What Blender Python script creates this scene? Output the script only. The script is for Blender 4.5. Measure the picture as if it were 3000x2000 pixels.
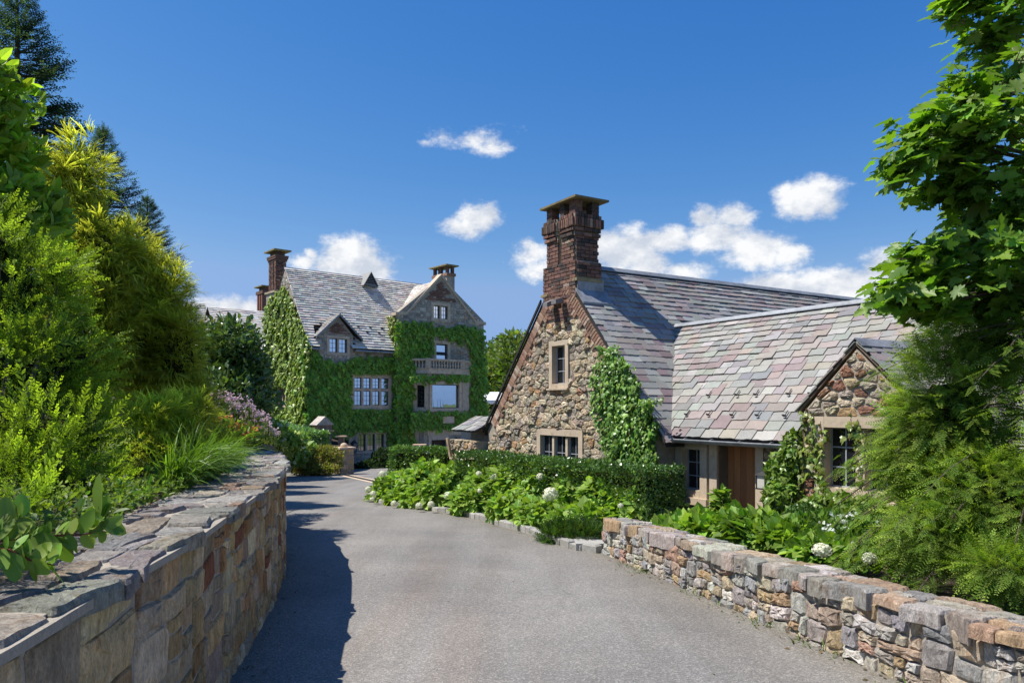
import bpy, math, random
import numpy as np
from mathutils import Vector, Matrix

# ------------------------------------------------------------------ clear
for _o in list(bpy.data.objects):
    bpy.data.objects.remove(_o, do_unlink=True)
scene = bpy.context.scene
COL = scene.collection

# ------------------------------------------------------------------ camera (eye at the origin, looking along +Y, level, shifted lens)
F, CX, HY = 2172.0, 1500.0, 1190.0          # focal length and horizon in units of a 3000 px wide picture
cam = bpy.data.cameras.new('camera')
cam_ob = bpy.data.objects.new('camera', cam)
COL.objects.link(cam_ob)
cam.sensor_width = 36.0
cam.lens = F / 3000.0 * 36.0
cam.shift_y = (HY - 1000.0) / 3000.0
cam.clip_start = 0.05
cam.clip_end = 5000.0
cam_ob.location = (0, 0, 0)
cam_ob.rotation_euler = (math.radians(90), 0, 0)
scene.camera = cam_ob

# ------------------------------------------------------------------ sun and sky
SUN = Vector((-0.93, -0.05, 1.58)).normalized()      # direction towards the sun
sun_l = bpy.data.lights.new('sun', 'SUN')
sun_l.energy = 4.9
sun_l.angle = math.radians(0.53)
sun_l.color = (1.0, 0.95, 0.87)
sun_ob = bpy.data.objects.new('sun', sun_l)
COL.objects.link(sun_ob)
sun_ob.rotation_euler = SUN.to_track_quat('Z', 'Y').to_euler()
sun_ob.location = SUN * 60

world = bpy.data.worlds.new('World')
scene.world = world
world.use_nodes = True
wn, wl = world.node_tree.nodes, world.node_tree.links
wn.clear()

def wmath(op, a, b=None, c=None):
    n = wn.new('ShaderNodeMath'); n.operation = op
    for i, v in enumerate((a, b, c)):
        if v is None: continue
        if isinstance(v, (int, float)): n.inputs[i].default_value = v
        else: wl.new(v, n.inputs[i])
    return n.outputs[0]

w_out = wn.new('ShaderNodeOutputWorld')
w_bg = wn.new('ShaderNodeBackground'); w_bg.inputs['Strength'].default_value = 0.10
sky = wn.new('ShaderNodeTexSky'); sky.sky_type = 'NISHITA'
sky.sun_disc = False
sky.sun_elevation = math.asin(SUN.z)
sky.sun_rotation = math.atan2(SUN.x, SUN.y)
sky.altitude = 400.0
sky.air_density = 1.25; sky.dust_density = 0.2; sky.ozone_density = 5.0
w_tc = wn.new('ShaderNodeTexCoord')
w_sep = wn.new('ShaderNodeSeparateXYZ'); wl.new(w_tc.outputs['Generated'], w_sep.inputs[0])
w_az = wmath('ARCTAN2', w_sep.outputs[0], w_sep.outputs[1])
w_el = wmath('ARCSINE', w_sep.outputs[2])
w_ae = wn.new('ShaderNodeCombineXYZ'); wl.new(w_az, w_ae.inputs[0]); wl.new(w_el, w_ae.inputs[1])
# a little turbulence of the outline coordinates
def wnoise(scale, detail, rough, vec, lac=2.0):
    n = wn.new('ShaderNodeTexNoise'); n.inputs['Scale'].default_value = scale
    n.inputs['Detail'].default_value = detail; n.inputs['Roughness'].default_value = rough
    n.inputs['Lacunarity'].default_value = lac
    wl.new(vec, n.inputs['Vector']); return n
w_map = wn.new('ShaderNodeMapping'); w_map.inputs['Scale'].default_value = (1.0, 1.0, 1.55)
wl.new(w_tc.outputs['Generated'], w_map.inputs['Vector'])
w_n1 = wnoise(13.0, 7.0, 0.66, w_map.outputs[0])
w_n2 = wnoise(4.2, 3.0, 0.55, w_map.outputs[0])

# cumulus clouds: (az, el, half width, half height, weight), in degrees round the horizon
CLOUDS = [
    (-5.5, 19.9, 1.83, 0.69, 0.42), (-3.2, 19.7, 1.98, 0.65, 0.40), (-1.6, 19.3, 1.05, 0.52, 0.34), (-6.7, 19.5, 1.04, 0.42, 0.28), (-2.6, 14.1, 1.32, 0.84, 0.60), (-4.1, 13.5, 1.58, 0.55, 0.42),
    (-1.7, 14.5, 0.66, 0.62, 0.50), (-12.2, 11.0, 1.90, 1.29, 1.00), (-10.8, 10.3, 1.66, 0.90, 0.90), (-14.0, 10.4, 1.50, 0.74, 0.70), (-15.4, 10.6, 1.23, 0.54, 0.55), (-15.1, 11.2, 0.44, 0.39, 0.60),
    (-12.5, 9.7, 3.05, 0.75, 0.70), (-20.5, 7.1, 1.64, 0.68, 0.90), (-22.1, 7.1, 1.37, 0.58, 0.75), (-19.4, 7.1, 0.94, 0.69, 0.80), (1.6, 11.7, 1.19, 0.91, 0.70), (2.4, 10.4, 1.32, 0.76, 0.60),
    (8.3, 11.5, 2.31, 1.30, 1.00), (7.3, 12.4, 1.04, 0.65, 0.75), (10.4, 10.6, 1.78, 0.90, 0.80), (12.7, 10.2, 1.50, 0.60, 0.55), (15.7, 12.5, 2.30, 1.20, 1.00), (14.5, 13.7, 0.98, 0.72, 0.80),
    (18.3, 11.6, 2.57, 1.01, 1.00), (12.0, 12.3, 1.76, 0.83, 0.85), (16.7, 13.6, 1.32, 0.86, 0.85), (20.7, 11.0, 1.26, 0.76, 0.80), (21.7, 14.6, 1.80, 1.19, 1.00), (23.2, 13.8, 1.00, 0.78, 0.80),
    (20.2, 15.2, 0.83, 0.69, 0.60), (20.9, 8.3, 2.49, 0.72, 0.80), (24.3, 8.5, 2.36, 1.08, 1.00), (26.9, 9.1, 1.65, 1.01, 0.95), (19.0, 8.8, 1.63, 0.49, 0.60), (27.7, 7.9, 1.83, 1.14, 0.90)]
# the rest of the sky, out of the frame, goes on in the same way: puffs in a low band all round
w_n3 = wnoise(5.0, 2.0, 0.5, w_map.outputs[0])
w_band = wmath('ABSOLUTE', wmath('SUBTRACT', w_el, math.radians(11)))
w_side = wmath('MULTIPLY', wmath('MINIMUM', wmath('MAXIMUM', wmath('SUBTRACT', wmath('ABSOLUTE', w_az), 0.68), 0.0), 0.25), 4.0)
acc = wmath('ADD', wmath('MULTIPLY', wmath('SUBTRACT', w_n3.outputs['Fac'], 0.50), 6.0), wmath('MULTIPLY', w_band, -3.2))
acc = wmath('ADD', wmath('MULTIPLY', wmath('ADD', acc, 2.0), w_side), -2.0)
for (a, e, hw, hh, wgt) in CLOUDS:
    hw_, hh_ = 1 / math.radians(hw * 1.4), 1 / math.radians(hh * 1.35); wgt = .34 + .66 * wgt
    vm = wn.new('ShaderNodeVectorMath'); vm.operation = 'MULTIPLY_ADD'
    wl.new(w_ae.outputs[0], vm.inputs[0]); vm.inputs[1].default_value = (hw_, hh_, 0); vm.inputs[2].default_value = (-math.radians(a) * hw_, -math.radians(e) * hh_, 0)
    ln = wn.new('ShaderNodeVectorMath'); ln.operation = 'LENGTH'; wl.new(vm.outputs[0], ln.inputs[0])
    acc = wmath('MAXIMUM', acc, wmath('MULTIPLY_ADD', ln.outputs['Value'], -wgt, 1.25 * wgt))
w_den = wmath('ADD', acc, wmath('MULTIPLY', wmath('SUBTRACT', w_n1.outputs['Fac'], 0.5), 2.6))
w_den = wmath('ADD', w_den, wmath('MULTIPLY', wmath('SUBTRACT', w_n2.outputs['Fac'], 0.5), 1.1))
w_mask = wn.new('ShaderNodeMapRange'); w_mask.interpolation_type = 'SMOOTHSTEP'
w_mask.inputs['From Min'].default_value = 0.08; w_mask.inputs['From Max'].default_value = 0.80
wl.new(w_den, w_mask.inputs['Value'])
w_off = wn.new('ShaderNodeVectorMath'); w_off.operation = 'ADD'; wl.new(w_map.outputs[0], w_off.inputs[0]); w_off.inputs[1].default_value = (-0.012, 0, 0.030)
w_n1b = wnoise(13.0, 4.0, 0.55, w_off.outputs[0])
w_shade = wn.new('ShaderNodeMapRange')
w_shade.inputs['From Min'].default_value = -0.13; w_shade.inputs['From Max'].default_value = 0.10
wl.new(wmath('SUBTRACT', w_n1.outputs['Fac'], w_n1b.outputs['Fac']), w_shade.inputs['Value'])
w_cc = wn.new('ShaderNodeMix'); w_cc.data_type = 'RGBA'
w_cc.inputs['A'].default_value = (4.6, 5.0, 5.7, 1); w_cc.inputs['B'].default_value = (7.3, 7.35, 7.4, 1)
wl.new(w_shade.outputs[0], w_cc.inputs['Factor'])
# response of the sky colour (a polarised, saturated summer sky): channel-wise gamma on the Nishita radiance
w_sc = wn.new('ShaderNodeSeparateColor'); wl.new(sky.outputs[0], w_sc.inputs[0])
def chan(i, g, k, ref=0.115):
    return wmath('MULTIPLY', wmath('POWER', wmath('MULTIPLY', w_sc.outputs[i], ref), g), k / 0.10)
c_b = chan(2, 0.65, 0.70); c_g = wmath('MINIMUM', chan(1, 1.17, 0.745), wmath('MULTIPLY', c_b, 0.575)); c_r = wmath('MINIMUM', chan(0, 2.1, 2.2), wmath('MULTIPLY', c_g, 0.62))
w_tint = wn.new('ShaderNodeCombineColor')
for _i, _c in enumerate((c_r, c_g, c_b)): wl.new(_c, w_tint.inputs[_i])
w_mix = wn.new('ShaderNodeMix'); w_mix.data_type = 'RGBA'
wl.new(wmath('MULTIPLY', w_mask.outputs[0], 0.97), w_mix.inputs['Factor'])
wl.new(w_tint.outputs[0], w_mix.inputs['A']); wl.new(w_cc.outputs['Result'], w_mix.inputs['B'])
wl.new(w_mix.outputs['Result'], w_bg.inputs['Color'])
wl.new(w_bg.outputs[0], w_out.inputs['Surface'])

world.cycles.sampling_method = 'MANUAL'; world.cycles.sample_map_resolution = 512
vs_ = scene.view_settings
vs_.view_transform = 'Standard'; vs_.look = 'None'; vs_.exposure = 0.45; vs_.gamma = 1.0
vs_.use_curve_mapping = False
scene.display_settings.display_device = 'sRGB'
cy = scene.cycles
cy.use_denoising = True
cy.max_bounces = 6; cy.diffuse_bounces = 4; cy.glossy_bounces = 2; cy.transmission_bounces = 3
cy.transparent_max_bounces = 6; cy.caustics_reflective = False; cy.caustics_refractive = False
cy.sample_clamp_indirect = 6.0

# ------------------------------------------------------------------ helpers
def V(*a): return Vector(a)
def lerp(a, b, t): return a + (b - a) * t
def smooth(t): t = max(0., min(1., t)); return t * t * (3 - 2 * t)
def interp(x, pts):
    if x <= pts[0][0]: return pts[0][1]
    for (x0, y0), (x1, y1) in zip(pts, pts[1:]):
        if x <= x1: return y0 + (y1 - y0) * (x - x0) / (x1 - x0)
    return pts[-1][1]
def road_z(y): return -1.65 - 0.045 * max(-25.0, min(62.0, y))
def at(px, py, D): return Vector(((px - CX) / F * D, D, (HY - py) / F * D))   # a point of the photograph put at its depth in metres

WL = {}                                   # world position of every object's origin (objects are moved, never turned)
def tag(o, label=None, cat=None, group=None, kind=None):
    if label: o['label'] = label
    if cat: o['category'] = cat
    if group: o['group'] = group
    if kind: o['kind'] = kind
    return o
def link(o, parent=None, loc=(0, 0, 0)):
    COL.objects.link(o)
    loc = Vector(loc); WL[o.name] = loc
    if parent is not None:
        o.parent = parent
        o.location = loc - WL[parent.name]
    else:
        o.location = loc
    return o
def empty(name, loc, label=None, cat=None, group=None):
    o = bpy.data.objects.new(name, None); o.empty_display_size = 0.2
    link(o, None, loc); tag(o, label, cat, group); return o

def new_mesh(name, verts, faces, tint=None, flat=True):
    me = bpy.data.meshes.new(name)
    me.from_pydata([tuple(v) for v in verts], [], faces)
    at_ = me.attributes.new('tint', 'FLOAT_COLOR', 'POINT')
    n = len(verts)
    if tint is None: arr = np.ones((n, 4), np.float32)
    else:
        arr = np.ones((n, 4), np.float32); arr[:, :3] = np.asarray(tint, np.float32).reshape(-1, 3)
    at_.data.foreach_set('color', arr.ravel())
    me.polygons.foreach_set('use_smooth', np.full(len(me.polygons), not flat))
    me.update()
    return me

def mesh_np(name, verts, tris, tint, flat=True):
    me = bpy.data.meshes.new(name)
    nv, nt = len(verts), len(tris)
    me.vertices.add(nv); me.vertices.foreach_set('co', np.ascontiguousarray(verts, np.float32).ravel())
    me.loops.add(nt * 3); me.loops.foreach_set('vertex_index', np.ascontiguousarray(tris, np.int32).ravel())
    me.polygons.add(nt)
    me.polygons.foreach_set('loop_start', np.arange(0, nt * 3, 3, dtype=np.int32))
    try: me.polygons.foreach_set('loop_total', np.full(nt, 3, np.int32))
    except Exception: pass
    at_ = me.attributes.new('tint', 'FLOAT_COLOR', 'POINT')
    arr = np.ones((nv, 4), np.float32); arr[:, :3] = tint
    at_.data.foreach_set('color', arr.ravel())
    me.update(calc_edges=True)
    me.polygons.foreach_set('use_smooth', np.full(nt, not flat))
    return me

class MB:
    """collects shapes in world coordinates; build() links them as one mesh object"""
    def __init__(s): s.v = []; s.f = []; s.c = []
    def add(s, verts, faces, c=(1, 1, 1)):
        b = len(s.v)
        s.v += [Vector(v) for v in verts]; s.f += [tuple(i + b for i in f) for f in faces]; s.c += [c] * len(verts)
    def hexa(s, p, c=(1, 1, 1)):       # p: 4 lower corners then 4 upper corners, counter-clockwise seen from above
        s.add(p, [(3, 2, 1, 0), (4, 5, 6, 7), (0, 1, 5, 4), (1, 2, 6, 5), (2, 3, 7, 6), (3, 0, 4, 7)], c)
    def obox(s, o, ax, ay, az, c=(1, 1, 1)):   # box from corner o with edge vectors
        o = Vector(o); ax = Vector(ax); ay = Vector(ay); az = Vector(az)
        s.hexa([o, o + ax, o + ax + ay, o + ay, o + az, o + ax + az, o + ax + ay + az, o + ay + az], c)
    def prism(s, poly, d, c=(1, 1, 1)):        # polygon pushed along vector d
        n = len(poly); d = Vector(d)
        vs = [Vector(p) for p in poly] + [Vector(p) + d for p in poly]
        fs = [tuple(range(n))[::-1], tuple(range(n, 2 * n))] + [(i, (i + 1) % n, (i + 1) % n + n, i + n) for i in range(n)]
        s.add(vs, fs, c)
    def tube(s, pts, rads, seg=6, c=(1, 1, 1), cap=True):
        pts = [Vector(p) for p in pts]; rings = []
        if not isinstance(rads, (list, tuple)): rads = [rads] * len(pts)
        ref = Vector((0.31, 0.17, 0.93))
        for i, p in enumerate(pts):
            t = (pts[min(i + 1, len(pts) - 1)] - pts[max(i - 1, 0)]).normalized()
            a = t.cross(ref)
            if a.length < 1e-3: a = t.cross(Vector((1, 0, 0)))
            a.normalize(); b = t.cross(a)
            rings.append([p + (a * math.cos(2 * math.pi * k / seg) + b * math.sin(2 * math.pi * k / seg)) * rads[i] for k in range(seg)])
        vs = [v for r in rings for v in r]; fs = []
        for i in range(len(pts) - 1):
            for k in range(seg):
                k2 = (k + 1) % seg
                fs.append((i * seg + k, i * seg + k2, (i + 1) * seg + k2, (i + 1) * seg + k))
        if cap:
            fs.append(tuple(range(seg))[::-1]); fs.append(tuple(range((len(pts) - 1) * seg, len(pts) * seg)))
        s.add(vs, fs, c)
    def lathe(s, base, prof, seg=10, c=(1, 1, 1)):   # prof: (radius, z)
        base = Vector(base); vs = []; fs = []
        for r, z in prof:
            for k in range(seg):
                a = 2 * math.pi * k / seg
                vs.append(base + Vector((r * math.cos(a), r * math.sin(a), z)))
        for i in range(len(prof) - 1):
            for k in range(seg):
                k2 = (k + 1) % seg
                fs.append((i * seg + k, i * seg + k2, (i + 1) * seg + k2, (i + 1) * seg + k))
        fs.append(tuple(range(seg))[::-1]); fs.append(tuple(range((len(prof) - 1) * seg, len(prof) * seg)))
        s.add(vs, fs, c)
    def build(s, name, mat, parent=None, origin=None, flat=True):
        if origin is None:
            if parent is not None: origin = WL[parent.name]
            else:
                xs = [v.x for v in s.v]; ys = [v.y for v in s.v]; zs = [v.z for v in s.v]
                origin = ((min(xs) + max(xs)) / 2, (min(ys) + max(ys)) / 2, min(zs))
        origin = Vector(origin)
        me = new_mesh(name, [v - origin for v in s.v], s.f, s.c, flat)
        me.materials.append(mat)
        o = bpy.data.objects.new(name, me)
        link(o, parent, origin)
        return o

# ------------------------------------------------------------------ materials
MATS = {}
def nodes_of(name):
    m = bpy.data.materials.new(name); m.use_nodes = True
    nt = m.node_tree; nt.nodes.clear()
    out = nt.nodes.new('ShaderNodeOutputMaterial')
    return m, nt, out
def N(nt, typ, **kw):
    n = nt.nodes.new(typ)
    for k, v in kw.items(): setattr(n, k, v)
    return n
def setin(n, **kw):
    for k, v in kw.items():
        n.inputs[k.replace('_', ' ')].default_value = v
    return n
def nz(nt, scale, detail=4, rough=.55, vec=None, dist=0.):
    n = N(nt, 'ShaderNodeTexNoise'); n.inputs['Scale'].default_value = scale
    n.inputs['Detail'].default_value = detail; n.inputs['Roughness'].default_value = rough; n.inputs['Distortion'].default_value = dist
    if vec is not None: nt.links.new(vec, n.inputs['Vector'])
    return n
def mixc(nt, fac, a, b, blend='MIX'):
    n = N(nt, 'ShaderNodeMix', data_type='RGBA', blend_type=blend)
    for key, val in (('Factor', fac), ('A', a), ('B', b)):
        if isinstance(val, (int, float)): n.inputs[key].default_value = val
        elif isinstance(val, tuple): n.inputs[key].default_value = (*val, 1) if len(val) == 3 else val
        else: nt.links.new(val, n.inputs[key])
    return n.outputs['Result']
def ramp(nt, src, stops):
    n = N(nt, 'ShaderNodeValToRGB'); nt.links.new(src, n.inputs[0])
    el = n.color_ramp.elements
    while len(el) < len(stops): el.new(0.5)
    for e, (p, c) in zip(el, stops):
        e.position = p; e.color = (c, c, c, 1) if isinstance(c, (int, float)) else (*c, 1)
    return n.outputs[0]
def maprange(nt, src, a, b, c, d):
    n = N(nt, 'ShaderNodeMapRange'); nt.links.new(src, n.inputs['Value'])
    n.inputs['From Min'].default_value = a; n.inputs['From Max'].default_value = b
    n.inputs['To Min'].default_value = c; n.inputs['To Max'].default_value = d
    return n.outputs[0]

def surface(name, base=(1, 1, 1), rough=.85, spec=.3, mott=((6, .25), (40, .2)), bump=((30, .4, .02),), metal=0., rough_var=0., stain=None, warm=None, vec_scale=(1, 1, 1)):
    """colour = base x tint attribute x object colour x mottling; fine relief from noise bumps.
    stain: (scale, colour, low, high) irregular wear patches; warm: (scale, colour, amount) slow drift of hue"""
    if name in MATS: return MATS[name]
    m, nt, out = nodes_of(name)
    bs = N(nt, 'ShaderNodeBsdfPrincipled')
    nt.links.new(bs.outputs[0], out.inputs['Surface'])
    att = N(nt, 'ShaderNodeAttribute', attribute_name='tint')
    oi = N(nt, 'ShaderNodeObjectInfo')
    geo = N(nt, 'ShaderNodeNewGeometry')
    mp = N(nt, 'ShaderNodeMapping'); nt.links.new(geo.outputs['Position'], mp.inputs['Vector']); mp.inputs['Scale'].default_value = vec_scale
    vec = mp.outputs[0]
    col = mixc(nt, 1., att.outputs['Color'], oi.outputs['Color'], 'MULTIPLY')
    col = mixc(nt, 1., col, tuple(base), 'MULTIPLY')
    for sc, amt in mott:
        f = nz(nt, sc, 5, .6, vec)
        g = maprange(nt, f.outputs['Fac'], .25, .75, 1 - amt, 1 + amt)
        cmb = N(nt, 'ShaderNodeCombineColor')
        for i in range(3): nt.links.new(g, cmb.inputs[i])
        col = mixc(nt, 1., col, cmb.outputs[0], 'MULTIPLY')
    if warm:
        f = nz(nt, warm[0], 3, .5, vec)
        col = mixc(nt, maprange(nt, f.outputs['Fac'], .45, .7, 0, warm[2]), col, mixc(nt, 1., col, warm[1], 'MULTIPLY'))
    if stain:
        f = nz(nt, stain[0], 6, .65, vec, .4)
        col = mixc(nt, maprange(nt, f.outputs['Fac'], stain[2], stain[3], 0, 1), col, mixc(nt, 1., col, stain[1], 'MULTIPLY'))
    nt.links.new(col, bs.inputs['Base Color'])
    bs.inputs['Roughness'].default_value = rough
    bs.inputs['Specular IOR Level'].default_value = spec
    bs.inputs['Metallic'].default_value = metal
    if rough_var:
        f = nz(nt, 9, 4, .6, vec)
        nt.links.new(maprange(nt, f.outputs['Fac'], .3, .7, rough - rough_var, rough + rough_var), bs.inputs['Roughness'])
    nrm = None
    for sc, st, dist in bump:
        f = nz(nt, sc, 6, .65, vec)
        b = N(nt, 'ShaderNodeBump'); b.inputs['Strength'].default_value = st; b.inputs['Distance'].default_value = dist
        nt.links.new(f.outputs['Fac'], b.inputs['Height'])
        if nrm is not None: nt.links.new(nrm, b.inputs['Normal'])
        nrm = b.outputs[0]
    if nrm is not None: nt.links.new(nrm, bs.inputs['Normal'])
    MATS[name] = m
    return m

def leafmat(name, trans=.38, rough=.5, spec=.35, tcol=(1.25, 1.35, .45), mott=.18):
    if name in MATS: return MATS[name]
    m, nt, out = nodes_of(name)
    att = N(nt, 'ShaderNodeAttribute', attribute_name='tint')
    geo = N(nt, 'ShaderNodeNewGeometry')
    f = nz(nt, 2.2, 3, .5, geo.outputs['Position'])
    g = maprange(nt, f.outputs['Fac'], .3, .7, 1 - mott, 1 + mott)
    cmb = N(nt, 'ShaderNodeCombineColor')
    for i in range(3): nt.links.new(g, cmb.inputs[i])
    oi = N(nt, 'ShaderNodeObjectInfo')
    col = mixc(nt, 1., mixc(nt, 1., att.outputs['Color'], oi.outputs['Color'], 'MULTIPLY'), cmb.outputs[0], 'MULTIPLY')
    bs = N(nt, 'ShaderNodeBsdfPrincipled'); nt.links.new(col, bs.inputs['Base Color'])
    bs.inputs['Roughness'].default_value = rough; bs.inputs['Specular IOR Level'].default_value = spec
    tr = N(nt, 'ShaderNodeBsdfTranslucent')
    nt.links.new(mixc(nt, 1., col, tcol, 'MULTIPLY'), tr.inputs['Color'])
    mx = N(nt, 'ShaderNodeMixShader'); mx.inputs[0].default_value = trans
    nt.links.new(bs.outputs[0], mx.inputs[1]); nt.links.new(tr.outputs[0], mx.inputs[2])
    nt.links.new(mx.outputs[0], out.inputs['Surface'])
    MATS[name] = m
    return m

def glassmat(name, base=(.012, .015, .018), ior=1.5, rough=.03, wav=.02, metal=0.):
    if name in MATS: return MATS[name]
    m, nt, out = nodes_of(name)
    bs = N(nt, 'ShaderNodeBsdfPrincipled'); nt.links.new(bs.outputs[0], out.inputs['Surface'])
    bs.inputs['Base Color'].default_value = (*base, 1); bs.inputs['Roughness'].default_value = rough; bs.inputs['IOR'].default_value = ior
    bs.inputs['Specular IOR Level'].default_value = 0.5; bs.inputs['Metallic'].default_value = metal
    geo = N(nt, 'ShaderNodeNewGeometry'); f = nz(nt, 1.6, 2, .4, geo.outputs['Position'])
    b = N(nt, 'ShaderNodeBump'); b.inputs['Strength'].default_value = wav; b.inputs['Distance'].default_value = .2
    nt.links.new(f.outputs['Fac'], b.inputs['Height']); nt.links.new(b.outputs[0], bs.inputs['Normal'])
    MATS[name] = m
    return m

M_STONE = surface('fieldstone', rough=.9, mott=((5, .30), (24, .45), (110, .25)), bump=((13, .9, .06), (55, .7, .018)), stain=(11, (.62, .50, .40), .56, .74))
M_STONE_N = surface('wall_stone', rough=.9, spec=.2, mott=((3, .25), (13, .38), (60, .32), (180, .2)), bump=((9, .8, .05), (34, .9, .022), (140, .7, .006)), stain=(6, (.66, .50, .38), .54, .70), vec_scale=(1.7, 1.7, .8))
M_MORTAR = surface('mortar', (.36, .32, .26), .95, .15, ((8, .2), (70, .2)), ((50, .5, .02), (160, .4, .006)))
M_MORTAR_D = surface('old_mortar', (.36, .315, .25), .95, .15, ((8, .25), (70, .2)), ((50, .5, .02),))
M_LIME = surface('limestone', (.52, .42, .31), .85, .25, ((3, .14), (30, .12)), ((80, .25, .006),), stain=(4, (.62, .58, .54), .55, .75))
M_LIME_D = surface('limestone_weathered', (.56, .45, .335), .85, .25, ((3, .2), (30, .15)), ((80, .3, .006),), stain=(5, (.55, .55, .55), .5, .72))
M_BRICK = surface('brick', rough=.9, spec=.2, mott=((14, .3), (90, .2)), bump=((60, .5, .01),), stain=(9, (.35, .32, .30), .58, .75))
M_SLATE = surface('slate', rough=.62, spec=.32, mott=((5, .12), (34, .14)), bump=((18, .25, .008), (90, .25, .003)), rough_var=.1, vec_scale=(1, 1, 2.2))
M_LEAD = surface('lead_sheet', (.27, .285, .30), .55, .4, ((3, .22), (14, .18)), ((9, .3, .02),), metal=.15, stain=(2.5, (.62, .62, .62), .5, .7))
M_DARK = surface('dark_trim', (.035, .032, .03), .6, .3, ((10, .2),), ())
M_IRON = surface('black_iron', (.02, .02, .022), .5, .5, ((30, .2),), ())
M_BAR = surface('glazing_bar', (.35, .37, .40), .5, .4, ((30, .1),), ())
M_GLASS = glassmat('window_glass', ior=1.6)
M_GLASS_B = glassmat('coated_window_glass', base=(.66, .70, .74), ior=2.0, rough=.02, metal=.92)
M_GLASS_M = glassmat('leaded_window_glass', base=(.02, .026, .034), ior=3.2, rough=.04, wav=.05)
M_BARK = surface('bark', (.12, .09, .07), .95, .15, ((8, .3), (40, .25)), ((40, .8, .03),))
M_TWIG = surface('twig', (.16, .11, .075), .9, .15, ((20, .25),), ())
M_SOIL = surface('soil', (.075, .055, .04), .97, .1, ((3, .3), (40, .35)), ((30, .9, .05),))
# ================================================================== masonry tools
RND = random.Random(7)
def pick(rng, pal, lo=.80, hi=1.18):
    t = rng.random() * sum(p[0] for p in pal)
    for w, c in pal:
        t -= w
        if t <= 0: break
    k = rng.uniform(lo, hi)
    return tuple(max(.01, ch * k * rng.uniform(.95, 1.05)) for ch in c)
PAL_WALL = [(5, (.55, .37, .185)), (4, (.59, .43, .24)), (3, (.43, .33, .21)), (2.6, (.46, .27, .12)), (1.0, (.31, .125, .06)), (2, (.68, .53, .33)), (1.4, (.41, .30, .21)), (1.4, (.55, .34, .14))]  # tan stones, pushed warmer to stand in for bounce light off the drive
PAL_RIGHT = [(4, (.45, .42, .37)), (3, (.32, .315, .31)), (3.4, (.44, .37, .28)), (2, (.46, .33, .20)), (1.2, (.40, .27, .20)), (2.6, (.58, .55, .50)), (1.4, (.35, .31, .30)), (1.2, (.51, .42, .30))]
PAL_BARN = [(5, (0.450, 0.373, 0.266)), (4, (0.336, 0.289, 0.223)), (3, (0.477, 0.378, 0.247)), (1.3, (0.432, 0.281, 0.149)), (.8, (0.358, 0.213, 0.118)), (3, (0.580, 0.483, 0.349)), (1.4, (0.369, 0.315, 0.251))]
PAL_MANOR = [(4, (.36, .33, .29)), (3, (.28, .265, .25)), (3, (.43, .38, .32)), (1.4, (.36, .26, .19)), (1.4, (.50, .46, .40))]
PAL_SLATE = [(7, (0.267, 0.264, 0.237)), (5, (0.285, 0.275, 0.254)), (2.8, (0.232, 0.184, 0.176)), (2.6, (0.294, 0.255, 0.222)), (2.4, (0.208, 0.206, 0.202)), (1.7, (0.340, 0.332, 0.308)), (2, (0.280, 0.238, 0.218))]
PAL_BRICK = [(5, (0.221, 0.121, 0.093)), (3, (0.268, 0.156, 0.116)), (3, (0.158, 0.094, 0.078)), (1.6, (0.114, 0.082, 0.070)), (1, (0.339, 0.243, 0.179))]

def kd_split(u0, v0, u1, v1, rng, wr, hr, out):
    w, h = u1 - u0, v1 - v0
    wmax = rng.uniform(*wr); hmax = rng.uniform(*hr)
    if w <= wmax and h <= hmax:
        out.append((u0, v0, u1, v1)); return
    if (w / wmax) > (h / hmax) * rng.uniform(.7, 1.3):
        t = lerp(u0, u1, rng.uniform(.36, .64))
        kd_split(u0, v0, t, v1, rng, wr, hr, out); kd_split(t, v0, u1, v1, rng, wr, hr, out)
    else:
        t = lerp(v0, v1, rng.uniform(.36, .64))
        kd_split(u0, v0, u1, t, rng, wr, hr, out); kd_split(u0, t, u1, v1, rng, wr, hr, out)
def warp2(u, v, a, s):
    return (u + a * (math.sin(v * 7.1 * s + u * 2.3 * s) + .6 * math.sin(v * 15.7 * s - u * 9.1 * s + 1.7)),
            v + a * (math.sin(u * 5.3 * s + 2.0) + .6 * math.sin(u * 13.3 * s + v * 8.0 * s)))
def kd_stones(U, H, rng, wr, hr, warp=.02, ws=1.0):
    rects = []; kd_split(0, 0, U, H, rng, wr, hr, rects)
    polys = []
    for (a, b, c, d) in rects:
        j = .07 * min(c - a, d - b)
        q = [(a, b), ((a + c) / 2, b), (c, b), (c, (b + d) / 2), (c, d), ((a + c) / 2, d), (a, d), (a, (b + d) / 2)] if (c - a) > 1.7 * (d - b) or (d - b) > 1.7 * (c - a) else [(a, b), (c, b), (c, d), (a, d)]
        polys.append([warp2(x + rng.uniform(-j, j), y + rng.uniform(-j, j), warp, ws) for x, y in q])
    return polys
def clip_half(poly, nx, ny, c):           # keep nx*x + ny*y <= c
    out = []
    for i in range(len(poly)):
        p, q = poly[i], poly[(i + 1) % len(poly)]
        dp, dq = nx * p[0] + ny * p[1] - c, nx * q[0] + ny * q[1] - c
        if dp <= 0: out.append(p)
        if (dp < 0 < dq) or (dq < 0 < dp):
            t = dp / (dp - dq); out.append((p[0] + (q[0] - p[0]) * t, p[1] + (q[1] - p[1]) * t))
    return out
def clip_convex(poly, hull):
    for i in range(len(hull)):
        if len(poly) < 3: return []
        (x0, y0), (x1, y1) = hull[i], hull[(i + 1) % len(hull)]
        nx, ny = (y1 - y0), -(x1 - x0)
        poly = clip_half(poly, nx, ny, nx * x0 + ny * y0)
    return poly
def area(poly):
    return .5 * sum(poly[i][0] * poly[(i + 1) % len(poly)][1] - poly[(i + 1) % len(poly)][0] * poly[i][1] for i in range(len(poly)))
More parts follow.
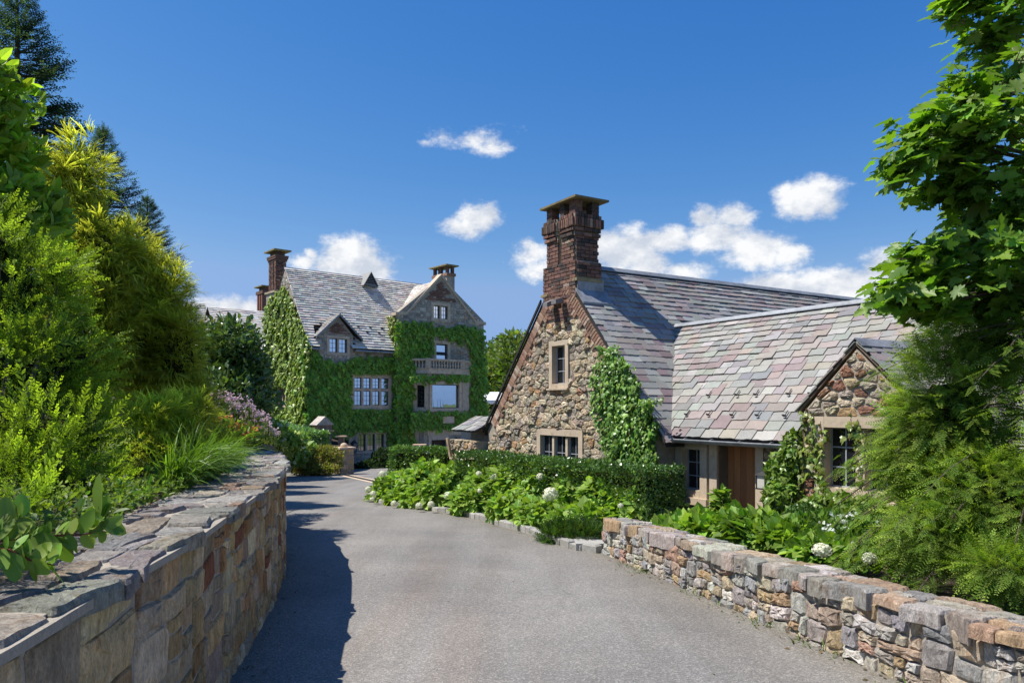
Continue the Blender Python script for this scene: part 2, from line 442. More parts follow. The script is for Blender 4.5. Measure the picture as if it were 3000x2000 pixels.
def inside(p, poly):
    x, y = p; r = False; j = len(poly) - 1
    for i in range(len(poly)):
        if (poly[i][1] > y) != (poly[j][1] > y) and x < (poly[j][0] - poly[i][0]) * (y - poly[i][1]) / (poly[j][1] - poly[i][1]) + poly[i][0]: r = not r
        j = i
    return r
def voronoi(u0, v0, u1, v1, du, dv, rng, relax=1):
    """irregular cells about du x dv"""
    pts = []; rows = int((v1 - v0) / dv) + 3
    for j in range(-1, rows):
        n = int((u1 - u0) / du) + 3
        for i in range(-1, n):
            pts.append([u0 + (i + (.5 if j % 2 else 0) + rng.uniform(-.42, .42)) * du, v0 + (j + rng.uniform(-.42, .42)) * dv])
    P = np.array(pts)
    S = P / np.array([du, dv])
    cells = []
    for k in range(len(P)):
        d = ((S - S[k]) ** 2).sum(1); idx = np.argsort(d)[1:22]
        poly = [(S[k][0] - 2, S[k][1] - 2), (S[k][0] + 2, S[k][1] - 2), (S[k][0] + 2, S[k][1] + 2), (S[k][0] - 2, S[k][1] + 2)]
        for m in idx:
            nx, ny = S[m] - S[k]; mx, my = (S[m] + S[k]) / 2
            poly = clip_half(poly, nx, ny, nx * mx + ny * my)
            if len(poly) < 3: break
        if len(poly) >= 3: cells.append([(x * du, y * dv) for x, y in poly])
    return cells

def stone_geo(poly, rng, h, mapfn, gap=.012, fine=True, back=.06, rnd=.24):
    """one rounded, pitched stone over a plan polygon; mapfn(u, v, depth) -> point"""
    if area(poly) < 0: poly = poly[::-1]
    cx = sum(p[0] for p in poly) / len(poly); cy_ = sum(p[1] for p in poly) / len(poly)
    ins = []
    for (x, y) in poly:
        d = math.hypot(x - cx, y - cy_) + 1e-6; k = max(.55, 1 - gap / d * 1.25)
        ins.append((cx + (x - cx) * k, cy_ + (y - cy_) * k))
    out = []; n = len(ins)
    for i in range(n):
        p0, p, p1 = ins[i - 1], ins[i], ins[(i + 1) % n]
        t0 = rnd * rng.uniform(.55, 1.2); t1 = rnd * rng.uniform(.55, 1.2)
        if n > 5: t0 *= .8; t1 *= .8
        out.append((p[0] + (p0[0] - p[0]) * t0, p[1] + (p0[1] - p[1]) * t0))
        out.append((p[0] + (p1[0] - p[0]) * t1, p[1] + (p1[1] - p[1]) * t1))
    m = len(out); sz = math.sqrt(abs(area(out)))
    def ring(scale, dep, jit, dj):
        return [(cx + (x - cx) * scale + rng.uniform(-jit, jit) * sz, cy_ + (y - cy_) * scale + rng.uniform(-jit, jit) * sz, dep + rng.uniform(-dj, dj) * h) for x, y in out]
    tu, tv = rng.uniform(-.35, .35), rng.uniform(-.35, .35)       # each face tilts its own way
    rings = [ring(1.0, -back, .0, 0), ring(1.0, h * .30, .012, .12), ring(.86, h * .85, .03, .22)]
    if fine: rings.append(ring(.48, h * 1.02, .05, .2))
    vs = []; fs = []
    for r in rings:
        for (x, y, d) in r:
            dd = d + (tu * (x - cx) + tv * (y - cy_)) / (sz + 1e-6) * h * .55 if d > 0 else d
            vs.append(mapfn(x, y, dd))
    vs.append(mapfn(cx, cy_, h * rng.uniform(.9, 1.15)))
    for k in range(len(rings) - 1):
        for i in range(m):
            j = (i + 1) % m
            fs.append((k * m + i, k * m + j, (k + 1) * m + j, (k + 1) * m + i))
    k = len(rings) - 1; c = len(vs) - 1
    for i in range(m): fs.append((k * m + i, k * m + (i + 1) % m, c))
    return vs, fs

def lay_stones(polys, mapfn, parent, mat, pal, rng, h=(.02, .05), name='stone', limit=300, gap=.012, fine=True, near=None, flat=True, rnd=.24, back=.06, kill=None):
    """each stone an object under parent; those past the limit (by size in view) joined into one part"""
    items = []
    for p in polys:
        if len(p) < 3 or abs(area(p)) < .0009: continue
        hh = rng.uniform(*h)
        vs, fs = stone_geo(p, rng, hh, mapfn, gap, fine, back, rnd)
        c = sum(vs, Vector()) / len(vs)
        items.append((abs(area(p)) / max(.2, c.length_squared), vs, fs, pick(rng, pal), c))
    items.sort(key=lambda t: -t[0])
    rest = MB()
    for i, (_, vs, fs, col, c) in enumerate(items):
        if i < limit:
            mb = MB(); mb.add(vs, fs, col)
            mb.build(name, mat, parent, origin=c, flat=flat)
        else: rest.add(vs, fs, col)
    if rest.v:
        tag(rest.build(name + '_infill', mat, parent), kind='stuff')

# shared unit pieces: slate and brick
def unit_slate(k):
    r = random.Random(40 + k)
    mb = MB(); n = 4
    low = [(-.5 + i / n, r.uniform(-.035, .035)) for i in range(n + 1)]
    top = [Vector((x, y, .5)) for x, y in low] + [Vector((.5, 1, .5)), Vector((-.5, 1, .5))]
    bot = [Vector((p.x, p.y, -.5)) for p in top]
    m = len(top); vs = bot + top
    fs = [tuple(range(m))[::-1], tuple(range(m, 2 * m))] + [(i, (i + 1) % m, (i + 1) % m + m, i + m) for i in range(m)]
    return vs, fs
def unit_brick(k):
    r = random.Random(80 + k); j = .035
    vs = []
    for z in (0, 1):
        for (x, y) in ((-.5, -.5), (.5, -.5), (.5, .5), (-.5, .5)):
            vs.append(Vector((x + r.uniform(-j, j), y + r.uniform(-j, j), z)))
    # proud inner face
    for (x, y) in ((-.42, -.38), (.42, -.38), (.42, .38), (-.42, .38)): vs.append(Vector((x, y, 1.18 + r.uniform(-.1, .1))))
    fs = [(3, 2, 1, 0), (0, 1, 5, 4), (1, 2, 6, 5), (2, 3, 7, 6), (3, 0, 4, 7), (4, 5, 9, 8), (5, 6, 10, 9), (6, 7, 11, 10), (7, 4, 8, 11), (8, 9, 10, 11)]
    return vs, fs
SLATE_G = [unit_slate(k) for k in range(8)]
BRICK_G = [unit_brick(k) for k in range(6)]
def _unit(geo, name, mat):
    me = new_mesh(name, *geo); me.materials.append(mat); return me
SLATE_ME = [_unit(g, 'slate', M_SLATE) for g in SLATE_G]
BRICK_ME = [_unit(g, 'brick', M_BRICK) for g in BRICK_G]

def place_unit(me, name, M, parent, color):
    o = bpy.data.objects.new(name, me)
    COL.objects.link(o)
    o.parent = parent
    o.matrix_local = Matrix.Translation(-WL[parent.name]) @ M
    o.color = (*color, 1)
    return o
def basis(o, ax, ay, az):
    return Matrix(((ax.x, ay.x, az.x, o.x), (ax.y, ay.y, az.y, o.y), (ax.z, ay.z, az.z, o.z), (0, 0, 0, 1)))
def lay_units(items, geos, mes, name, mat, parent, limit=300):
    """items: (weight, variant, matrix, colour)"""
    items.sort(key=lambda t: -t[0]); rest = MB()
    for i, (_, k, M, col) in enumerate(items):
        if i < limit: place_unit(mes[k], name, M, parent, col)
        else: rest.add([M @ v for v in geos[k][0]], geos[k][1], col)
    if rest.v: tag(rest.build(name + '_infill', mat, parent), kind='stuff')

def slate_roof(origin, e, up, nrm, L, S, parent, rng, rows_from=.23, rows_to=.15, wr=(.2, .4), keep=None, limit=300, thick=.014, pal=PAL_SLATE, tilt=.034):
    """rows of slates from the eave (origin) up a slope of length S, along L metres of eave"""
    e, up, nrm = Vector(e), Vector(up), Vector(nrm)
    v = 0.; items = []; row = 0
    while v < S - .03:
        ex = lerp(rows_from, rows_to, v / S); ex = min(ex, S - v)
        u = -rng.uniform(0, .25)
        while u < L:
            w = rng.uniform(*wr) * lerp(1.05, .8, v / S)
            a, b = max(0, u), min(L, u + w)
            if b - a > .06:
                if keep is None or keep((a + b) / 2, v):
                    ln = ex * 1.55 if v + ex * 1.55 < S else (S - v)
                    low = origin + e * ((a + b) / 2) + up * (v + rng.uniform(-.005, .005)) + nrm * (tilt - .002 + rng.uniform(-.004, .008))
                    ay = (up * ln - nrm * tilt).normalized() * ln
                    ax = e * (b - a - .006)
                    az = nrm * (thick * rng.uniform(.8, 1.5))
                    c = low + ay * .5
                    items.append(((b - a) * ex / max(1., c.length_squared), rng.randrange(len(SLATE_G)), basis(low, ax, ay, az), pick(rng, pal, .90, 1.10)))
            u += w
        v += ex; row += 1
    lay_units(items, SLATE_G, SLATE_ME, 'slate', M_SLATE, parent, limit)

def brick_items(plane, s0, s1, z0, z1, rng, proud=.0, bl=.205, bh=.066, mort=.011, depth=.03, skip=None, pal=PAL_BRICK):
    items = []; z = z0; row = 0
    while z < z1 - .03:
        zt = min(z + bh, z1); s = s0 - (bl / 2 if row % 2 else 0)
        while s < s1 - .02:
            a, b = max(s, s0), min(s + bl, s1)
            if b - a > .035 and not (skip and skip((a + b) / 2, (z + zt) / 2)):
                o = plane.pt((a + b) / 2, (z + zt) / 2, proud - .012)
                M = basis(o, plane.d * (b - a), Vector((0, 0, zt - z)), plane.n * (depth * rng.uniform(.8, 1.15)))
                items.append((1 / o.length_squared * (b - a), rng.randrange(6), M, pick(rng, pal)))
            s += bl + mort
        z += bh + mort; row += 1
    return items

class Plane:
    """upright wall plane: start A (x, y), unit direction d along it, n the outward normal"""
    def __init__(s, A, d, n): s.A = Vector((A[0], A[1], 0)); s.d = Vector((d[0], d[1], 0)).normalized(); s.n = Vector((n[0], n[1], 0)).normalized()
    def pt(s, a, z, off=0.): 
        p = s.A + s.d * a + s.n * off; return Vector((p.x, p.y, z))
    def sx(s, px, off=0.):      # where a column of the photograph meets the wall
        r = (px - CX) / F; A = s.A + s.n * off
        return (r * A.y - A.x) / (s.d.x - r * s.d.y)
    def px(s, px, py, off=0.):
        a = s.sx(px, off); p = s.pt(a, 0, off)
        return a, (HY - py) / F * p.y
    def box(s, mb, s0, s1, z0, z1, o0, o1, c=(1, 1, 1)):
        mb.hexa([s.pt(s0, z0, o1), s.pt(s1, z0, o1), s.pt(s1, z0, o0), s.pt(s0, z0, o0), s.pt(s0, z1, o1), s.pt(s1, z1, o1), s.pt(s1, z1, o0), s.pt(s0, z1, o0)], c)

def holed_wall(plane, outline, holes, thick, mb, c=(1, 1, 1), off=0.):
    """solid wall over a convex outline (s, z), with rectangular openings (s0, s1, z0, z1)"""
    ss = sorted({p[0] for p in outline} | {h[0] for h in holes} | {h[1] for h in holes})
    zs = sorted({p[1] for p in outline} | {h[2] for h in holes} | {h[3] for h in holes})
    for s0, s1 in zip(ss, ss[1:]):
        for z0, z1 in zip(zs, zs[1:]):
            cs, cz = (s0 + s1) / 2, (z0 + z1) / 2
            if any(h[0] < cs < h[1] and h[2] < cz < h[3] for h in holes): continue
            poly = clip_convex([(s0, z0), (s1, z0), (s1, z1), (s0, z1)], outline)
            if len(poly) < 3 or abs(area(poly)) < 1e-5: continue
            mb.prism([plane.pt(a, z, off) for a, z in poly][::-1], plane.n * -thick, c)

def stone_window(plane, s0, s1, z0, z1, parent, lights=1, tiers=1, fr=.11, mull=.08, proud=.03, recess=.14, panes=(2, 3), glass=None, bar=.012, mat=None, sill=.04, tier_split=.45, casement=M_BAR, cw=.025):
    """dressed stone surround with mullions (the part), each light a casement with glazing bars and a pane (sub-parts)"""
    glass = glass or M_GLASS; mat = mat or M_LIME
    mb = MB(); B = plane.box
    B(mb, s0, s0 + fr, z0, z1, -recess - .04, proud); B(mb, s1 - fr, s1, z0, z1, -recess - .04, proud)
    B(mb, s0 + fr, s1 - fr, z1 - fr, z1, -recess - .04, proud - .002); B(mb, s0 + fr, s1 - fr, z0, z0 + fr * .8, -recess - .04, proud + .002)
    if sill: B(mb, s0 - .03, s1 + .03, z0 - sill, z0, -.05, proud + .05)
    a0, a1, b0, b1 = s0 + fr, s1 - fr, z0 + fr * .8, z1 - fr
    w = (a1 - a0 - mull * (lights - 1)) / lights
    for i in range(1, lights):
        x = a0 + i * w + (i - 1) * mull; B(mb, x, x + mull, b0, b1, -recess - .04, proud - .035)
    zs = [(b0, b1)]
    if tiers == 2:
        t = lerp(b0, b1, 1 - tier_split); zs = [(b0, t - mull / 2), (t + mull / 2, b1)]
        for i in range(lights):
            x = a0 + i * (w + mull); B(mb, x, x + w, t - mull / 2, t + mull / 2, -recess - .04, proud - .037)
    win = mb.build('window', mat, parent)
    for i in range(lights):
        x0 = a0 + i * (w + mull); x1 = x0 + w
        for (y0, y1) in zs:
            p = MB(); B(p, x0 + .001, x1 - .001, y0 + .001, y1 - .001, -recess - .012, -recess); p.build('pane', glass, win)
            q = MB(); o0, o1 = -recess - .006, -recess + .022
            B(q, x0, x0 + cw, y0, y1, o0, o1); B(q, x1 - cw, x1, y0, y1, o0, o1); B(q, x0 + cw, x1 - cw, y0, y0 + cw, o0, o1); B(q, x0 + cw, x1 - cw, y1 - cw, y1, o0, o1)
            for k in range(1, panes[0]):
                xx = lerp(x0, x1, k / panes[0]); B(q, xx - bar / 2, xx + bar / 2, y0 + cw, y1 - cw, o0, o1 - .006)
            for k in range(1, panes[1]):
                yy = lerp(y0, y1, k / panes[1])
                for j in range(panes[0]):
                    B(q, lerp(x0, x1, j / panes[0]) + (cw if j == 0 else bar / 2), lerp(x0, x1, (j + 1) / panes[0]) - (cw if j == panes[0] - 1 else bar / 2), yy - bar / 2, yy + bar / 2, o0, o1 - .006)
            q.build('casement', casement, win)
    return win

# ================================================================== the ground, the drive and the planted banks
def sheet(name, stations, mat, kind='structure', cols=None):
    """strip mesh: list of rows of points"""
    mb = MB(); w = len(stations[0]); vs = [Vector(p) for r in stations for p in r]; fs = []
    for i in range(len(stations) - 1):
        for j in range(w - 1):
            a = i * w + j; fs.append((a, a + 1, a + w + 1, a + w))
    mb.add(vs, fs)
    if cols: mb.c = [c for _ in stations for c in cols]
    o = mb.build(name, mat, None, flat=False); tag(o, kind=kind); return o

M_GROUND = surface('ground_cover', (.085, .12, .04), .95, .1, ((.4, .25), (6, .3), (50, .3)), ((25, .8, .05),))
LEFT = [(-8, -1.25), (0, -1.32), (1.0, -1.35), (2.0, -1.42), (2.94, -1.56), (3.92, -1.69), (5.03, -1.9), (6.9, -2.26), (8.5, -2.62), (9.4, -2.86), (11, -3.38), (12.9, -4.08), (16, -5.5), (20, -7.3), (30, -11.4), (40, -12.6), (62, -14)]
RIGHT = [(-8, 5.62), (5.03, 2.64), (10.8, 1.32), (11.2, .87), (12.05, .58), (13.3, .165), (13.8, -.12), (15, -.59), (16.2, -1.13), (16.8, -1.61), (17.6, -2.1), (18.8, -3.13), (20.4, -3.92), (24, -4.2), (27.5, -4.3), (29, -3), (31, 0), (36, 7), (62, 12)]
ys = [-400, -120, -40, -8] + list(range(-6, 64, 2)) + [70, 90, 130, 200, 400, 900, 2500]
xs = [-2500, -700, -200, -60, -30, -15, -8, -4, 0, 4, 8, 15, 30, 60, 200, 700, 2500]
sheet('ground', [[(x, y, road_z(y) - .03) for x in xs] for y in ys], M_GROUND)

def asphalt():
    m, nt, out = nodes_of('asphalt')
    bs = N(nt, 'ShaderNodeBsdfPrincipled'); nt.links.new(bs.outputs[0], out.inputs['Surface'])
    geo = N(nt, 'ShaderNodeNewGeometry'); vec = geo.outputs['Position']
    v1 = N(nt, 'ShaderNodeTexVoronoi'); v1.inputs['Scale'].default_value = 95; nt.links.new(vec, v1.inputs['Vector'])
    v2 = N(nt, 'ShaderNodeTexVoronoi'); v2.inputs['Scale'].default_value = 190; nt.links.new(vec, v2.inputs['Vector'])
    sepc = N(nt, 'ShaderNodeSeparateColor'); nt.links.new(v1.outputs['Color'], sepc.inputs[0])
    agg = ramp(nt, sepc.outputs[0], [(0, (.15, .144, .135)), (.45, (.205, .196, .183)), (.8, (.25, .238, .22)), (1, (.36, .345, .32))])
    fine = nz(nt, 240, 2, .5, vec)
    col = mixc(nt, .8, agg, ramp(nt, fine.outputs['Fac'], [(.3, .72), (.7, 1.2)]), 'MULTIPLY')
    big = nz(nt, .55, 5, .6, vec)
    col = mixc(nt, 1., col, ramp(nt, big.outputs['Fac'], [(.3, (.82, .82, .83)), (.7, (1.15, 1.13, 1.10))]), 'MULTIPLY')
    # long worn streaks along the drive and a faint reddish drip track
    mp = N(nt, 'ShaderNodeMapping'); mp.inputs['Scale'].default_value = (1.5, .12, 1); mp.inputs['Rotation'].default_value = (0, 0, .22); nt.links.new(vec, mp.inputs['Vector'])
    st = nz(nt, 1.3, 4, .6, mp.outputs[0])
    col = mixc(nt, 1., col, ramp(nt, st.outputs['Fac'], [(.32, (.90, .885, .87)), (.6, (1.05, 1.05, 1.05))]), 'MULTIPLY')
    red = nz(nt, .9, 3, .5, mp.outputs[0])
    col = mixc(nt, maprange(nt, red.outputs['Fac'], .6, .74, 0, .5), col, mixc(nt, 1., col, (1.06, .92, .82), 'MULTIPLY'))
    # hairline cracks and old sealed joints
    mpc = N(nt, 'ShaderNodeMapping'); mpc.inputs['Scale'].default_value = (1, .55, 1); nt.links.new(vec, mpc.inputs['Vector'])
    wob = nz(nt, 1.6, 4, .6, vec); wv = N(nt, 'ShaderNodeVectorMath', operation='MULTIPLY_ADD'); nt.links.new(wob.outputs['Color'], wv.inputs[0]); wv.inputs[1].default_value = (.7, .7, 0); nt.links.new(mpc.outputs[0], wv.inputs[2])
    vc = N(nt, 'ShaderNodeTexVoronoi', feature='DISTANCE_TO_EDGE'); vc.inputs['Scale'].default_value = .42; nt.links.new(wv.outputs[0], vc.inputs['Vector'])
    brk = nz(nt, .8, 3, .5, vec)
    cf = N(nt, 'ShaderNodeMath', operation='MULTIPLY'); nt.links.new(maprange(nt, vc.outputs['Distance'], .002, .007, 1, 0), cf.inputs[0]); nt.links.new(maprange(nt, brk.outputs['Fac'], .56, .64, 0, .3), cf.inputs[1])
    col = mixc(nt, cf.outputs[0], col, (.05, .048, .045))
    spot = nz(nt, 5, 5, .7, vec)
    col = mixc(nt, maprange(nt, spot.outputs['Fac'], .66, .74, 0, .35), col, (.09, .085, .08))
    att = N(nt, 'ShaderNodeAttribute', attribute_name='tint'); col = mixc(nt, 1., col, att.outputs['Color'], 'MULTIPLY')
    nt.links.new(col, bs.inputs['Base Color'])
    bs.inputs['Roughness'].default_value = .88; bs.inputs['Specular IOR Level'].default_value = .3
    b1 = N(nt, 'ShaderNodeBump'); b1.inputs['Strength'].default_value = .55; b1.inputs['Distance'].default_value = .006
    nt.links.new(v1.outputs['Distance'], b1.inputs['Height'])
    b2 = N(nt, 'ShaderNodeBump'); b2.inputs['Strength'].default_value = .3; b2.inputs['Distance'].default_value = .02
    nt.links.new(nz(nt, 9, 5, .6, vec).outputs['Fac'], b2.inputs['Height']); nt.links.new(b1.outputs[0], b2.inputs['Normal'])
    nt.links.new(b2.outputs[0], bs.inputs['Normal'])
    return m
M_ASPHALT = asphalt()
rows = []
yy = [-8 + .5 * i for i in range(0, 141)]
for y in yy:
    a, b = interp(y, LEFT) - .12, interp(y, RIGHT) + .12
    rows.append([(lerp(a, b, t), y, road_z(y) - .03 * (2 * t - 1) ** 2 * 0 + .004) for t in (0, .045, .13, .26, .36, .5, .64, .75, .87, .955, 1)])
# worn wheel lanes, gritty brownish margins
drive = sheet('driveway', rows, M_ASPHALT, cols=[(.74, .70, .62), (.90, .88, .84), (.95, .945, .93), (1.05, 1.05, 1.045), (1.0, 1.0, 1.0), (.945, .94, .93), (1.0, 1.0, 1.0), (1.05, 1.05, 1.045), (.96, .95, .93), (.90, .88, .83), (.74, .70, .60)])

# soil of the bed between the kerb and the barn, and behind the low wall
rows = []
for y in [0, 2, 4, 6, 8, 9, 10, 10.8, 11.2, 12, 13, 14, 15, 16, 17, 18, 19, 20, 22, 24, 26, 27]:
    a = interp(y, RIGHT) + (.36 if y < 10.85 else .14)
    rows.append([(a + d, y, road_z(y) + (.10 if y > 10.85 else .12)) for d in (0, .5, 1.5, 3, 5, 8, 14)])
sheet('planting_bed', rows, M_SOIL)

# ---- the retaining wall along the left of the drive
def catmull(pts, n=10):
    out = []; P = [Vector((x, y, 0)) for x, y in pts]
    P = [P[0] * 2 - P[1]] + P + [P[-1] * 2 - P[-2]]
    for i in range(1, len(P) - 2):
        for k in range(n):
            t = k / n; a, b, c, d = P[i - 1], P[i], P[i + 1], P[i + 2]
            out.append(.5 * ((2 * b) + (c - a) * t + (2 * a - 5 * b + 4 * c - d) * t * t + (3 * b - a - 3 * c + d) * t ** 3))
    out.append(P[-2]); return out
class Curve:
    def __init__(s, pts):
        s.p = catmull(pts); s.l = [0.]
        for a, b in zip(s.p, s.p[1:]): s.l.append(s.l[-1] + (b - a).length)
        s.L = s.l[-1]
        s.arr = np.array([(p.x, p.y) for p in s.p]); s.la = np.array(s.l)
    def pos(s, u):
        u = min(max(u, 0), s.L); return float(np.interp(u, s.la, s.arr[:, 0])), float(np.interp(u, s.la, s.arr[:, 1]))
    def nrm(s, u):
        x0, y0 = s.pos(u - .25); x1, y1 = s.pos(u + .25); d = Vector((x1 - x0, y1 - y0)).normalized(); return Vector((d.y, -d.x))
LWC = Curve([(-1.33, .3), (-1.35, 1.0), (-1.42, 2.0), (-1.56, 2.94), (-1.69, 3.92), (-1.9, 5.03), (-2.26, 6.9), (-2.62, 8.5), (-2.86, 9.4), (-3.38, 11), (-4.08, 12.75), (-4.75, 13.75), (-5.7, 14.5)])
def lw_top(y): return -.615 - .0105 * y
CT = .075      # coping thickness
WH = 1.34
def lw_map(u, v, d):
    x, y = LWC.pos(u); n = LWC.nrm(u)
    zb = road_z(y) - .12; zt = lw_top(y) - CT
    return Vector((x + n.x * (d - .035), y + n.y * (d - .035), lerp(zb, zt, v / WH)))
lw = empty('retaining_wall', (-2.3, 7, road_z(7)), 'high curved fieldstone retaining wall with flat stone top along the shaded drive edge', 'wall')
mb = MB(); st = [LWC.L * i / 60 for i in range(61)]; prof = []
for u in st:
    x, y = LWC.pos(u); n = LWC.nrm(u); zb = road_z(y) - .25; zt = lw_top(y) - .03
    prof.append([Vector((x + n.x * o, y + n.y * o, z)) for o, z in ((-.03, zb), (-.03, zt), (-.64, zt), (-.64, zb))])
vs = [p for r in prof for p in r]; fs = []
for i in range(60):
    for k in range(4): fs.append((i * 4 + k, i * 4 + (k + 1) % 4, (i + 1) * 4 + (k + 1) % 4, (i + 1) * 4 + k)[::-1])
fs += [(0, 1, 2, 3), (243, 242, 241, 240)]
mb.add(vs, fs); lw_core = mb.build('mortar_core', M_MORTAR, lw)
mb = MB(); vs = []; fs = []                        # mortar fill added between coping stones to even the cast shadow edge
for u in st:
    x, y = LWC.pos(u); n = LWC.nrm(u); zt = lw_top(y) - .042
    vs += [Vector((x + n.x * o, y + n.y * o, z)) for o, z in ((.020, zt - .035), (.020, zt), (-.60, zt), (-.60, zt - .035))]
for i in range(60):
    for k in range(4): fs.append((i * 4 + k, i * 4 + (k + 1) % 4, (i + 1) * 4 + (k + 1) % 4, (i + 1) * 4 + k)[::-1])
mb.add(vs, fs); mb.build('mortar_gap_fill', M_MORTAR, lw)
rng = random.Random(11)
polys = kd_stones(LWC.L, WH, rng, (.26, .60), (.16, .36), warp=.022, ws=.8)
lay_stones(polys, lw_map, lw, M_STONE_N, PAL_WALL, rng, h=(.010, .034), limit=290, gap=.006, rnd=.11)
def lw_cap(u, w, d):
    x, y = LWC.pos(u); n = LWC.nrm(u)
    return Vector((x + n.x * (.03 - w), y + n.y * (.03 - w), lw_top(y) - .02 + d))
def cap_slabs(polys, mapfn, parent, mat, pal, rng, thick0, name='coping_stone', vary=.03, fron=0.):
    for p in polys:
        if len(p) < 3 or abs(area(p)) < .002: continue
        if area(p) < 0: p = p[::-1]
        cx = sum(q[0] for q in p) / len(p); cy_ = sum(q[1] for q in p) / len(p)
        outl = []; n = len(p)
        for i in range(n):
            a, b = p[i], p[(i + 1) % n]
            for t in (.08, .36, .64, .92):
                q = (lerp(a[0], b[0], t), lerp(a[1], b[1], t)); d = math.hypot(q[0] - cx, q[1] - cy_) + 1e-6
                k = 1 - .005 / d - rng.uniform(0, .022 if fron < .5 else .035); outl.append((cx + (q[0] - cx) * k, cy_ + (q[1] - cy_) * k))
        thick = thick0 + rng.uniform(-vary, vary); m = len(outl); up = rng.uniform(-.012, .014); tx, ty = rng.uniform(-.03, .03), rng.uniform(-.03, .03); fo = rng.uniform(-.02, .025) * fron
        outl = [(x, y - fo * max(0., 1 - y / .12)) for x, y in outl]
        vs = [mapfn(x, y, -thick * rng.uniform(.92, 1.0)) for x, y in outl]
        vs += [mapfn(x, y, up - .02 + tx * (x - cx) + ty * (y - cy_) + rng.uniform(-.004, .004)) for x, y in outl]
        vs += [mapfn(cx + (x - cx) * .91, cy_ + (y - cy_) * .91, up + tx * (x - cx) + ty * (y - cy_) + rng.uniform(-.005, .005)) for x, y in outl]
        vs += [mapfn(cx + (x - cx) * .5, cy_ + (y - cy_) * .5, up + .003 + tx * (x - cx) + ty * (y - cy_) + rng.uniform(-.003, .003)) for x, y in outl]
        vs.append(mapfn(cx, cy_, up + .004)); c = len(vs) - 1; fs = []
        for k in range(3):
            for i in range(m):
                j = (i + 1) % m; fs.append((k * m + i, k * m + j, (k + 1) * m + j, (k + 1) * m + i))
        for i in range(m): fs.append((3 * m + i, 3 * m + (i + 1) % m, c))
        probe = (vs[1] - vs[0]).cross(vs[m] - vs[0])
        ctr = sum(vs, Vector()) / len(vs)
        b = MB(); b.add(vs, fs, pick(rng, pal)); b.build(name, mat, parent, origin=ctr)
PAL_CAP = [(4, (.33, .305, .265)), (3, (.28, .262, .235)), (2, (.37, .32, .25)), (1, (.36, .26, .18)), (2, (.41, .385, .345))]
polys = kd_stones(LWC.L, .66, rng, (.28, .80), (.16, .5), warp=.035, ws=1.1)
cap_slabs(polys, lw_cap, lw, M_STONE_N, PAL_CAP, rng, CT, vary=.012)

# ---- the planted bank held by that wall
rows = []
for y in [-3, 0, 1, 2, 3, 4, 5, 6, 7, 8, 9, 10, 11, 12, 12.6, 13.2, 14, 15, 16, 18, 20, 23, 26, 30, 34, 36]:
    x0 = interp(y, LEFT); t = lw_top(max(0, min(13, y))) - .06
    r = road_z(y)
    if y <= 12.7: prof = [(-.5, t), (-.7, t), (-1.4, t + .05), (-3, t + .35), (-6, t + .9), (-12, t + 1.2), (-30, t + 1.2)]
    else:
        k = smooth((y - 12.7) / 3.0); h1 = lerp(t, max(r + .12, -1.6), k)
        prof = [(-.05, r + .02 if y > 13.5 else t), (-.5, lerp(t, r + .35, k)), (-1.4, lerp(t, -1.25, k)), (-3, t - .15), (-6, t + .3), (-12, t + .8), (-30, t + 1.)]
    rows.append([(x0 + dx, y, z) for dx, z in prof])
sheet('planting_bank', rows, M_SOIL)
# bank at the end of the drive, below the manor
rows = []
for i, t in enumerate([0, .2, .4, .6, .8, 1.0, 1.3]):
    a = Vector((-8.35, 36.2)).lerp(Vector((-12.6, 41.0)), t); n = Vector((-.749, -.663)) * -1; n = Vector((.75, .66))
    rows.append([(a.x + n.x * d * .35 - d * .3, a.y + n.y * d, z) for d, z in ((0, road_z(a.y) + .0), (.25, road_z(a.y) + .25), (1.2, road_z(a.y) + .75), (3, -2.35 + t * .6), (5.5, -2.2 + t * .9), (9, -2.4 + t))])
sheet('planting_bank_far', rows, M_SOIL)

# ---- the low wall on the right
rw = empty('garden_wall', (2.0, 8, road_z(8)), 'low sunlit multicoloured rubble stone wall along the right of the drive', 'wall')
E0 = Vector((1.32, 10.8)); RD = Vector((.223, -.975)).normalized(); RN = Vector((-RD.y, RD.x)) * -1   # RN points to the drive
RN = Vector((-.975, -.223)).normalized(); RL = 9.6; RT = .38
def rw_top(y): return -1.614 + (10.8 - y) * .0544
RH = .56
def rw_map(u, v, d):
    p = E0 + RD * u + RN * (d - .03); return Vector((p.x, p.y, lerp(road_z(p.y) - .08, rw_top(p.y) - .10, v / RH)))
mb = MB(); prof = []
for i in range(21):
    p = E0 + RD * (RL * i / 20 + .02); q = [p + RN * -.018, p + RN * -.018, p + RN * -(RT - .02), p + RN * -(RT - .02)]
    zb, zt = road_z(p.y) - .2, rw_top(p.y) - .04
    prof.append([Vector((q[k].x, q[k].y, (zb, zt, zt, zb)[k])) for k in range(4)])
vs = [p for r in prof for p in r]; fs = []
for i in range(20):
    for k in range(4): fs.append((i * 4 + k, (i + 1) * 4 + k, (i + 1) * 4 + (k + 1) % 4, i * 4 + (k + 1) % 4)[::-1])
fs += [(0, 1, 2, 3), (83, 82, 81, 80)]
mb.add(vs, fs); mb.build('mortar_core', M_MORTAR, rw)
rng = random.Random(23)
polys = kd_stones(RL, RH, rng, (.17, .46), (.11, .26), warp=.016, ws=1.5)
lay_stones(polys, rw_map, rw, M_STONE_N, PAL_RIGHT, rng, h=(.026, .058), limit=290, gap=.005, rnd=.16)
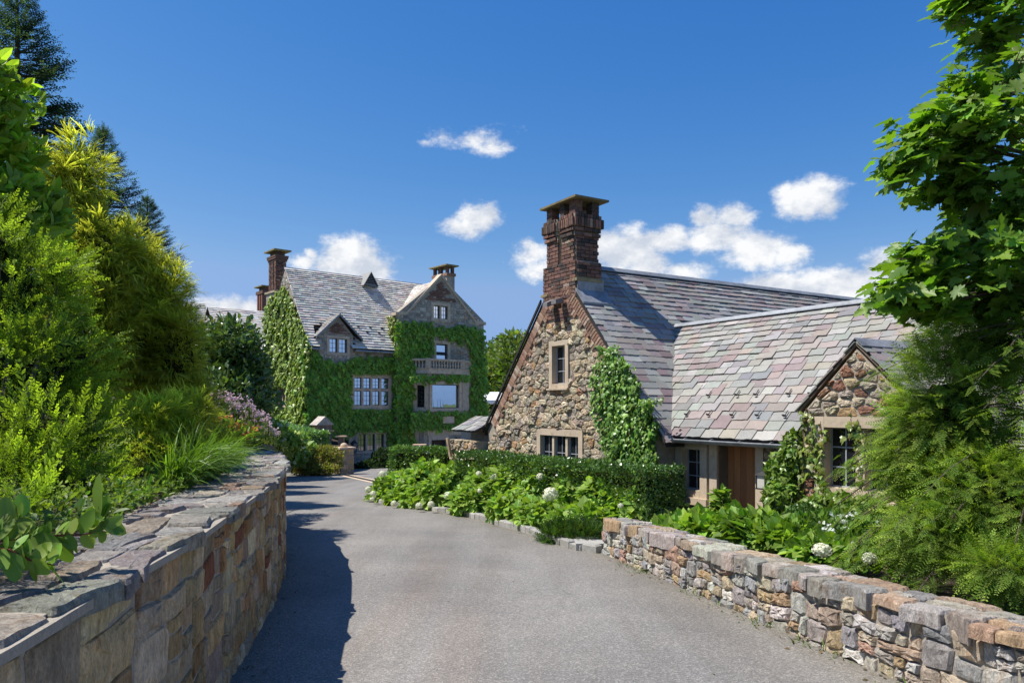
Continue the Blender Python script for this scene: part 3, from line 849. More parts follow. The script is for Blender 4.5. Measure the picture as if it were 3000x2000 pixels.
# end face towards the path
def rw_end(u, v, d):
    p = E0 + RN * (-RT + u) - RD * (d - .02); return Vector((p.x, p.y, lerp(road_z(p.y) - .08, rw_top(p.y) - .10, v / RH)))
lay_stones(kd_stones(RT, RH, rng, (.16, .3), (.1, .2), warp=.01, ws=1.6), rw_end, rw, M_STONE_N, PAL_RIGHT, rng, h=(.02, .05), gap=.01)
def rw_cap(u, w, d):
    p = E0 + RD * (u - .02) + RN * (.035 - w); return Vector((p.x, p.y, rw_top(p.y) - .01 + d))
PAL_CAPR = [(3, (.38, .33, .285)), (3, (.43, .40, .35)), (2, (.42, .32, .24)), (1.5, (.29, .275, .255)), (1.2, (.42, .30, .19)), (1.5, (.49, .47, .44))]
polys = kd_stones(RL, .43, rng, (.24, .75), (.14, .42), warp=.028, ws=1.5)
cap_slabs(polys, rw_cap, rw, M_STONE_N, PAL_CAPR, rng, .12, vary=.05, fron=1.)

# ---- granite kerb round the bed, the path stub and the trench drain
M_GRANITE = surface('granite', (.34, .33, .30), .85, .3, ((8, .2), (60, .3)), ((30, .5, .015), (140, .4, .004)))
kerb = bpy.data.objects.new('kerb', None); link(kerb, None, (-1, 15, road_z(15))); tag(kerb, kind='structure')
KC = Curve([(1.22, 10.75), (.87, 11.2), (.58, 12.05), (.165, 13.3), (-.12, 13.85), (-.59, 15), (-1.13, 16.1), (-1.61, 16.8), (-2.1, 17.5), (-3.13, 18.8), (-3.92, 20.4), (-4.25, 22.5), (-4.3, 25)])
rng = random.Random(5); u = 0.
while u < KC.L - .1:
    w = rng.uniform(.2, .36); b = MB(); vs = []
    hgt = .115 + rng.uniform(-.015, .015)
    for (du, dz, o) in ((.008, 0, 0), (w - .008, 0, 0), (w - .008, 0, .13), (.008, 0, .13)):
        x, y = KC.pos(u + du); n = KC.nrm(u + du); vs.append(Vector((x + n.x * o + rng.uniform(-.006, .006), y + n.y * o, road_z(y) - .05)))
    for k in range(4): vs.append(vs[k] + Vector((0, 0, .05 + hgt - .02 + rng.uniform(-.006, .006))))
    cc = sum(vs[4:8], Vector()) / 4
    for k in range(4): vs.append(cc + (vs[4 + k] - cc) * .8 + Vector((0, 0, .02 + rng.uniform(-.008, .006))))
    fs = [(0, 1, 5, 4), (1, 2, 6, 5), (2, 3, 7, 6), (3, 0, 4, 7), (4, 5, 9, 8), (5, 6, 10, 9), (6, 7, 11, 10), (7, 4, 8, 11), (8, 9, 10, 11)]
    b.add(vs, fs, (rng.uniform(.8, 1.15),) * 3); b.build('kerb_stone', M_GRANITE, kerb, origin=cc)
    u += w
M_FLAG = surface('flagstone', (.36, .35, .32), .85, .3, ((5, .15), (50, .15)), ((60, .3, .006),))
path = bpy.data.objects.new('path', None); link(path, None, (1.3, 11.4, road_z(11.4))); tag(path, kind='structure')
for (x0, y0, x1, y1) in ((.95, 11.0, 1.75, 11.62), (.78, 11.64, 1.75, 12.2), (1.77, 11.0, 2.6, 11.9), (1.77, 11.92, 2.6, 12.8), (.62, 12.22, 1.75, 12.9), (2.62, 10.6, 3.4, 11.5)):
    b = MB(); zb = road_z((y0 + y1) / 2)
    b.hexa([V(x0, y0, zb + .02), V(x1, y0, zb + .02), V(x1, y1, zb + .02), V(x0, y1, zb + .02), V(x0, y0, zb + .125), V(x1, y0, zb + .125), V(x1, y1, zb + .12), V(x0, y1, zb + .12)])
    b.build('flagstone', M_FLAG, path, origin=((x0 + x1) / 2, (y0 + y1) / 2, zb + .07))
drain = empty('trench_drain', (-6.6, 31.5, road_z(31.5)), 'long dark trench drain grate with pale stone edges crossing the drive', 'drain')
A_, B_ = Vector((-8.15, 35.4)), Vector((-4.2, 26.6)); dd = (B_ - A_).normalized(); nn = Vector((-dd.y, dd.x))
def strip(o0, o1, h, c, nm, mat, t0=0., t1=1.):
    b = MB(); ln = (B_ - A_).length; ps = [A_ + dd * (ln * t0) + nn * o0, A_ + dd * (ln * t1) + nn * o0, A_ + dd * (ln * t1) + nn * o1, A_ + dd * (ln * t0) + nn * o1]
    if (ps[1] - ps[0]).cross(ps[2] - ps[1]) < 0: ps = ps[::-1]
    lo = [Vector((p.x, p.y, road_z(p.y) - .02)) for p in ps]; b.hexa(lo + [p + Vector((0, 0, .02 + h)) for p in lo], c); b.build(nm, mat, drain)
strip(-.30, -.16, .012, (1.25, 1.2, 1.1), 'edge_strip', M_LIME); strip(.16, .30, .012, (1.25, 1.2, 1.1), 'edge_strip', M_LIME)
strip(-.155, .155, .006, (1, 1, 1), 'channel', M_IRON)
for i in range(16): strip(-.15, .15, .014, (2.4, 2.2, 2), 'grate', M_IRON, i / 16 + .003, (i + 1) / 16 - .003)
# ================================================================== the stone barn
BO = Vector((1.027, 15.6)); BG = Vector((.519, -.855)).normalized(); BR = Vector((.855, .519)).normalized()
def bp(s, t, z): p = BO + BG * s + BR * t; return Vector((p.x, p.y, z))
def bplane(t): p = BO + BR * t; return Plane(p, BG, -BR)
SL = 1.12; RZ = 3.0                               # roof slope, ridge height over the eye
barn = empty('stone_barn', bp(0, 2, road_z(15)), 'rubble stone barn with steep multicoloured slate roofs and tall brick chimney', 'building')
GP = bplane(0)
rng = random.Random(31)
# gable wall
GW = [(-3.12, -2.75), (2.95, -2.75), (2.95, -.42), (0, 2.88), (-3.12, -.60)]
UW = (-.385, .320, .385, 1.395); LW_ = (-.865, .812, -1.46, -.478)
mb = MB(); holed_wall(GP, GW, [(UW[0] + .02, UW[1] - .02, UW[2] + .02, UW[3] - .02), (LW_[0] + .02, LW_[1] - .02, LW_[2] + .02, LW_[3] - .02)], .42, mb)
gable = mb.build('gable_wall', M_MORTAR_D, barn)
hull = [(-3.06, -2.6), (2.95, -2.6), (2.95, -.82), (.62, 1.78), (-.62, 1.78), (-3.06, -.92)]
cells = voronoi(-3.2, -2.7, 3.1, 2.0, .215, .138, rng)
polys = []
for c in cells:
    c = clip_convex(c, hull)
    if len(c) < 3: continue
    cs = sum(p[0] for p in c) / len(c); cz = sum(p[1] for p in c) / len(c)
    for (a, b, e, f) in (UW, (LW_[0], LW_[1], LW_[2] - .04, LW_[3])):
        if len(c) < 3: break
        if max(p[0] for p in c) > a and min(p[0] for p in c) < b and max(p[1] for p in c) > e and min(p[1] for p in c) < f:
            k = max((a - cs, 0), (cs - b, 1), (e - cz, 2), (cz - f, 3))
            if k[0] < -.03: c = []; break
            c = clip_half(c, *[(1, 0, a), (-1, 0, -b), (0, 1, e), (0, -1, -f)][k[1]])
    if len(c) >= 3: polys.append(c)
lay_stones(polys, lambda u, v, d: GP.pt(u, v, d - .005), gable, M_STONE, PAL_BARN, rng, h=(.018, .075), limit=300, gap=.0035, fine=True, rnd=.14)
# brick: tumbled bands under the verges and the gable head
items = []
for sgn in (-1, 1):
    ax_dn = Vector((sgn, -SL)).normalized(); inn = Vector((-sgn * SL, -1)).normalized()
    q = .35
    lim = 4.38 if sgn < 0 else 4.25
    k = 0
    while q < lim:
        depth_ = .21 if k % 4 in (0, 3) else .34
        if q > 3.4 and sgn > 0: depth_ = .21
        p0 = Vector((0, RZ - .12)) + ax_dn * q
        for (a, b) in ((.01, .205), (.215, depth_)):
            if b - a < .04: continue
            c = p0 + inn * ((a + b) / 2)
            o = GP.pt(c.x, c.y, .012)
            M = basis(o, (GP.d * inn.x + Vector((0, 0, inn.y))) * (b - a), (GP.d * ax_dn.x + Vector((0, 0, ax_dn.y))) * .066, GP.n * .03)
            items.append((1, rng.randrange(6), M, pick(rng, [(5, (.26, .155, .11)), (3, (.32, .21, .15)), (2, (.20, .12, .09)), (1.6, (.43, .34, .265))])))
        q += .078; k += 1
items += brick_items(GP, -.62, .60, 1.62, 2.30, rng, proud=.018, skip=lambda s, z: z > RZ - .30 - SL * abs(s) or (z < 1.82 and (abs(s) > .30)) )
lay_units(items, BRICK_G, BRICK_ME, 'brick', M_BRICK, gable, 300)
stone_window(GP, *UW, barn, lights=1, fr=.115, panes=(2, 3), recess=.10, proud=.045, bar=.014, cw=.02)
stone_window(GP, *LW_, barn, lights=3, fr=.14, mull=.075, panes=(2, 2), recess=.07, proud=.045, bar=.014, casement=M_BAR, cw=.018)
# plain walls of the body
mb = MB()
mb.prism([bp(-3.12, .42, -2.75), bp(-3.12, 15, -2.75), bp(-3.12, 15, -.60), bp(-3.12, .42, -.60)], (BG * .35).to_3d())
mb.prism([bp(2.95, .42, -2.75), bp(2.95, 15, -2.75), bp(2.95, 15, -.42), bp(2.95, .42, -.42)], (BG * -.35).to_3d())
mb.prism([bp(-3.12, 15, -2.75), bp(2.95, 15, -2.75), bp(2.95, 15, -.42), bp(0, 15, 2.88), bp(-3.12, 15, -.60)], (BR * -.3).to_3d())
mb.build('side_wall', M_MORTAR, barn)
# barn roof
roof = MB()
ES = 3.22                                       # eave distance from the ridge line
for sgn in (-1, 1):
    for (s0, s1, t0) in ((0, .64, .56), (.64, ES, -.04)):
        f0 = [bp(sgn * s0, t0, RZ - SL * s0 - .10), bp(sgn * s1, t0, RZ - SL * s1 - .10), bp(sgn * s1, 15.1, RZ - SL * s1 - .10), bp(sgn * s0, 15.1, RZ - SL * s0 - .10)]
        roof.hexa(f0 + [p + V(0, 0, .07) for p in f0])
broof = roof.build('roof', M_DARK, barn)
slen = ES * math.hypot(1, SL)
up_r = (Vector((-BG.x, -BG.y, SL))).normalized(); n_r = Vector((BG.x * SL, BG.y * SL, 1)).normalized()
up_l = (Vector((BG.x, BG.y, SL))).normalized(); n_l = Vector((-BG.x * SL, -BG.y * SL, 1)).normalized()
WRT, WRZ, WET, WEZ = 2.15, 1.69, .2, -.5        # wing: ridge offset and height, eave offset and height
def keep_r(u, v):                                # leave out what lies under the wing's roof
    s = ES - v / math.hypot(1, SL); t = u - .06; z = RZ - SL * s
    if s < .66 and t < .66: return False
    if z > WRZ + .05: return True
    zw = WRZ - SL * abs(t - WRT)
    return z > zw - .28
slate_roof(bp(ES, -.06, RZ - SL * ES - .045), Vector((BR.x, BR.y, 0)), up_r, n_r, 13.5, slen, broof, rng, .19, .145, (.22, .42), keep_r, 300)
slate_roof(bp(-ES, 15.1, RZ - SL * ES - .045), Vector((-BR.x, -BR.y, 0)), up_l, n_l, 15.1, slen, broof, random.Random(3), .24, .2, (.3, .5), lambda u, v: not (v / math.hypot(1, SL) > ES - .66 and u > 14.4), 0)
def ridge_cap(mb, p0, p1, side, up, w=.17, slope=SL, th=.012, dz=.05):
    for sg in (-1, 1):
        sd = side * (sg * w); dn = Vector((0, 0, -slope * w)); lift = Vector((0, 0, dz))
        a, b = p0 + lift, p1 + lift
        mb.hexa([a + sd + dn, b + sd + dn, b, a, a + sd + dn + Vector((0, 0, th)), b + sd + dn + Vector((0, 0, th)), b + Vector((0, 0, th)), a + Vector((0, 0, th))])
mb = MB(); ridge_cap(mb, bp(0, .6, RZ - .01), bp(0, 15.1, RZ - .01), BG.to_3d(), None, w=.08)
mb.build('ridge_flashing', M_LEAD, broof)
# verge trims
mb = MB()
for sgn in (-1, 1):
    w = .055 if sgn < 0 else .03
    x0 = .66; mb.hexa([bp(-x0, -.085, RZ - SL * x0 - .02), bp(-x0, -.045, RZ - SL * x0 - .02), bp(sgn * (ES + .02), -.045, RZ - SL * (ES + .02) - .02), bp(sgn * (ES + .02), -.085, RZ - SL * (ES + .02) - .02),
             bp(-x0, -.085, RZ - SL * x0 + w), bp(-x0, -.045, RZ - SL * x0 + w), bp(sgn * (ES + .02), -.045, RZ - SL * (ES + .02) + w), bp(sgn * (ES + .02), -.085, RZ - SL * (ES + .02) + w)] if sgn < 0 else
            [bp(.62, -.07, RZ - SL * .62 - .05), bp(.62, -.045, RZ - SL * .62 - .05), bp(ES, -.045, RZ - SL * ES - .05), bp(ES, -.07, RZ - SL * ES - .05),
             bp(.62, -.07, RZ - SL * .62 + .02), bp(.62, -.045, RZ - SL * .62 + .02), bp(ES, -.045, RZ - SL * ES + .02), bp(ES, -.07, RZ - SL * ES + .02)])
mb.build('verge_trim', M_DARK, broof)

# chimney on the gable head
ch = MB(); B = GP.box
B(ch, -.60, .575, 1.95, 2.98, -.60, .012)
B(ch, -.49, -.06, 2.98, 3.93, -.58, -.008); B(ch, .06, .51, 2.98, 3.93, -.58, -.008); B(ch, -.0601, .0601, 2.98, 3.90, -.52, -.13)
for (z0, z1, o) in ((3.50, 3.58, .03), (3.60, 3.67, .05), (3.68, 3.86, .075), (3.86, 3.94, .045)):
    B(ch, -.49 - o, -.075 + o * .3, z0, z1, -.58 - o, o); B(ch, .075 - o * .3, .51 + o, z0, z1, -.58 - o, o)
chim = ch.build('chimney', M_MORTAR_D, barn)
PAL_CHIM = [(5, (0.172, 0.096, 0.075)), (3, (0.219, 0.125, 0.093)), (3, (0.127, 0.079, 0.066)), (2.6, (0.082, 0.065, 0.058)), (.8, (0.304, 0.222, 0.169)), (.8, (0.054, 0.048, 0.047))]
RP = Plane((BO + BG * .575), BR, BG)             # right-hand face
items = brick_items(GP, -.60, .575, 2.24, 2.98, rng, proud=.03, pal=PAL_CHIM)
for (a, b) in ((-.49, -.06), (.06, .51)): items += brick_items(GP, a, b, 2.985, 3.50, rng, proud=.01, pal=PAL_CHIM)
items += brick_items(RP, .0, .60, 2.66, 2.98, rng, proud=.018, pal=PAL_CHIM)
RP2 = Plane((BO + BG * .51), BR, BG)
items += brick_items(RP2, .01, .58, 2.985, 3.50, rng, proud=.018, pal=PAL_CHIM)
for (z0, z1, o) in ((3.50, 3.575, .03), (3.595, 3.668, .05)):
    for (a, b) in ((-.49 - o, -.075), (.075, .51 + o)): items += brick_items(GP, a, b, z0, z1, rng, proud=.018 + o, pal=PAL_CHIM)
    items += brick_items(RP2, -o, .58 + o, z0, z1, rng, proud=.018 + o, pal=PAL_CHIM)
for (z0, z1, o) in ((3.68, 3.86, .075), (3.87, 3.945, .045)):       # soldier courses: upright bricks
    for (a, b) in ((-.49 - o, -.075), (.075, .51 + o)): items += brick_items(GP, a, b, z0, z1, rng, proud=.018 + o, bl=.064, bh=.2, pal=PAL_CHIM)
    items += brick_items(RP2, -o, .58 + o, z0, z1, rng, proud=.018 + o, bl=.064, bh=.2, pal=PAL_CHIM)
lay_units(items, BRICK_G, BRICK_ME, 'brick', M_BRICK, chim, 300)
for (a, b) in ((-.50, -.30), (.00, .14), (.33, .53)):     # piers that carry the cap
    for (o0, o1) in ((-.60, -.42), (-.17, .02)):
        mb = MB()
        for k in range(4):
            z = 3.945 + k * .072; B(mb, a, b, z, z + .064, o0, o1, pick(rng, PAL_CHIM)); B(mb, a + .01, b - .01, z + .064, z + .072, o0 + .01, o1 - .01, (.3, .27, .22))
        mb.build('cap_pier', M_BRICK, chim)
mb = MB(); B(mb, -.62, .69, 4.235, 4.275, -.74, .13, (.36, .36, .25)); mb.build('cap_slab', M_LIME_D, chim)
mb = MB(); B(mb, .40, .63, 2.56, 2.62, -.62, .05, (.5, .5, .36)); B(mb, -.68, -.42, 2.36, 2.41, -.4, .06, (.5, .5, .36)); mb.build('ledge', M_LIME_D, chim)
mb = MB()                                         # lead flashing round the stack
mb.prism([bp(.60, -.012, 2.24), bp(.60, .66, 2.24), bp(.60, .66, 2.62), bp(.60, -.012, 2.62)], (BG * .014).to_3d())
mb.hexa([bp(.58, -.05, 2.30), bp(.58, .72, 2.30), bp(.86, .72, 2.06), bp(.86, -.05, 2.06), bp(.58, -.05, 2.42), bp(.58, .72, 2.42), bp(.86, .72, 2.10), bp(.86, -.05, 2.10)])
mb.build('lead_flashing', M_LEAD, chim)
mb = MB()                                         # twin floodlight at the gable head
B(mb, -.06, .05, 2.16, 2.22, .02, .10, (1, 1, 1))
for (a, tilt) in ((-.24, .06), (.08, .03)):
    q = [GP.pt(a, 2.14, .10), GP.pt(a + .17, 2.14, .10), GP.pt(a + .17, 2.14, .30), GP.pt(a, 2.14, .30)]
    mb.hexa([q[0] + V(0, 0, .0), q[1] + V(0, 0, 0), q[2] - V(0, 0, tilt), q[3] - V(0, 0, tilt), q[0] + V(0, 0, .12), q[1] + V(0, 0, .12), q[2] + V(0, 0, .09 - tilt), q[3] + V(0, 0, .09 - tilt)], (10, 9, 8))
mb.build('floodlight', M_IRON, barn)

# ---- the wing
WT = .45; WP = bplane(WT)
SW0, SW1 = 2.95, 9.6
WWIN = (2.98, 3.74, -1.58, -.585); WDOOR = (3.965, 4.775, -2.62, -.62)
mb = MB(); holed_wall(WP, [(SW0, -2.75), (SW1, -2.75), (SW1, -.38), (SW0, -.38)], [(WWIN[0] + .02, WWIN[1] - .02, WWIN[2] + .02, WWIN[3] - .02), WDOOR], .35, mb)
mb.prism([bp(SW1, WT, -2.75), bp(SW1, 3.95, -2.75), bp(SW1, 3.95, -.4), bp(SW1, WRT, 1.6), bp(SW1, WT, -.4)], (BG * -.3).to_3d())
mb.prism([bp(2.95, 3.9, -2.75), bp(SW1, 3.9, -2.75), bp(SW1, 3.9, -.4), bp(2.95, 3.9, -.4)], (BR * -.3).to_3d())
wwall = mb.build('wing_wall', M_MORTAR_D, barn)
def rect_cells(cells, r):
    out = []
    for c in cells:
        c = clip_convex(c, [(r[0], r[2]), (r[1], r[2]), (r[1], r[3]), (r[0], r[3])])
        if len(c) >= 3: out.append(c)
    return out
for (a, b, z0, z1) in ((2.95, WWIN[0], -2.6, -.62), (WWIN[0], 3.80, -2.6, WWIN[2] - .10), (4.93, 5.9, -2.6, -.62)):
    lay_stones(rect_cells(voronoi(a - .3, z0 - .2, b + .3, z1 + .2, .25, .17, rng), (a, b, z0, z1)), lambda u, v, d: WP.pt(u, v, d - .005), wwall, M_STONE, PAL_BARN, rng, h=(.03, .08), gap=.013)
stone_window(WP, *WWIN, barn, lights=1, fr=.16, panes=(2, 3), recess=.12, proud=.05, sill=.12, bar=.016, cw=.02)
# door with stone jambs
mb = MB()
WP.box(mb, 3.80, 3.965, -2.6, -.62, -.3, .05); WP.box(mb, 4.775, 4.925, -2.6, -.62, -.3, .05); WP.box(mb, 3.80, 4.925, -.62, -.44, -.3, .048)
dfr = mb.build('door_surround', M_LIME, barn)
M_WOOD = surface('oak_boards', (.30, .135, .055), .55, .35, ((2, .15), (30, .2)), ((40, .2, .004),), vec_scale=(6, 6, .6))
mb = MB(); WP.box(mb, 3.966, 4.774, -2.6, -.622, -.27, -.24); door = mb.build('door', M_WOOD, barn)
for k in range(6):
    b = MB(); x0 = 3.972 + k * .1335; v = rng.uniform(.8, 1.2); WP.box(b, x0, x0 + .129, -2.58, -.64, -.239, -.215 + rng.uniform(-.003, .003), (v, v, v)); b.build('plank', M_WOOD, door)
mb = MB(); mb.tube([WP.pt(4.04, -1.62, -.2), WP.pt(4.04, -1.62, -.15), WP.pt(4.14, -1.62, -.15)], .011, 6); mb.build('handle', M_IRON, door)
# wing roof
roof = MB()
def wr_piece(s0, s1, t0, sa=None):                # a piece of the front slope from offset t0 up to the ridge
    z0 = WEZ + SL * (t0 - WET); q = [bp(sa if sa is not None else s0, WRT, WRZ - .10), bp(s1, WRT, WRZ - .10), bp(s1, t0, z0 - .10), bp(s0, t0, z0 - .10)]
    roof.hexa(q + [p + V(0, 0, .07) for p in q])
wr_piece(2.6, 5.80, WET, 1.0); wr_piece(5.80, 7.58, 1.0); wr_piece(7.58, SW1 + .12, WET)
q = [bp(1.0, WRT, WRZ - .10), bp(SW1 + .12, WRT, WRZ - .10), bp(SW1 + .12, 2 * WRT - WET, WEZ - .10), bp(1.0, 2 * WRT - WET, WEZ - .10)]; roof.hexa(q + [p + V(0, 0, .07) for p in q])
wroof = roof.build('wing_roof', M_DARK, barn)
GL, GRR, GPK, GPZ, GEZ = 5.82, 7.56, 6.69, .86, -.03     # gablet: sides, peak
up_w = Vector((BR.x, BR.y, SL)).normalized(); n_w = Vector((-BR.x * SL, -BR.y * SL, 1)).normalized()
wslen = (WRT - WET) * math.hypot(1, SL)
W0 = 1.0
def keep_w(u, v):
    s = W0 + u; t = WET + v / math.hypot(1, SL); z = WEZ + SL * (t - WET)
    if z < RZ - SL * s - .30: return False
    if z < GPZ - 1.0 * abs(s - GPK) - .22 and t < 1.3: return False
    return True
slate_roof(bp(W0, WET - .02, WEZ - .035), Vector((BG.x, BG.y, 0)), up_w, n_w, SW1 - W0 + .12, wslen, wroof, random.Random(77), .20, .125, (.22, .42), keep_w, 300)
slate_roof(bp(SW1 + .12, 2 * WRT - WET, WEZ - .035), Vector((-BG.x, -BG.y, 0)), Vector((-BR.x, -BR.y, SL)).normalized(), Vector((BR.x * SL, BR.y * SL, 1)).normalized(), 6.4, wslen, wroof, random.Random(78), .25, .2, (.3, .5), None, 0)
mb = MB(); ridge_cap(mb, bp(1.12, WRT, WRZ), bp(SW1 + .12, WRT, WRZ), BR.to_3d(), None, w=.06, dz=.045)
mb.build('ridge_flashing', M_LEAD, wroof)
# snow guards
def snow_guard(s, v):
    t = WET + v / math.hypot(1, SL); z = WEZ + SL * (t - WET)
    o = bp(s, t, z) + n_w * .055; e = Vector((BG.x, BG.y, 0)); b = MB()
    b.obox(o - e * .010 - up_w * .05, e * .020, up_w * .12, n_w * .005)
    b.obox(o - e * .036 - up_w * .052, e * .072, up_w * .008, n_w * .034)
    b.obox(o - e * .018 - up_w * .06, e * .036, up_w * .008, n_w * .05)
    b.build('snow_guard', M_IRON, wroof, origin=o)
for i in range(6): snow_guard(3.45 + i * .52 + (.12 if i % 2 else 0), .92); 
for i in range(6): snow_guard(3.22 + i * .52, .47)
# gutter and downpipe
mb = MB()
gz = WEZ - .07; pts_o = []
for k in range(7):
    a = math.pi + math.pi * k / 6
    pts_o.append((math.cos(a) * .065, math.sin(a) * .06))
vs = []; fs = []
for s in (2.62, 5.80):
    for (dt, dz) in pts_o: vs.append(bp(s, WET - .06 + dt, gz + dz))
for k in range(6): fs.append((k, k + 1, k + 8, k + 7))
mb.add(vs, fs); mb.tube([bp(2.62, WET - .127, gz), bp(5.80, WET - .127, gz)], .012, 6)
for s in (2.9, 3.5, 4.1, 4.7, 5.3): mb.tube([bp(s, WET - .125, gz), bp(s, WET - .06, gz + .03), bp(s, WET + .05, gz + .02)], .008, 5)
mb.build('gutter', M_LEAD, barn)
mb = MB(); mb.tube([bp(5.45, WET - .06, gz - .05), bp(5.42, WT - .12, gz - .3), bp(5.42, WT - .10, -2.6)], .045, 8); mb.build('downpipe', M_LEAD, barn)
# gablet over the paired window
M_OAKTRIM = surface('weathered_oak', (.16, .12, .09), .8, .2, ((5, .25), (40, .2)), ((50, .3, .005),))
P3 = bplane(.16); GWIN = (6.06, 7.42, -1.24, -.14)
mb = MB(); holed_wall(P3, [(GL + .04, -2.75), (GRR - .04, -2.75), (GRR - .04, GEZ - .05), (GPK, GPZ - .09), (GL + .04, GEZ - .05)], [(GWIN[0] + .02, GWIN[1] - .02, GWIN[2] + .02, GWIN[3] - .02)], .6, mb)
gwall = mb.build('gablet_wall', M_MORTAR_D, barn)
hull = [(GL + .04, -2.6), (GRR - .04, -2.6), (GRR - .04, GEZ - .06), (GPK, GPZ - .10), (GL + .04, GEZ - .06)]
polys = []
for c in voronoi(GL - .2, -2.7, GRR + .2, 1., .21, .125, rng):
    c = clip_convex(c, hull)
    if len(c) < 3: continue
    cs = sum(p[0] for p in c) / len(c); cz = sum(p[1] for p in c) / len(c)
    a, b, e, f = GWIN[0], GWIN[1], GWIN[2] - .04, GWIN[3]
    if max(p[0] for p in c) > a and min(p[0] for p in c) < b and max(p[1] for p in c) > e and min(p[1] for p in c) < f:
        k = max((a - cs, 0), (cs - b, 1), (e - cz, 2), (cz - f, 3))
        if k[0] < -.03: continue
        c = clip_half(c, *[(1, 0, a), (-1, 0, -b), (0, 1, e), (0, -1, -f)][k[1]])
    if len(c) >= 3: polys.append(c)
lay_stones(polys, lambda u, v, d: P3.pt(u, v, d - .005), gwall, M_STONE, PAL_BARN + [(5, (.28, .15, .10))], rng, h=(.02, .06), gap=.012)
stone_window(P3, *GWIN, barn, lights=2, fr=.15, mull=.13, panes=(2, 3), recess=.14, proud=.04, bar=.018, cw=.02)
mb = MB()
for sg in (-1, 1):
    q = [bp(GPK, .14, GPZ - .04), bp(GPK, 1.5, GPZ - .04), bp(GPK + sg * .92, 1.5, GPZ - .96), bp(GPK + sg * .92, .14, GPZ - .96)]
    mb.hexa(q + [p + V(0, 0, .03) for p in q])
groof = mb.build('gablet_roof', M_OAKTRIM, barn)
for sg, k in ((-1, 5), (1, 6)):
    e = Vector((BR.x, BR.y, 0)) * (1 if sg > 0 else -1); u_ = Vector((-sg * BG.x, -sg * BG.y, 1.0)).normalized(); n_ = Vector((sg * BG.x, sg * BG.y, 1.0)).normalized()
    o = bp(GPK + sg * .94, .115 if sg > 0 else 1.465, GPZ - .94 - .005)
    slate_roof(o, e, u_, n_, 1.35, .94 * 1.414, groof, random.Random(k), .2, .16, (.2, .36), (lambda u, v: v / 1.414 > u - .55) if sg > 0 else (lambda u, v: v / 1.414 > (1.35 - u) - .55), 60)
mb = MB(); ridge_cap(mb, bp(GPK, .11, GPZ - .0), bp(GPK, 1.45, GPZ - .0), BG.to_3d(), None, w=.11, slope=1.0, dz=.05)
mb.build('ridge_flashing', M_LEAD, groof)
# wall lantern beside the door
lan = empty('wall_lantern', WP.pt(5.05, -1.28, .1), 'small black iron wall lantern beside the oak barn door', 'lantern')
mb = MB(); WP.box(mb, 5.02, 5.08, -1.12, -.98, 0.05, .09); WP.box(mb, 5.04, 5.06, -1.02, -1.0, .09, .17); mb.build('bracket', M_IRON, lan)
mb = MB()
for (a, o) in ((4.965, .095), (5.125, .095), (4.965, .245), (5.125, .245)): WP.box(mb, a, a + .012, -1.26, -1.06, o, o + .012)
WP.box(mb, 4.955, 5.147, -1.275, -1.26, .085, .267)
c4 = [WP.pt(4.945, -1.06, .275), WP.pt(5.157, -1.06, .275), WP.pt(5.157, -1.06, .075), WP.pt(4.945, -1.06, .075)]; top = WP.pt(5.051, -.985, .175)
mb.add(c4 + [top], [(0, 1, 4), (1, 2, 4), (2, 3, 4), (3, 0, 4), (3, 2, 1, 0)]); mb.build('cage', M_IRON, lan)
M_FROST = surface('lantern_glass', (.55, .53, .47), .25, .5, ((20, .1),), ())
mb = MB(); WP.box(mb, 4.975, 5.127, -1.255, -1.062, .105, .247); mb.build('glass', M_FROST, lan)

# stub wall with slate coping at the far corner of the gable
stub = empty('stub_wall', bp(-3.7, .2, road_z(19)), 'short rubble stub wall with small slate coping at far corner of barn gable', 'wall')
SP = bplane(.1); mb = MB(); SP.box(mb, -4.22, -3.12, -2.8, -.55, -.3, .0); core = mb.build('wall_core', M_MORTAR, stub)
SP2 = bplane(-.28); mb = MB(); SP2.box(mb, -4.62, -3.14, -2.8, -.86, -.3, 0.); low = mb.build('low_wall', M_MORTAR, stub)
lay_stones(rect_cells(voronoi(-4.9, -1.9, -3.0, -.7, .2, .15, rng), (-4.62, -3.14, -1.8, -.84)), lambda u, v, d: SP2.pt(u, v, d), low, M_STONE, PAL_BARN, rng, h=(.03, .07))
cap = MB(); q = [bp(-4.36, -.34, -.64), bp(-3.13, -.34, -.64), bp(-3.13, .36, -.30), bp(-4.36, .36, -.30)]; cap.hexa(q + [p + V(0, 0, .04) for p in q]); cp = cap.build('coping', M_DARK, stub)
slate_roof(bp(-4.38, -.36, -.625), Vector((BG.x, BG.y, 0)), Vector((BR.x, BR.y, .486)).normalized(), Vector((-BR.x * .486, -BR.y * .486, 1)).normalized(), 1.24, .80, cp, random.Random(9), .27, .24, (.22, .34), None)
mb = MB(); mb.hexa([bp(-4.44, -.42, -1.3), bp(-4.34, -.42, -1.3), bp(-4.34, -.36, -1.3), bp(-4.44, -.36, -1.3), bp(-4.50, -.48, -.82), bp(-4.40, -.48, -.82), bp(-4.40, -.42, -.82), bp(-4.50, -.42, -.82)], (.9, .8, .7)); mb.build('leaning_slab', M_LIME_D, stub)
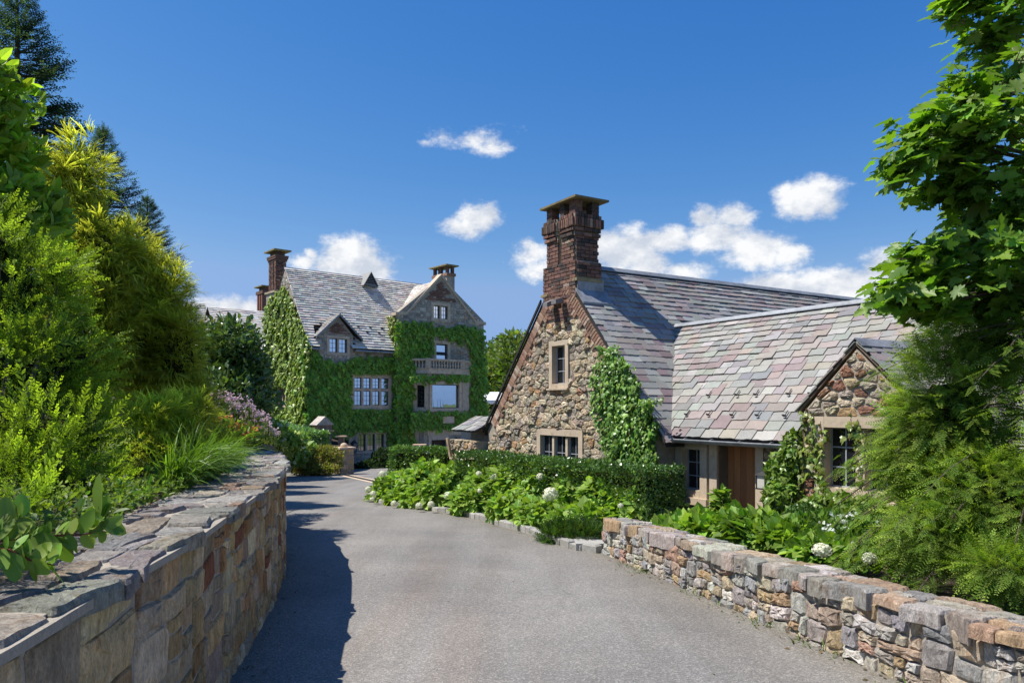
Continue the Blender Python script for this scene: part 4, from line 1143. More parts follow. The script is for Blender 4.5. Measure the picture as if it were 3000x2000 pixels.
# ================================================================== the manor at the end of the drive
HA = Vector((-12.15, 44.0)); HU = Vector((.767, .641)).normalized(); HB = Vector((-.641, .767)).normalized(); HN = -HB
def hp(s, b, z): p = HA + HU * s + HB * b; return Vector((p.x, p.y, z))
HP = Plane(HA, HU, HN)                            # main front
EP = Plane(HA, HB, -HU)                           # sunlit end wall
BYP = Plane(HA + HN * .35, HU, HN)                # gabled bay
H0, EZ, HR, HW, HS = -4.6, 3.77, 8.68, 3.3, 1.49
manor = empty('manor_house', hp(6, 3, H0), 'three storey ivy clad stone manor with grey slate roof and gabled bay', 'building')
rng = random.Random(101)
M_MSTONE = surface('manor_stone', rough=.9, mott=((2, .2), (9, .25), (40, .2)), bump=((8, .6, .05), (30, .5, .02)))
M_MSTONE_P = surface('manor_rubble', (.34, .30, .26), .9, .2, ((2, .25), (7, .35), (40, .2)), ((6, .8, .08), (30, .5, .02)))
def rect_px(pl, x0, x1, y0, y1, off=0.):
    s0, s1 = pl.sx(x0, off), pl.sx(x1, off); D = pl.pt((s0 + s1) / 2, 0, off).y
    return (s0, s1, (HY - y1) / F * D, (HY - y0) / F * D)
W_BIG = rect_px(HP, 1028, 1147, 1096, 1196); W_LOW = rect_px(HP, 1043, 1131, 1264, 1325); W_DOR = rect_px(HP, 956, 1023, 984, 1039)
D_LOW = rect_px(HP, 972, 1021, 1277, 1400); D_LOW = (D_LOW[0], D_LOW[1], H0 + .1, D_LOW[3])
def grow(r, d=-.03): return (r[0] - d, r[1] + d, r[2] - d, r[3] + d)
mb = MB(); holed_wall(HP, [(0, H0), (6.3, H0), (6.3, EZ), (0, EZ)], [grow(W_BIG), grow(W_LOW), (W_DOR[0] + .03, W_DOR[1] - .03, W_DOR[2] + .03, EZ), (D_LOW[0], D_LOW[1], H0, D_LOW[3])], .5, mb)
front = mb.build('front_wall', M_MORTAR, manor)
E_W = [rect_px(EP, 672 / 2.119 + 500, 735 / 2.119 + 500, 1130, 1192)[:4]]
def fix(r): return (min(r[0], r[1]), max(r[0], r[1]), r[2], r[3])
E_W = [fix(rect_px(EP, 817, 847, 1131, 1191)), fix(rect_px(EP, 802, 811, 997, 1056)), fix(rect_px(EP, 847, 858, 1001, 1056)), fix(rect_px(EP, 824, 832, 881, 935))]
mb = MB(); holed_wall(EP, [(0, H0), (0, EZ), (HW, HR - .12), (2 * HW, EZ), (2 * HW, H0)][::-1], [grow(r) for r in E_W], .5, mb, off=0.)
endw = mb.build('end_wall', M_MORTAR, manor)
mb = MB(); mb.prism([hp(0, 2 * HW, H0), hp(13, 2 * HW, H0), hp(13, 2 * HW, EZ), hp(0, 2 * HW, EZ)], (HB * -.4).to_3d())
mb.prism([hp(13, .6, H0), hp(13, 2 * HW, H0), hp(13, 2 * HW, 5.0), hp(13, .6, 5.0)], (HU * -.4).to_3d()); mb.build('rear_wall', M_MORTAR, manor)
for i, r in enumerate(E_W):
    stone_window(EP, *r, manor, lights=3 if i == 0 else 1, fr=.14, mull=.09, panes=(2, 4), recess=.15, glass=M_GLASS, bar=.02, cw=.03, casement=M_IRON)
stone_window(HP, *W_BIG, manor, lights=4, tiers=2, fr=.24, mull=.15, panes=(2, 3), recess=.10, glass=M_GLASS_B, bar=.02, cw=.035, tier_split=.43, casement=M_IRON, mat=M_LIME_D)
stone_window(HP, *W_LOW, manor, lights=3, fr=.15, mull=.12, panes=(2, 3), recess=.16, glass=M_GLASS_M, bar=.02, cw=.03, casement=M_IRON, mat=M_LIME_D)
# exposed stones
IVY_F = [[(880, 1024), (938, 1026), (948, 1052), (972, 1058), (1015, 1058), (1048, 1043), (1156, 1043), (1157, 1320), (1132, 1318), (1128, 1264), (1048, 1264), (1022, 1278), (972, 1278), (943, 1252), (895, 1248), (893, 1150)]]
IVY_B = [[(1152, 938), (1262, 944), (1268, 960), (1265, 1052), (1212, 1052), (1208, 1345), (1156, 1350)],
         [(1262, 956), (1312, 960), (1350, 950), (1412, 965), (1416, 1018), (1395, 1022), (1340, 1005), (1310, 990), (1266, 984)],
         [(1376, 1010), (1420, 1010), (1427, 1232), (1374, 1236)]]
def seen_px(p): return (CX + p.x / p.y * F, HY - p.z / p.y * F)
def stones_on(pl, s0, s1, z0, z1, parent, holes, hull=None, ivy=(), wr=(.3, .6), hr=(.17, .34), limit=300):
    polys = []
    for c in kd_stones(s1 - s0, z1 - z0, rng, wr, hr, warp=.02, ws=.8):
        c = [(a + s0, b + z0) for a, b in c]
        c = clip_convex(c, [(s0, z0), (s1, z0), (s1, z1), (s0, z1)])
        if hull and len(c) >= 3: c = clip_convex(c, hull)
        if len(c) < 3: continue
        cs = sum(p[0] for p in c) / len(c); cz = sum(p[1] for p in c) / len(c)
        q = seen_px(pl.pt(cs, cz))
        if any(inside(q, iv) for iv in ivy): continue
        bad = False
        for (a, b, e, f) in holes:
            if max(p[0] for p in c) > a and min(p[0] for p in c) < b and max(p[1] for p in c) > e and min(p[1] for p in c) < f:
                k = max((a - cs, 0), (cs - b, 1), (e - cz, 2), (cz - f, 3))
                if k[0] < -.02: bad = True; break
                c = clip_half(c, *[(1, 0, a), (-1, 0, -b), (0, 1, e), (0, -1, -f)][k[1]])
        if not bad and len(c) >= 3: polys.append(c)
    lay_stones(polys, lambda u, v, d: pl.pt(u, v, d), parent, M_MSTONE, PAL_MANOR, rng, h=(.015, .05), limit=limit, gap=.02, fine=False)
stones_on(HP, 0, 6.2, 2.5, EZ - .1, front, [W_DOR], ivy=IVY_F)
stones_on(HP, .9, 6.2, H0 + .1, -1.4, front, [W_LOW, D_LOW], ivy=IVY_F)
stones_on(EP, 2.6, 5.9, 5.2, 8.2, endw, [E_W[3]], hull=[(0, EZ), (2 * HW, EZ), (HW, HR - .2)][::1])
# lower left door, its lantern
mb = MB(); HP.box(mb, D_LOW[0] - .2, D_LOW[0], H0, D_LOW[3] + .25, -.3, .05); HP.box(mb, D_LOW[1], D_LOW[1] + .2, H0, D_LOW[3] + .25, -.3, .05); HP.box(mb, D_LOW[0], D_LOW[1], D_LOW[3], D_LOW[3] + .25, -.3, .048); mb.build('door_surround', M_LIME_D, manor)
M_DOORD = surface('dark_oak', (.06, .04, .03), .6, .3, ((4, .2),), ())
mb = MB(); HP.box(mb, D_LOW[0], D_LOW[1], H0, D_LOW[3], -.3, -.25); dr = mb.build('door', M_DOORD, manor)
for k in range(6):
    w = (D_LOW[1] - D_LOW[0]) / 6; b = MB(); HP.box(b, D_LOW[0] + k * w + .01, D_LOW[0] + (k + 1) * w - .01, H0 + .02, D_LOW[3] - .02, -.249, -.22); b.build('plank', M_DOORD, dr)
def far_lantern(pl, px_, py_, lab):
    s, z = pl.px(px_, py_); l = empty('wall_lantern', pl.pt(s, z, .1), lab, 'lantern')
    b = MB(); pl.box(b, s - .02, s + .02, z + .1, z + .3, .04, .12); b.build('bracket', M_IRON, l)
    b = MB(); c4 = [pl.pt(s - .17, z + .22, .42), pl.pt(s + .17, z + .22, .42), pl.pt(s + .17, z + .22, .08), pl.pt(s - .17, z + .22, .08)]
    b.add(c4 + [pl.pt(s, z + .46, .25)], [(0, 1, 4), (1, 2, 4), (2, 3, 4), (3, 0, 4), (3, 2, 1, 0)])
    for (a, o) in ((s - .14, .11), (s + .11, .11), (s - .14, .36), (s + .11, .36)): pl.box(b, a, a + .03, z - .25, z + .22, o, o + .03)
    pl.box(b, s - .16, s + .16, z - .29, z - .25, .09, .41); b.build('cage', M_IRON, l)
    b = MB(); pl.box(b, s - .10, s + .10, z - .25, z + .21, .15, .35, (.3, .36, .5)); b.build('glass', M_FROST, l)
far_lantern(HP, 1032, 1308, 'dark iron lantern on manor wall beside the lower three light window')

# gabled wall dormer
dg = [(W_DOR[0] - .62, EZ - .05), (W_DOR[1] + .30, EZ - .05)]
dc, dz_top = HP.px(989.6, 921); dl = HP.px(931, 976); drr = HP.px(1033, 976)
mb = MB(); holed_wall(HP, [(dl[0], 2.5), (drr[0], 2.5), (drr[0], dl[1]), (dc, dz_top - .12), (dl[0], dl[1])], [grow(W_DOR)], .45, mb, off=.06)
dwall = mb.build('dormer_wall', M_MORTAR, manor)
DP = Plane(HA + HN * .06, HU, HN)
stone_window(DP, *W_DOR, manor, lights=2, fr=.17, mull=.12, panes=(2, 3), recess=.15, glass=M_GLASS_B, bar=.02, cw=.035, casement=M_IRON, mat=M_LIME_D)
hull = [(dl[0], 2.5), (drr[0], 2.5), (drr[0], dl[1]), (dc, dz_top - .12), (dl[0], dl[1])]
stones_on(DP, dl[0], drr[0], 2.5, W_DOR[3] + .12, dwall, [W_DOR], hull=hull, ivy=IVY_F)
PAL_BRM = [(5, (.21, .12, .09)), (3, (.26, .15, .115)), (2, (.16, .095, .078)), (1, (.40, .35, .30))]
bw = .95
items = brick_items(DP, dc - bw, dc + bw, W_DOR[3] + .14, dz_top - .3, rng, proud=.02, bl=.21, bh=.07, pal=PAL_BRM, skip=lambda s, z: abs(s - dc) > bw - .15 and rng.random() < .3 or z > dz_top - .35 - 1.02 * abs(s - dc))
lay_units(items, BRICK_G, BRICK_ME, 'brick', M_BRICK, dwall, 0)
mb = MB()
dsl = (dz_top - dl[1]) / (dc - dl[0])
for sg in (-1, 1):
    ex = (dc - dl[0]) + .22
    q = [hp(dc, -.28, dz_top - .03), hp(dc, 3.0, dz_top - .03), hp(dc + sg * ex, 3.0, dz_top - .03 - dsl * ex), hp(dc + sg * ex, -.28, dz_top - .03 - dsl * ex)]
    mb.hexa([p - V(0, 0, .09) for p in q] + q)
droof = mb.build('dormer_roof', M_DARK, manor)
for sg in (-1, 1):
    ex = (dc - dl[0]) + .24; e = Vector((HB.x, HB.y, 0)) * (1 if sg > 0 else -1)
    u_ = Vector((-sg * HU.x, -sg * HU.y, dsl)).normalized(); n_ = Vector((sg * HU.x * dsl, sg * HU.y * dsl, 1)).normalized()
    slate_roof(hp(dc + sg * ex, -.3 if sg > 0 else 2.9, dz_top - dsl * ex), e, u_, n_, 3.2, ex * math.hypot(1, dsl), droof, random.Random(12 + sg), .22, .18, (.25, .45), None, 0)
mb = MB()
for sg in (-1, 1):
    ex = (dc - dl[0]) + .24
    mb.hexa([hp(dc, -.33, dz_top - .10), hp(dc, -.27, dz_top - .10), hp(dc + sg * ex, -.27, dz_top - .10 - dsl * ex), hp(dc + sg * ex, -.33, dz_top - .10 - dsl * ex), hp(dc, -.33, dz_top + .05), hp(dc, -.27, dz_top + .05), hp(dc + sg * ex, -.27, dz_top + .05 - dsl * ex), hp(dc + sg * ex, -.33, dz_top + .05 - dsl * ex)])
mb.build('bargeboard', M_LEAD, droof)

# main roof
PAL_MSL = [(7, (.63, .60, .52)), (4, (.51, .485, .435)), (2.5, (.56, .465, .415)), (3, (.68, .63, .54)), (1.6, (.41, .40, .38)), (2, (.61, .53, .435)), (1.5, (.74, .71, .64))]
mb = MB(); ov = .28
def mr_z(b): return lerp(EZ - HS * ov * .55, HR, (b + ov) / (HW + ov))
for (s0, s1, b0) in ((-.02, dl[0], -ov), (dl[0], drr[0], .55), (drr[0], 10.6, -ov)):
    q = [hp(s0, b0, mr_z(b0)), hp(s1, b0, mr_z(b0)), hp(s1, HW, HR), hp(s0, HW, HR)]; mb.hexa([p - V(0, 0, .1) for p in q] + q)
q = [hp(-.02, HW, HR), hp(13, HW, HR), hp(13, 2 * HW + ov, EZ - .3), hp(-.02, 2 * HW + ov, EZ - .3)]
mb.hexa([p - V(0, 0, .1) for p in q] + q)
mroof = mb.build('main_roof', M_DARK, manor)
up_m = (hp(0, HW, HR) - hp(0, -ov, EZ - HS * ov * .55)); ml = up_m.length; up_m.normalize(); n_m = Vector((HU.x, HU.y, 0)).cross(up_m).normalized()
def keep_m(u, v):
    b = -ov + v / ml * (HW + ov); s = u - .05; z = EZ - .2 + v / ml * (HR - EZ)
    if dl[0] < s < drr[0] and b < .6: return False
    if s > 6.3 and z < 8.5 - 1.02 * abs(s - 9.45) - .3: return False
    return True
slate_roof(hp(-.05, -ov - .02, EZ - HS * ov * .55), Vector((HU.x, HU.y, 0)), up_m, n_m, 10.6, ml, mroof, rng, .215, .165, (.24, .50), keep_m, 0, .035, PAL_MSL, .075)
slate_roof(hp(13, 2 * HW + ov, EZ - .3), Vector((-HU.x, -HU.y, 0)), (hp(0, HW, HR) - hp(0, 2 * HW + ov, EZ - .3)).normalized(), (Vector((-HU.x, -HU.y, 0)).cross((hp(0, HW, HR) - hp(0, 2 * HW + ov, EZ - .3)).normalized())).normalized(), 13, ml, mroof, rng, .3, .25, (.4, .6), None, 0, .02, PAL_MSL)
mb = MB(); ridge_cap(mb, hp(-.05, HW, HR), hp(12, HW, HR), HB.to_3d(), None, w=.16, slope=1.45, dz=.06); mb.build('ridge_flashing', M_LEAD, mroof)
for i in range(7):                                   # snow guards that show as small hooks
    for (v, o) in ((1.35, 0), (1.75, .35)):
        s = .8 + i * .85 + o
        if abs(s - dc) < .8: continue
        c = hp(s, -ov, EZ - HS * ov * .55) + up_m * v + n_m * .07; b = MB(); e = Vector((HU.x, HU.y, 0))
        b.obox(c - e * .09, e * .18, up_m * .02, n_m * .1); b.obox(c - e * .02, e * .04, up_m * .2, n_m * .02); b.build('snow_guard', M_IRON, mroof, origin=c)
mb = MB(); mb.tube([hp(-.05, -ov - .06, EZ - .34), hp(dl[0] - .02, -ov - .06, EZ - .34)], .07, 6); mb.build('gutter', M_LEAD, manor)
mb = MB(); mb.tube([hp(drr[0] + .02, -ov - .06, EZ - .34), hp(6.05, -ov - .06, EZ - .34)], .07, 6); mb.build('gutter', M_LEAD, manor)
sdp = HP.sx(1156); mb = MB(); mb.tube([hp(sdp, -.3, EZ - .4), hp(sdp, -.12, EZ - .8), hp(sdp, -.12, H0)], .055, 7); mb.build('downpipe', M_LEAD, manor)
# vent gablet on the ridge
mb = MB(); vz = 8.93; vs_c = 5.6
f0 = [hp(vs_c - .48, 2.45, vz - .8), hp(vs_c + .48, 2.45, vz - .95), hp(vs_c, 2.45, vz)]
mb.prism(f0, (HB * 1.6).to_3d(), (.5, .6, .75)); vent = mb.build('roof_vent', M_LEAD, manor)
mb = MB()
for k in range(6):
    z = vz - .75 + k * .11; w = .44 * (vz - z) / .8
    q = [hp(vs_c - w, 2.40, z), hp(vs_c + w, 2.40, z), hp(vs_c + w, 2.445, z + .04), hp(vs_c - w, 2.445, z + .04)]; mb.hexa(q + [p + V(0, 0, .02) for p in q], (.6, .5, .4))
mb.build('louvre', M_DARK, vent)
mb = MB()
for sg in (-1, 1):
    q = [hp(vs_c, 2.36, vz), hp(vs_c, 3.7, vz), hp(vs_c + sg * .56, 3.7, vz - .92), hp(vs_c + sg * .56, 2.36, vz - .92)]; mb.hexa(q + [p + V(0, 0, .05) for p in q], (.30, .29, .27))
mb.build('vent_roof', M_SLATE, vent)

# gabled bay
BL, BRT, BAP, BAZ, BSH = 5.95, 12.95, 9.35, 8.80, 5.98
W_ATT = rect_px(BYP, 1263, 1319, 887, 941); W_BAL = rect_px(BYP, 1270, 1319, 998, 1075)
gout = [(BL, H0), (BRT, H0), (BRT, BSH), (BAP, BAZ - .12), (BL, BSH)]
mb = MB(); holed_wall(BYP, [(BL, H0), (BRT, H0), (BRT, BSH - .15), (12.3, 5.85), (BAP, BAZ - .12), (6.5, 5.95), (BL, BSH - .15)] and gout, [grow(W_ATT), grow(W_BAL)], .5, mb)
mb.prism([hp(BL, .15, 2.), hp(BL, 3.2, 2.), hp(BL, 3.2, BSH - .1), hp(BL, .15, BSH - .1)], (HU * .4).to_3d())
mb.prism([hp(BRT, .15, H0), hp(BRT, 3.2, H0), hp(BRT, 3.2, 5.2), hp(BRT, .15, 5.2)], (HU * -.4).to_3d())
bayw = mb.build('bay_wall', M_MORTAR, manor)
ghull = [(BL, 1.8), (BRT, 1.8), (BRT, BSH - .1), (BAP, BAZ - .25), (BL, BSH - .1)]
bt = W_ATT[3] + .12
def brick_zone(s, z): return abs(s - BAP + .05) < 1.35 and z > W_ATT[3] - .9 and z > W_ATT[3] + .1 - 0 and z < BAZ
polys_holes = [W_ATT, W_BAL, (BAP - 1.35, BAP + 1.25, bt, BAZ)]
stones_on(BYP, BL, BRT, 1.9, BAZ - .2, bayw, polys_holes, hull=ghull, ivy=IVY_B)
items = brick_items(BYP, BAP - 1.3, BAP + 1.2, bt, BAZ - .3, rng, proud=.02, bl=.21, bh=.07, pal=PAL_BRM, skip=lambda s, z: z > BAZ - .42 - 1.02 * abs(s - BAP) or (abs(s - BAP + .6) < .22 and 7.7 < z < 7.95) or (abs(s - BAP - .5) < .25 and 7.3 < z < 7.55) or (abs(s - BAP - .7) < .2 and 8. < z < 8.2))
lay_units(items, BRICK_G, BRICK_ME, 'brick', M_BRICK, bayw, 0)
stone_window(BYP, *W_ATT, manor, lights=2, fr=.20, mull=.14, panes=(2, 3), recess=.15, glass=M_GLASS_B, bar=.02, cw=.05, casement=M_IRON, mat=M_LIME_D)
stone_window(BYP, *W_BAL, manor, lights=1, fr=.22, panes=(1, 1), recess=.15, glass=M_GLASS_B, cw=.08, casement=M_IRON, sill=0, mat=M_LIME_D)
mb = MB()                                            # coping of the gable
def cope(s0, z0, s1, z1, w=.2):
    q = [BYP.pt(s0, z0 - .12, .08), BYP.pt(s1, z1 - .12, .08), BYP.pt(s1, z1 - .12, -.45), BYP.pt(s0, z0 - .12, -.45)]
    mb.hexa(q + [p + V(0, 0, w) for p in q])
cope(BAP, BAZ, 6.6, 6.03); cope(BAP, BAZ, 12.25, 5.86); cope(5.8, BSH - .02, 6.6, 6.03); cope(12.25, 5.86, 13.1, 5.83)
mb.build('coping', M_LIME, bayw)
mb = MB()
for sg, ex in ((-1, 3.2), (1, 3.2)):
    q = [hp(9.4, .0, 8.45), hp(9.4, 6.0, 8.45), hp(9.4 + sg * ex, 6.0, 8.45 - 1.02 * ex), hp(9.4 + sg * ex, .0, 8.45 - 1.02 * ex)]; mb.hexa([p - V(0, 0, .1) for p in q] + q)
byroof = mb.build('bay_roof', M_DARK, manor)
for sg in (-1, 1):
    e = Vector((HB.x, HB.y, 0)) * (1 if sg > 0 else -1); u_ = Vector((-sg * HU.x, -sg * HU.y, 1.02)).normalized(); n_ = Vector((sg * HU.x * 1.02, sg * HU.y * 1.02, 1)).normalized()
    slate_roof(hp(9.4 + sg * 3.2, .05 if sg > 0 else 4.0, 8.46 - 1.02 * 3.2), e, u_, n_, 3.95, 3.2 * 1.428, byroof, random.Random(33 + sg), .21, .17, (.25, .5), None, 0, .02, PAL_MSL)
# two storey canted window bay with balcony
CO = .75
cl, cr = BYP.sx(1209), BYP.sx(1373); cfl, cfr = BYP.sx(1257, CO), BYP.sx(1352, CO)
def cpt(s, o, z): return BYP.pt(s, z, o)
z_bt = BYP.px(1300, 1095, CO)[1]; 
pl_ = lambda a, oa, b, ob: Plane((cpt(a, oa, 0).x, cpt(a, oa, 0).y), ((cpt(b, ob, 0) - cpt(a, oa, 0)).x, (cpt(b, ob, 0) - cpt(a, oa, 0)).y), (lambda d: (d.y, -d.x))((cpt(b, ob, 0) - cpt(a, oa, 0)).to_2d()))
CL, CF, CR = pl_(cl, 0, cfl, CO), pl_(cfl, CO, cfr, CO), pl_(cfr, CO, cr, 0)
LL, LF, LR = [(cpt(b, ob, 0) - cpt(a, oa, 0)).length for a, oa, b, ob in ((cl, 0, cfl, CO), (cfl, CO, cfr, CO), (cfr, CO, cr, 0))]
zt, zb = CF.px(1300, 1117)[1], CF.px(1300, 1202)[1]
wz = (zb, zt)
dop = (CF.sx(1263) , CF.sx(1306), H0, CF.px(1285, 1288)[1])
dor = (CF.sx(1258.5), CF.sx(1328), H0, CF.px(1285, 1262)[1])
cb = MB()
holed_wall(CL, [(0, H0), (LL, H0), (LL, z_bt), (0, z_bt)], [(.08, LL - .08, wz[0] + .03, wz[1] - .03)], .3, cb)
holed_wall(CF, [(0, H0), (LF, H0), (LF, z_bt), (0, z_bt)], [(.06, LF - .06, wz[0] + .03, wz[1] - .03), dop], .3, cb)
holed_wall(CR, [(0, H0), (LR, H0), (LR, z_bt), (0, z_bt)], [], .3, cb)
canted = cb.build('canted_bay', M_MORTAR, manor)
stone_window(CL, .03, LL - .03, wz[0], wz[1], manor, lights=1, fr=.26, panes=(2, 6), recess=.16, glass=M_GLASS, bar=.02, cw=.03, casement=M_IRON, mat=M_LIME_D, proud=.06)
stone_window(CF, .02, LF - .02, wz[0], wz[1], manor, lights=1, fr=.20, panes=(1, 1), recess=.14, glass=M_GLASS_B, cw=.05, casement=M_IRON, mat=M_LIME_D, proud=.06)
mb = MB(); CR.box(mb, .02, LR - .02, wz[0], wz[1], 0, .06); CR.box(mb, .1, LR - .1, wz[0] + .2, wz[1] - .2, .06, .075); mb.build('blind_panel', M_LIME_D, manor)
mb = MB(); CF.box(mb, dop[0] - .22, dop[0], H0, dop[3] + .3, -.28, .05); CF.box(mb, dop[1], dop[1] + .22, H0, dop[3] + .3, -.28, .05); CF.box(mb, dop[0], dop[1], dop[3], dop[3] + .3, -.28, .048)
CF.box(mb, dop[0] - .3, LF - .05, dop[3] + .3, dop[3] + .72, -.02, .03); mb.build('door_surround', M_LIME_D, manor)
mb = MB(); CF.box(mb, dop[0], dop[1], H0, dop[3], -.28, -.23); d2 = mb.build('door', M_DOORD, manor)
for k in range(7):
    w = (dop[1] - dop[0]) / 7; b = MB(); CF.box(b, dop[0] + k * w + .012, dop[0] + (k + 1) * w - .012, H0 + .02, dop[3] - .03, -.229, -.2); b.build('plank', M_DOORD, d2)
zl0, zl1 = CL.px(1234, 1297)[1], CL.px(1234, 1266)[1]
mb = MB(); CL.box(mb, .15, .4, H0, zl1 + .25, 0, .05); CL.box(mb, LL - .35, LL - .1, H0, zl1 + .25, 0, .05); CL.box(mb, .4, LL - .35, zl1, zl1 + .25, 0, .048); mb.build('blocked_window', M_LIME_D, manor)
stones_on(CL, .42, LL - .37, zl0 - .8, zl1 - .02, canted, [])
stones_on(CF, dop[1] + .26, LF - .02, H0 + .1, dop[3] + .25, canted, [])
far_lantern(CF, 1331, 1300, 'dark iron lantern on canted bay beside the main manor door')
a, z = CF.px(1294, 1239), CF.px(1327, 1219); mb = MB(); CF.box(mb, a[0], z[0], a[1], z[1], .0, .16, (1.15, 1.1, 1.1)); mb.build('stone_plaque', M_LIME, manor)
# balcony slab, balusters, rail
plan = [(cl - .15, -.0), (cfl - .08, CO + .12), (cfr + .08, CO + .12), (cr + .15, -.0)]
bz0 = z_bt; bz1 = BYP.px(1300, 1080, CO)[1]; bz2 = BYP.px(1300, 1052, CO)[1]
mb = MB(); mb.prism([cpt(s, o, bz0) for s, o in plan], (0, 0, bz1 - bz0 - .02)); bal = mb.build('balcony', M_LIME_D, manor)
ctr = cpt((cl + cr) / 2, .2, 0)
segs = [(plan[0], plan[1]), (plan[1], plan[2]), (plan[2], plan[3])]
bme = MB(); hb = bz2 - bz1 - .14
bme.lathe((0, 0, 0), [(.075, 0), (.075, .06), (.04, .09), (.085, hb * .35), (.07, hb * .5), (.035, hb * .75), (.07, hb * .9), (.07, hb)], 8)
bme_m = new_mesh('baluster', bme.v, bme.f, None, False); bme_m.materials.append(M_LIME)
rail = MB(); 
for (a, b) in segs:
    pa, pb = cpt(a[0], a[1] - .08, 0), cpt(b[0], b[1] - .08, 0); d = (pb - pa); L_ = d.length; d.normalize(); n_ = Vector((d.y, -d.x, 0))
    q = [pa + n_ * .11 - d * .08, pb + n_ * .11 + d * .08, pb - n_ * .11 + d * .08, pa - n_ * .11 - d * .08]
    rail.hexa([p + V(0, 0, bz2 - .13) for p in q] + [p + V(0, 0, bz2) for p in q]); rail.hexa([p + V(0, 0, bz1 - .02) for p in q] + [p + V(0, 0, bz1 + .02) for p in q])
    npr = max(2, int(L_ / .23))
    for k in range(npr):
        p = pa + d * (L_ * (k + .75) / (npr + .5)); place_unit(bme_m, 'baluster', Matrix.Translation(p + V(0, 0, bz1 + .01)), bal, (1, 1, 1))
rail.build('rail', M_LIME_D, bal)
for (s, o) in plan:
    p = cpt(s, o - .08, 0); b = MB(); b.obox(p - V(.13, .13, 0) + V(0, 0, bz1 - .02), (.26, 0, 0), (0, .26, 0), (0, 0, bz2 - bz1 + .05)); b.build('pier', M_LIME, bal)

# chimneys
def cap_on(s0, s1, b0, b1, z, parent, ov=.25, c=(.45, .48, .33)):
    b = MB(); q = [hp(s0 - ov, b0 - ov, z), hp(s1 + ov, b0 - ov, z), hp(s1 + ov, b1 + ov, z), hp(s0 - ov, b1 + ov, z)]; b.hexa(q + [p + V(0, 0, .09) for p in q], c); b.build('cap_slab', M_LIME_D, parent)
def hbox(mb, s0, s1, b0, b1, z0, z1, c=(1, 1, 1)):
    q = [hp(s0, b0, z0), hp(s1, b0, z0), hp(s1, b1, z0), hp(s0, b1, z0)]; mb.hexa(q + [p + V(0, 0, z1 - z0) for p in q], c)
M_BRW = surface('old_brickwork', (.15, .09, .072), .9, .2, ((3, .25), (20, .3)), ((30, .5, .02),))
mb = MB(); hbox(mb, -.12, .78, 4.5, 6.0, 3.5, 7.3); hbox(mb, -.2, .82, 4.42, 6.08, 7.3, 7.42, (1.2, 1.1, .95)); stk = mb.build('chimney', M_MSTONE_P, manor)
items = []
for k in range(3):                                   # three brick shafts with ribs
    b = MB(); b0 = 4.62 + k * .43; hbox(b, .0, .66, b0, b0 + .34, 7.42, 9.55, (.33, .28, .24)); b.build('shaft', M_MORTAR_D, stk)
    fp = Plane(HA + HU * .0, HB, -HU); items += brick_items(fp, b0 + .01, b0 + .33, 7.43, 9.45, rng, proud=.012, bl=.2, bh=.07, pal=PAL_CHIM)
fp = Plane(HA + HB * 4.62, HU, HN); items += brick_items(fp, 0.01, .65, 7.43, 9.45, rng, proud=.012, bl=.21, bh=.07, pal=PAL_CHIM)
lay_units(items, BRICK_G, BRICK_ME, 'brick', M_BRICK, stk, 0)
mb = MB()
for (z, o) in ((9.35, .05), (9.48, .10), (9.6, .12)): hbox(mb, -o, .66 + o, 4.62 - o, 5.82 + o, z, z + .11)
hbox(mb, .05, .6, 4.7, 5.75, 9.7, 9.98); mb.build('corbel', M_BRW, stk); cap_on(0, .66, 4.62, 5.82, 9.98, stk)
mb = MB(); hbox(mb, 3.2, 4.2, 15.0, 16.2, 3, 8.9); hbox(mb, 3.1, 4.3, 14.9, 16.3, 8.75, 9.0); hbox(mb, 3.3, 4.1, 15.1, 16.1, 9.0, 9.3)
c2 = mb.build('chimney', M_BRW, manor); cap_on(3.2, 4.2, 15, 16.2, 9.3, c2, .2)
for k in range(3): b = MB(); hbox(b, 3.14, 3.22, 15.06 + k * .42, 15.3 + k * .42, 6, 8.7, (1.5, 1.2, 1.1)); b.build('rib', M_BRW, c2)
mb = MB(); hbox(mb, 11.53, 12.2, 2.1, 3.9, 4.5, 9.35); hbox(mb, 11.46, 12.27, 2.03, 3.97, 9.35, 9.55, (.8, .55, .45))
c3 = mb.build('chimney', M_MSTONE_P, manor)
for (s, b_) in ((11.55, 2.12), (11.98, 2.12), (11.55, 2.9), (11.55, 3.68), (11.98, 3.68)): b = MB(); hbox(b, s, s + .2, b_, b_ + .2, 9.55, 10.05); b.build('cap_pier', M_BRW, c3)
cap_on(11.53, 12.2, 2.1, 3.9, 10.05, c3, .22)
# back wings to the left
mb = MB(); hbox(mb, -1.6, 3.0, 10.0, 15.0, H0, 4.2); hbox(mb, -8, -1.6, 11.2, 16.5, H0, 4.4); mb.build('back_wing', M_MORTAR_D, manor)
for (s0, s1, b0, b1, ze, zr, sd) in ((-1.8, 4., 9.7, 12.5, 4.0, 7.05, 1), (-9., -1.6, 10.9, 13.8, 4.2, 7.45, 2)):
    mb = MB(); q = [hp(s0, b0, ze), hp(s1, b0, ze), hp(s1, b1, zr), hp(s0, b1, zr)]; mb.hexa([p - V(0, 0, .12) for p in q] + q)
    q2 = [hp(s0, b1, zr), hp(s1, b1, zr), hp(s1, 2 * b1 - b0, ze), hp(s0, 2 * b1 - b0, ze)]; mb.hexa([p - V(0, 0, .12) for p in q2] + q2)
    wr_ = mb.build('wing_roof', M_DARK, manor); u_ = (q[3] - q[0]); l_ = u_.length; u_.normalize(); e = Vector((HU.x, HU.y, 0))
    slate_roof(q[0], e, u_, e.cross(u_).normalized(), s1 - s0, l_, wr_, random.Random(60 + sd), .22, .18, (.3, .6), None, 0, .02, PAL_MSL)

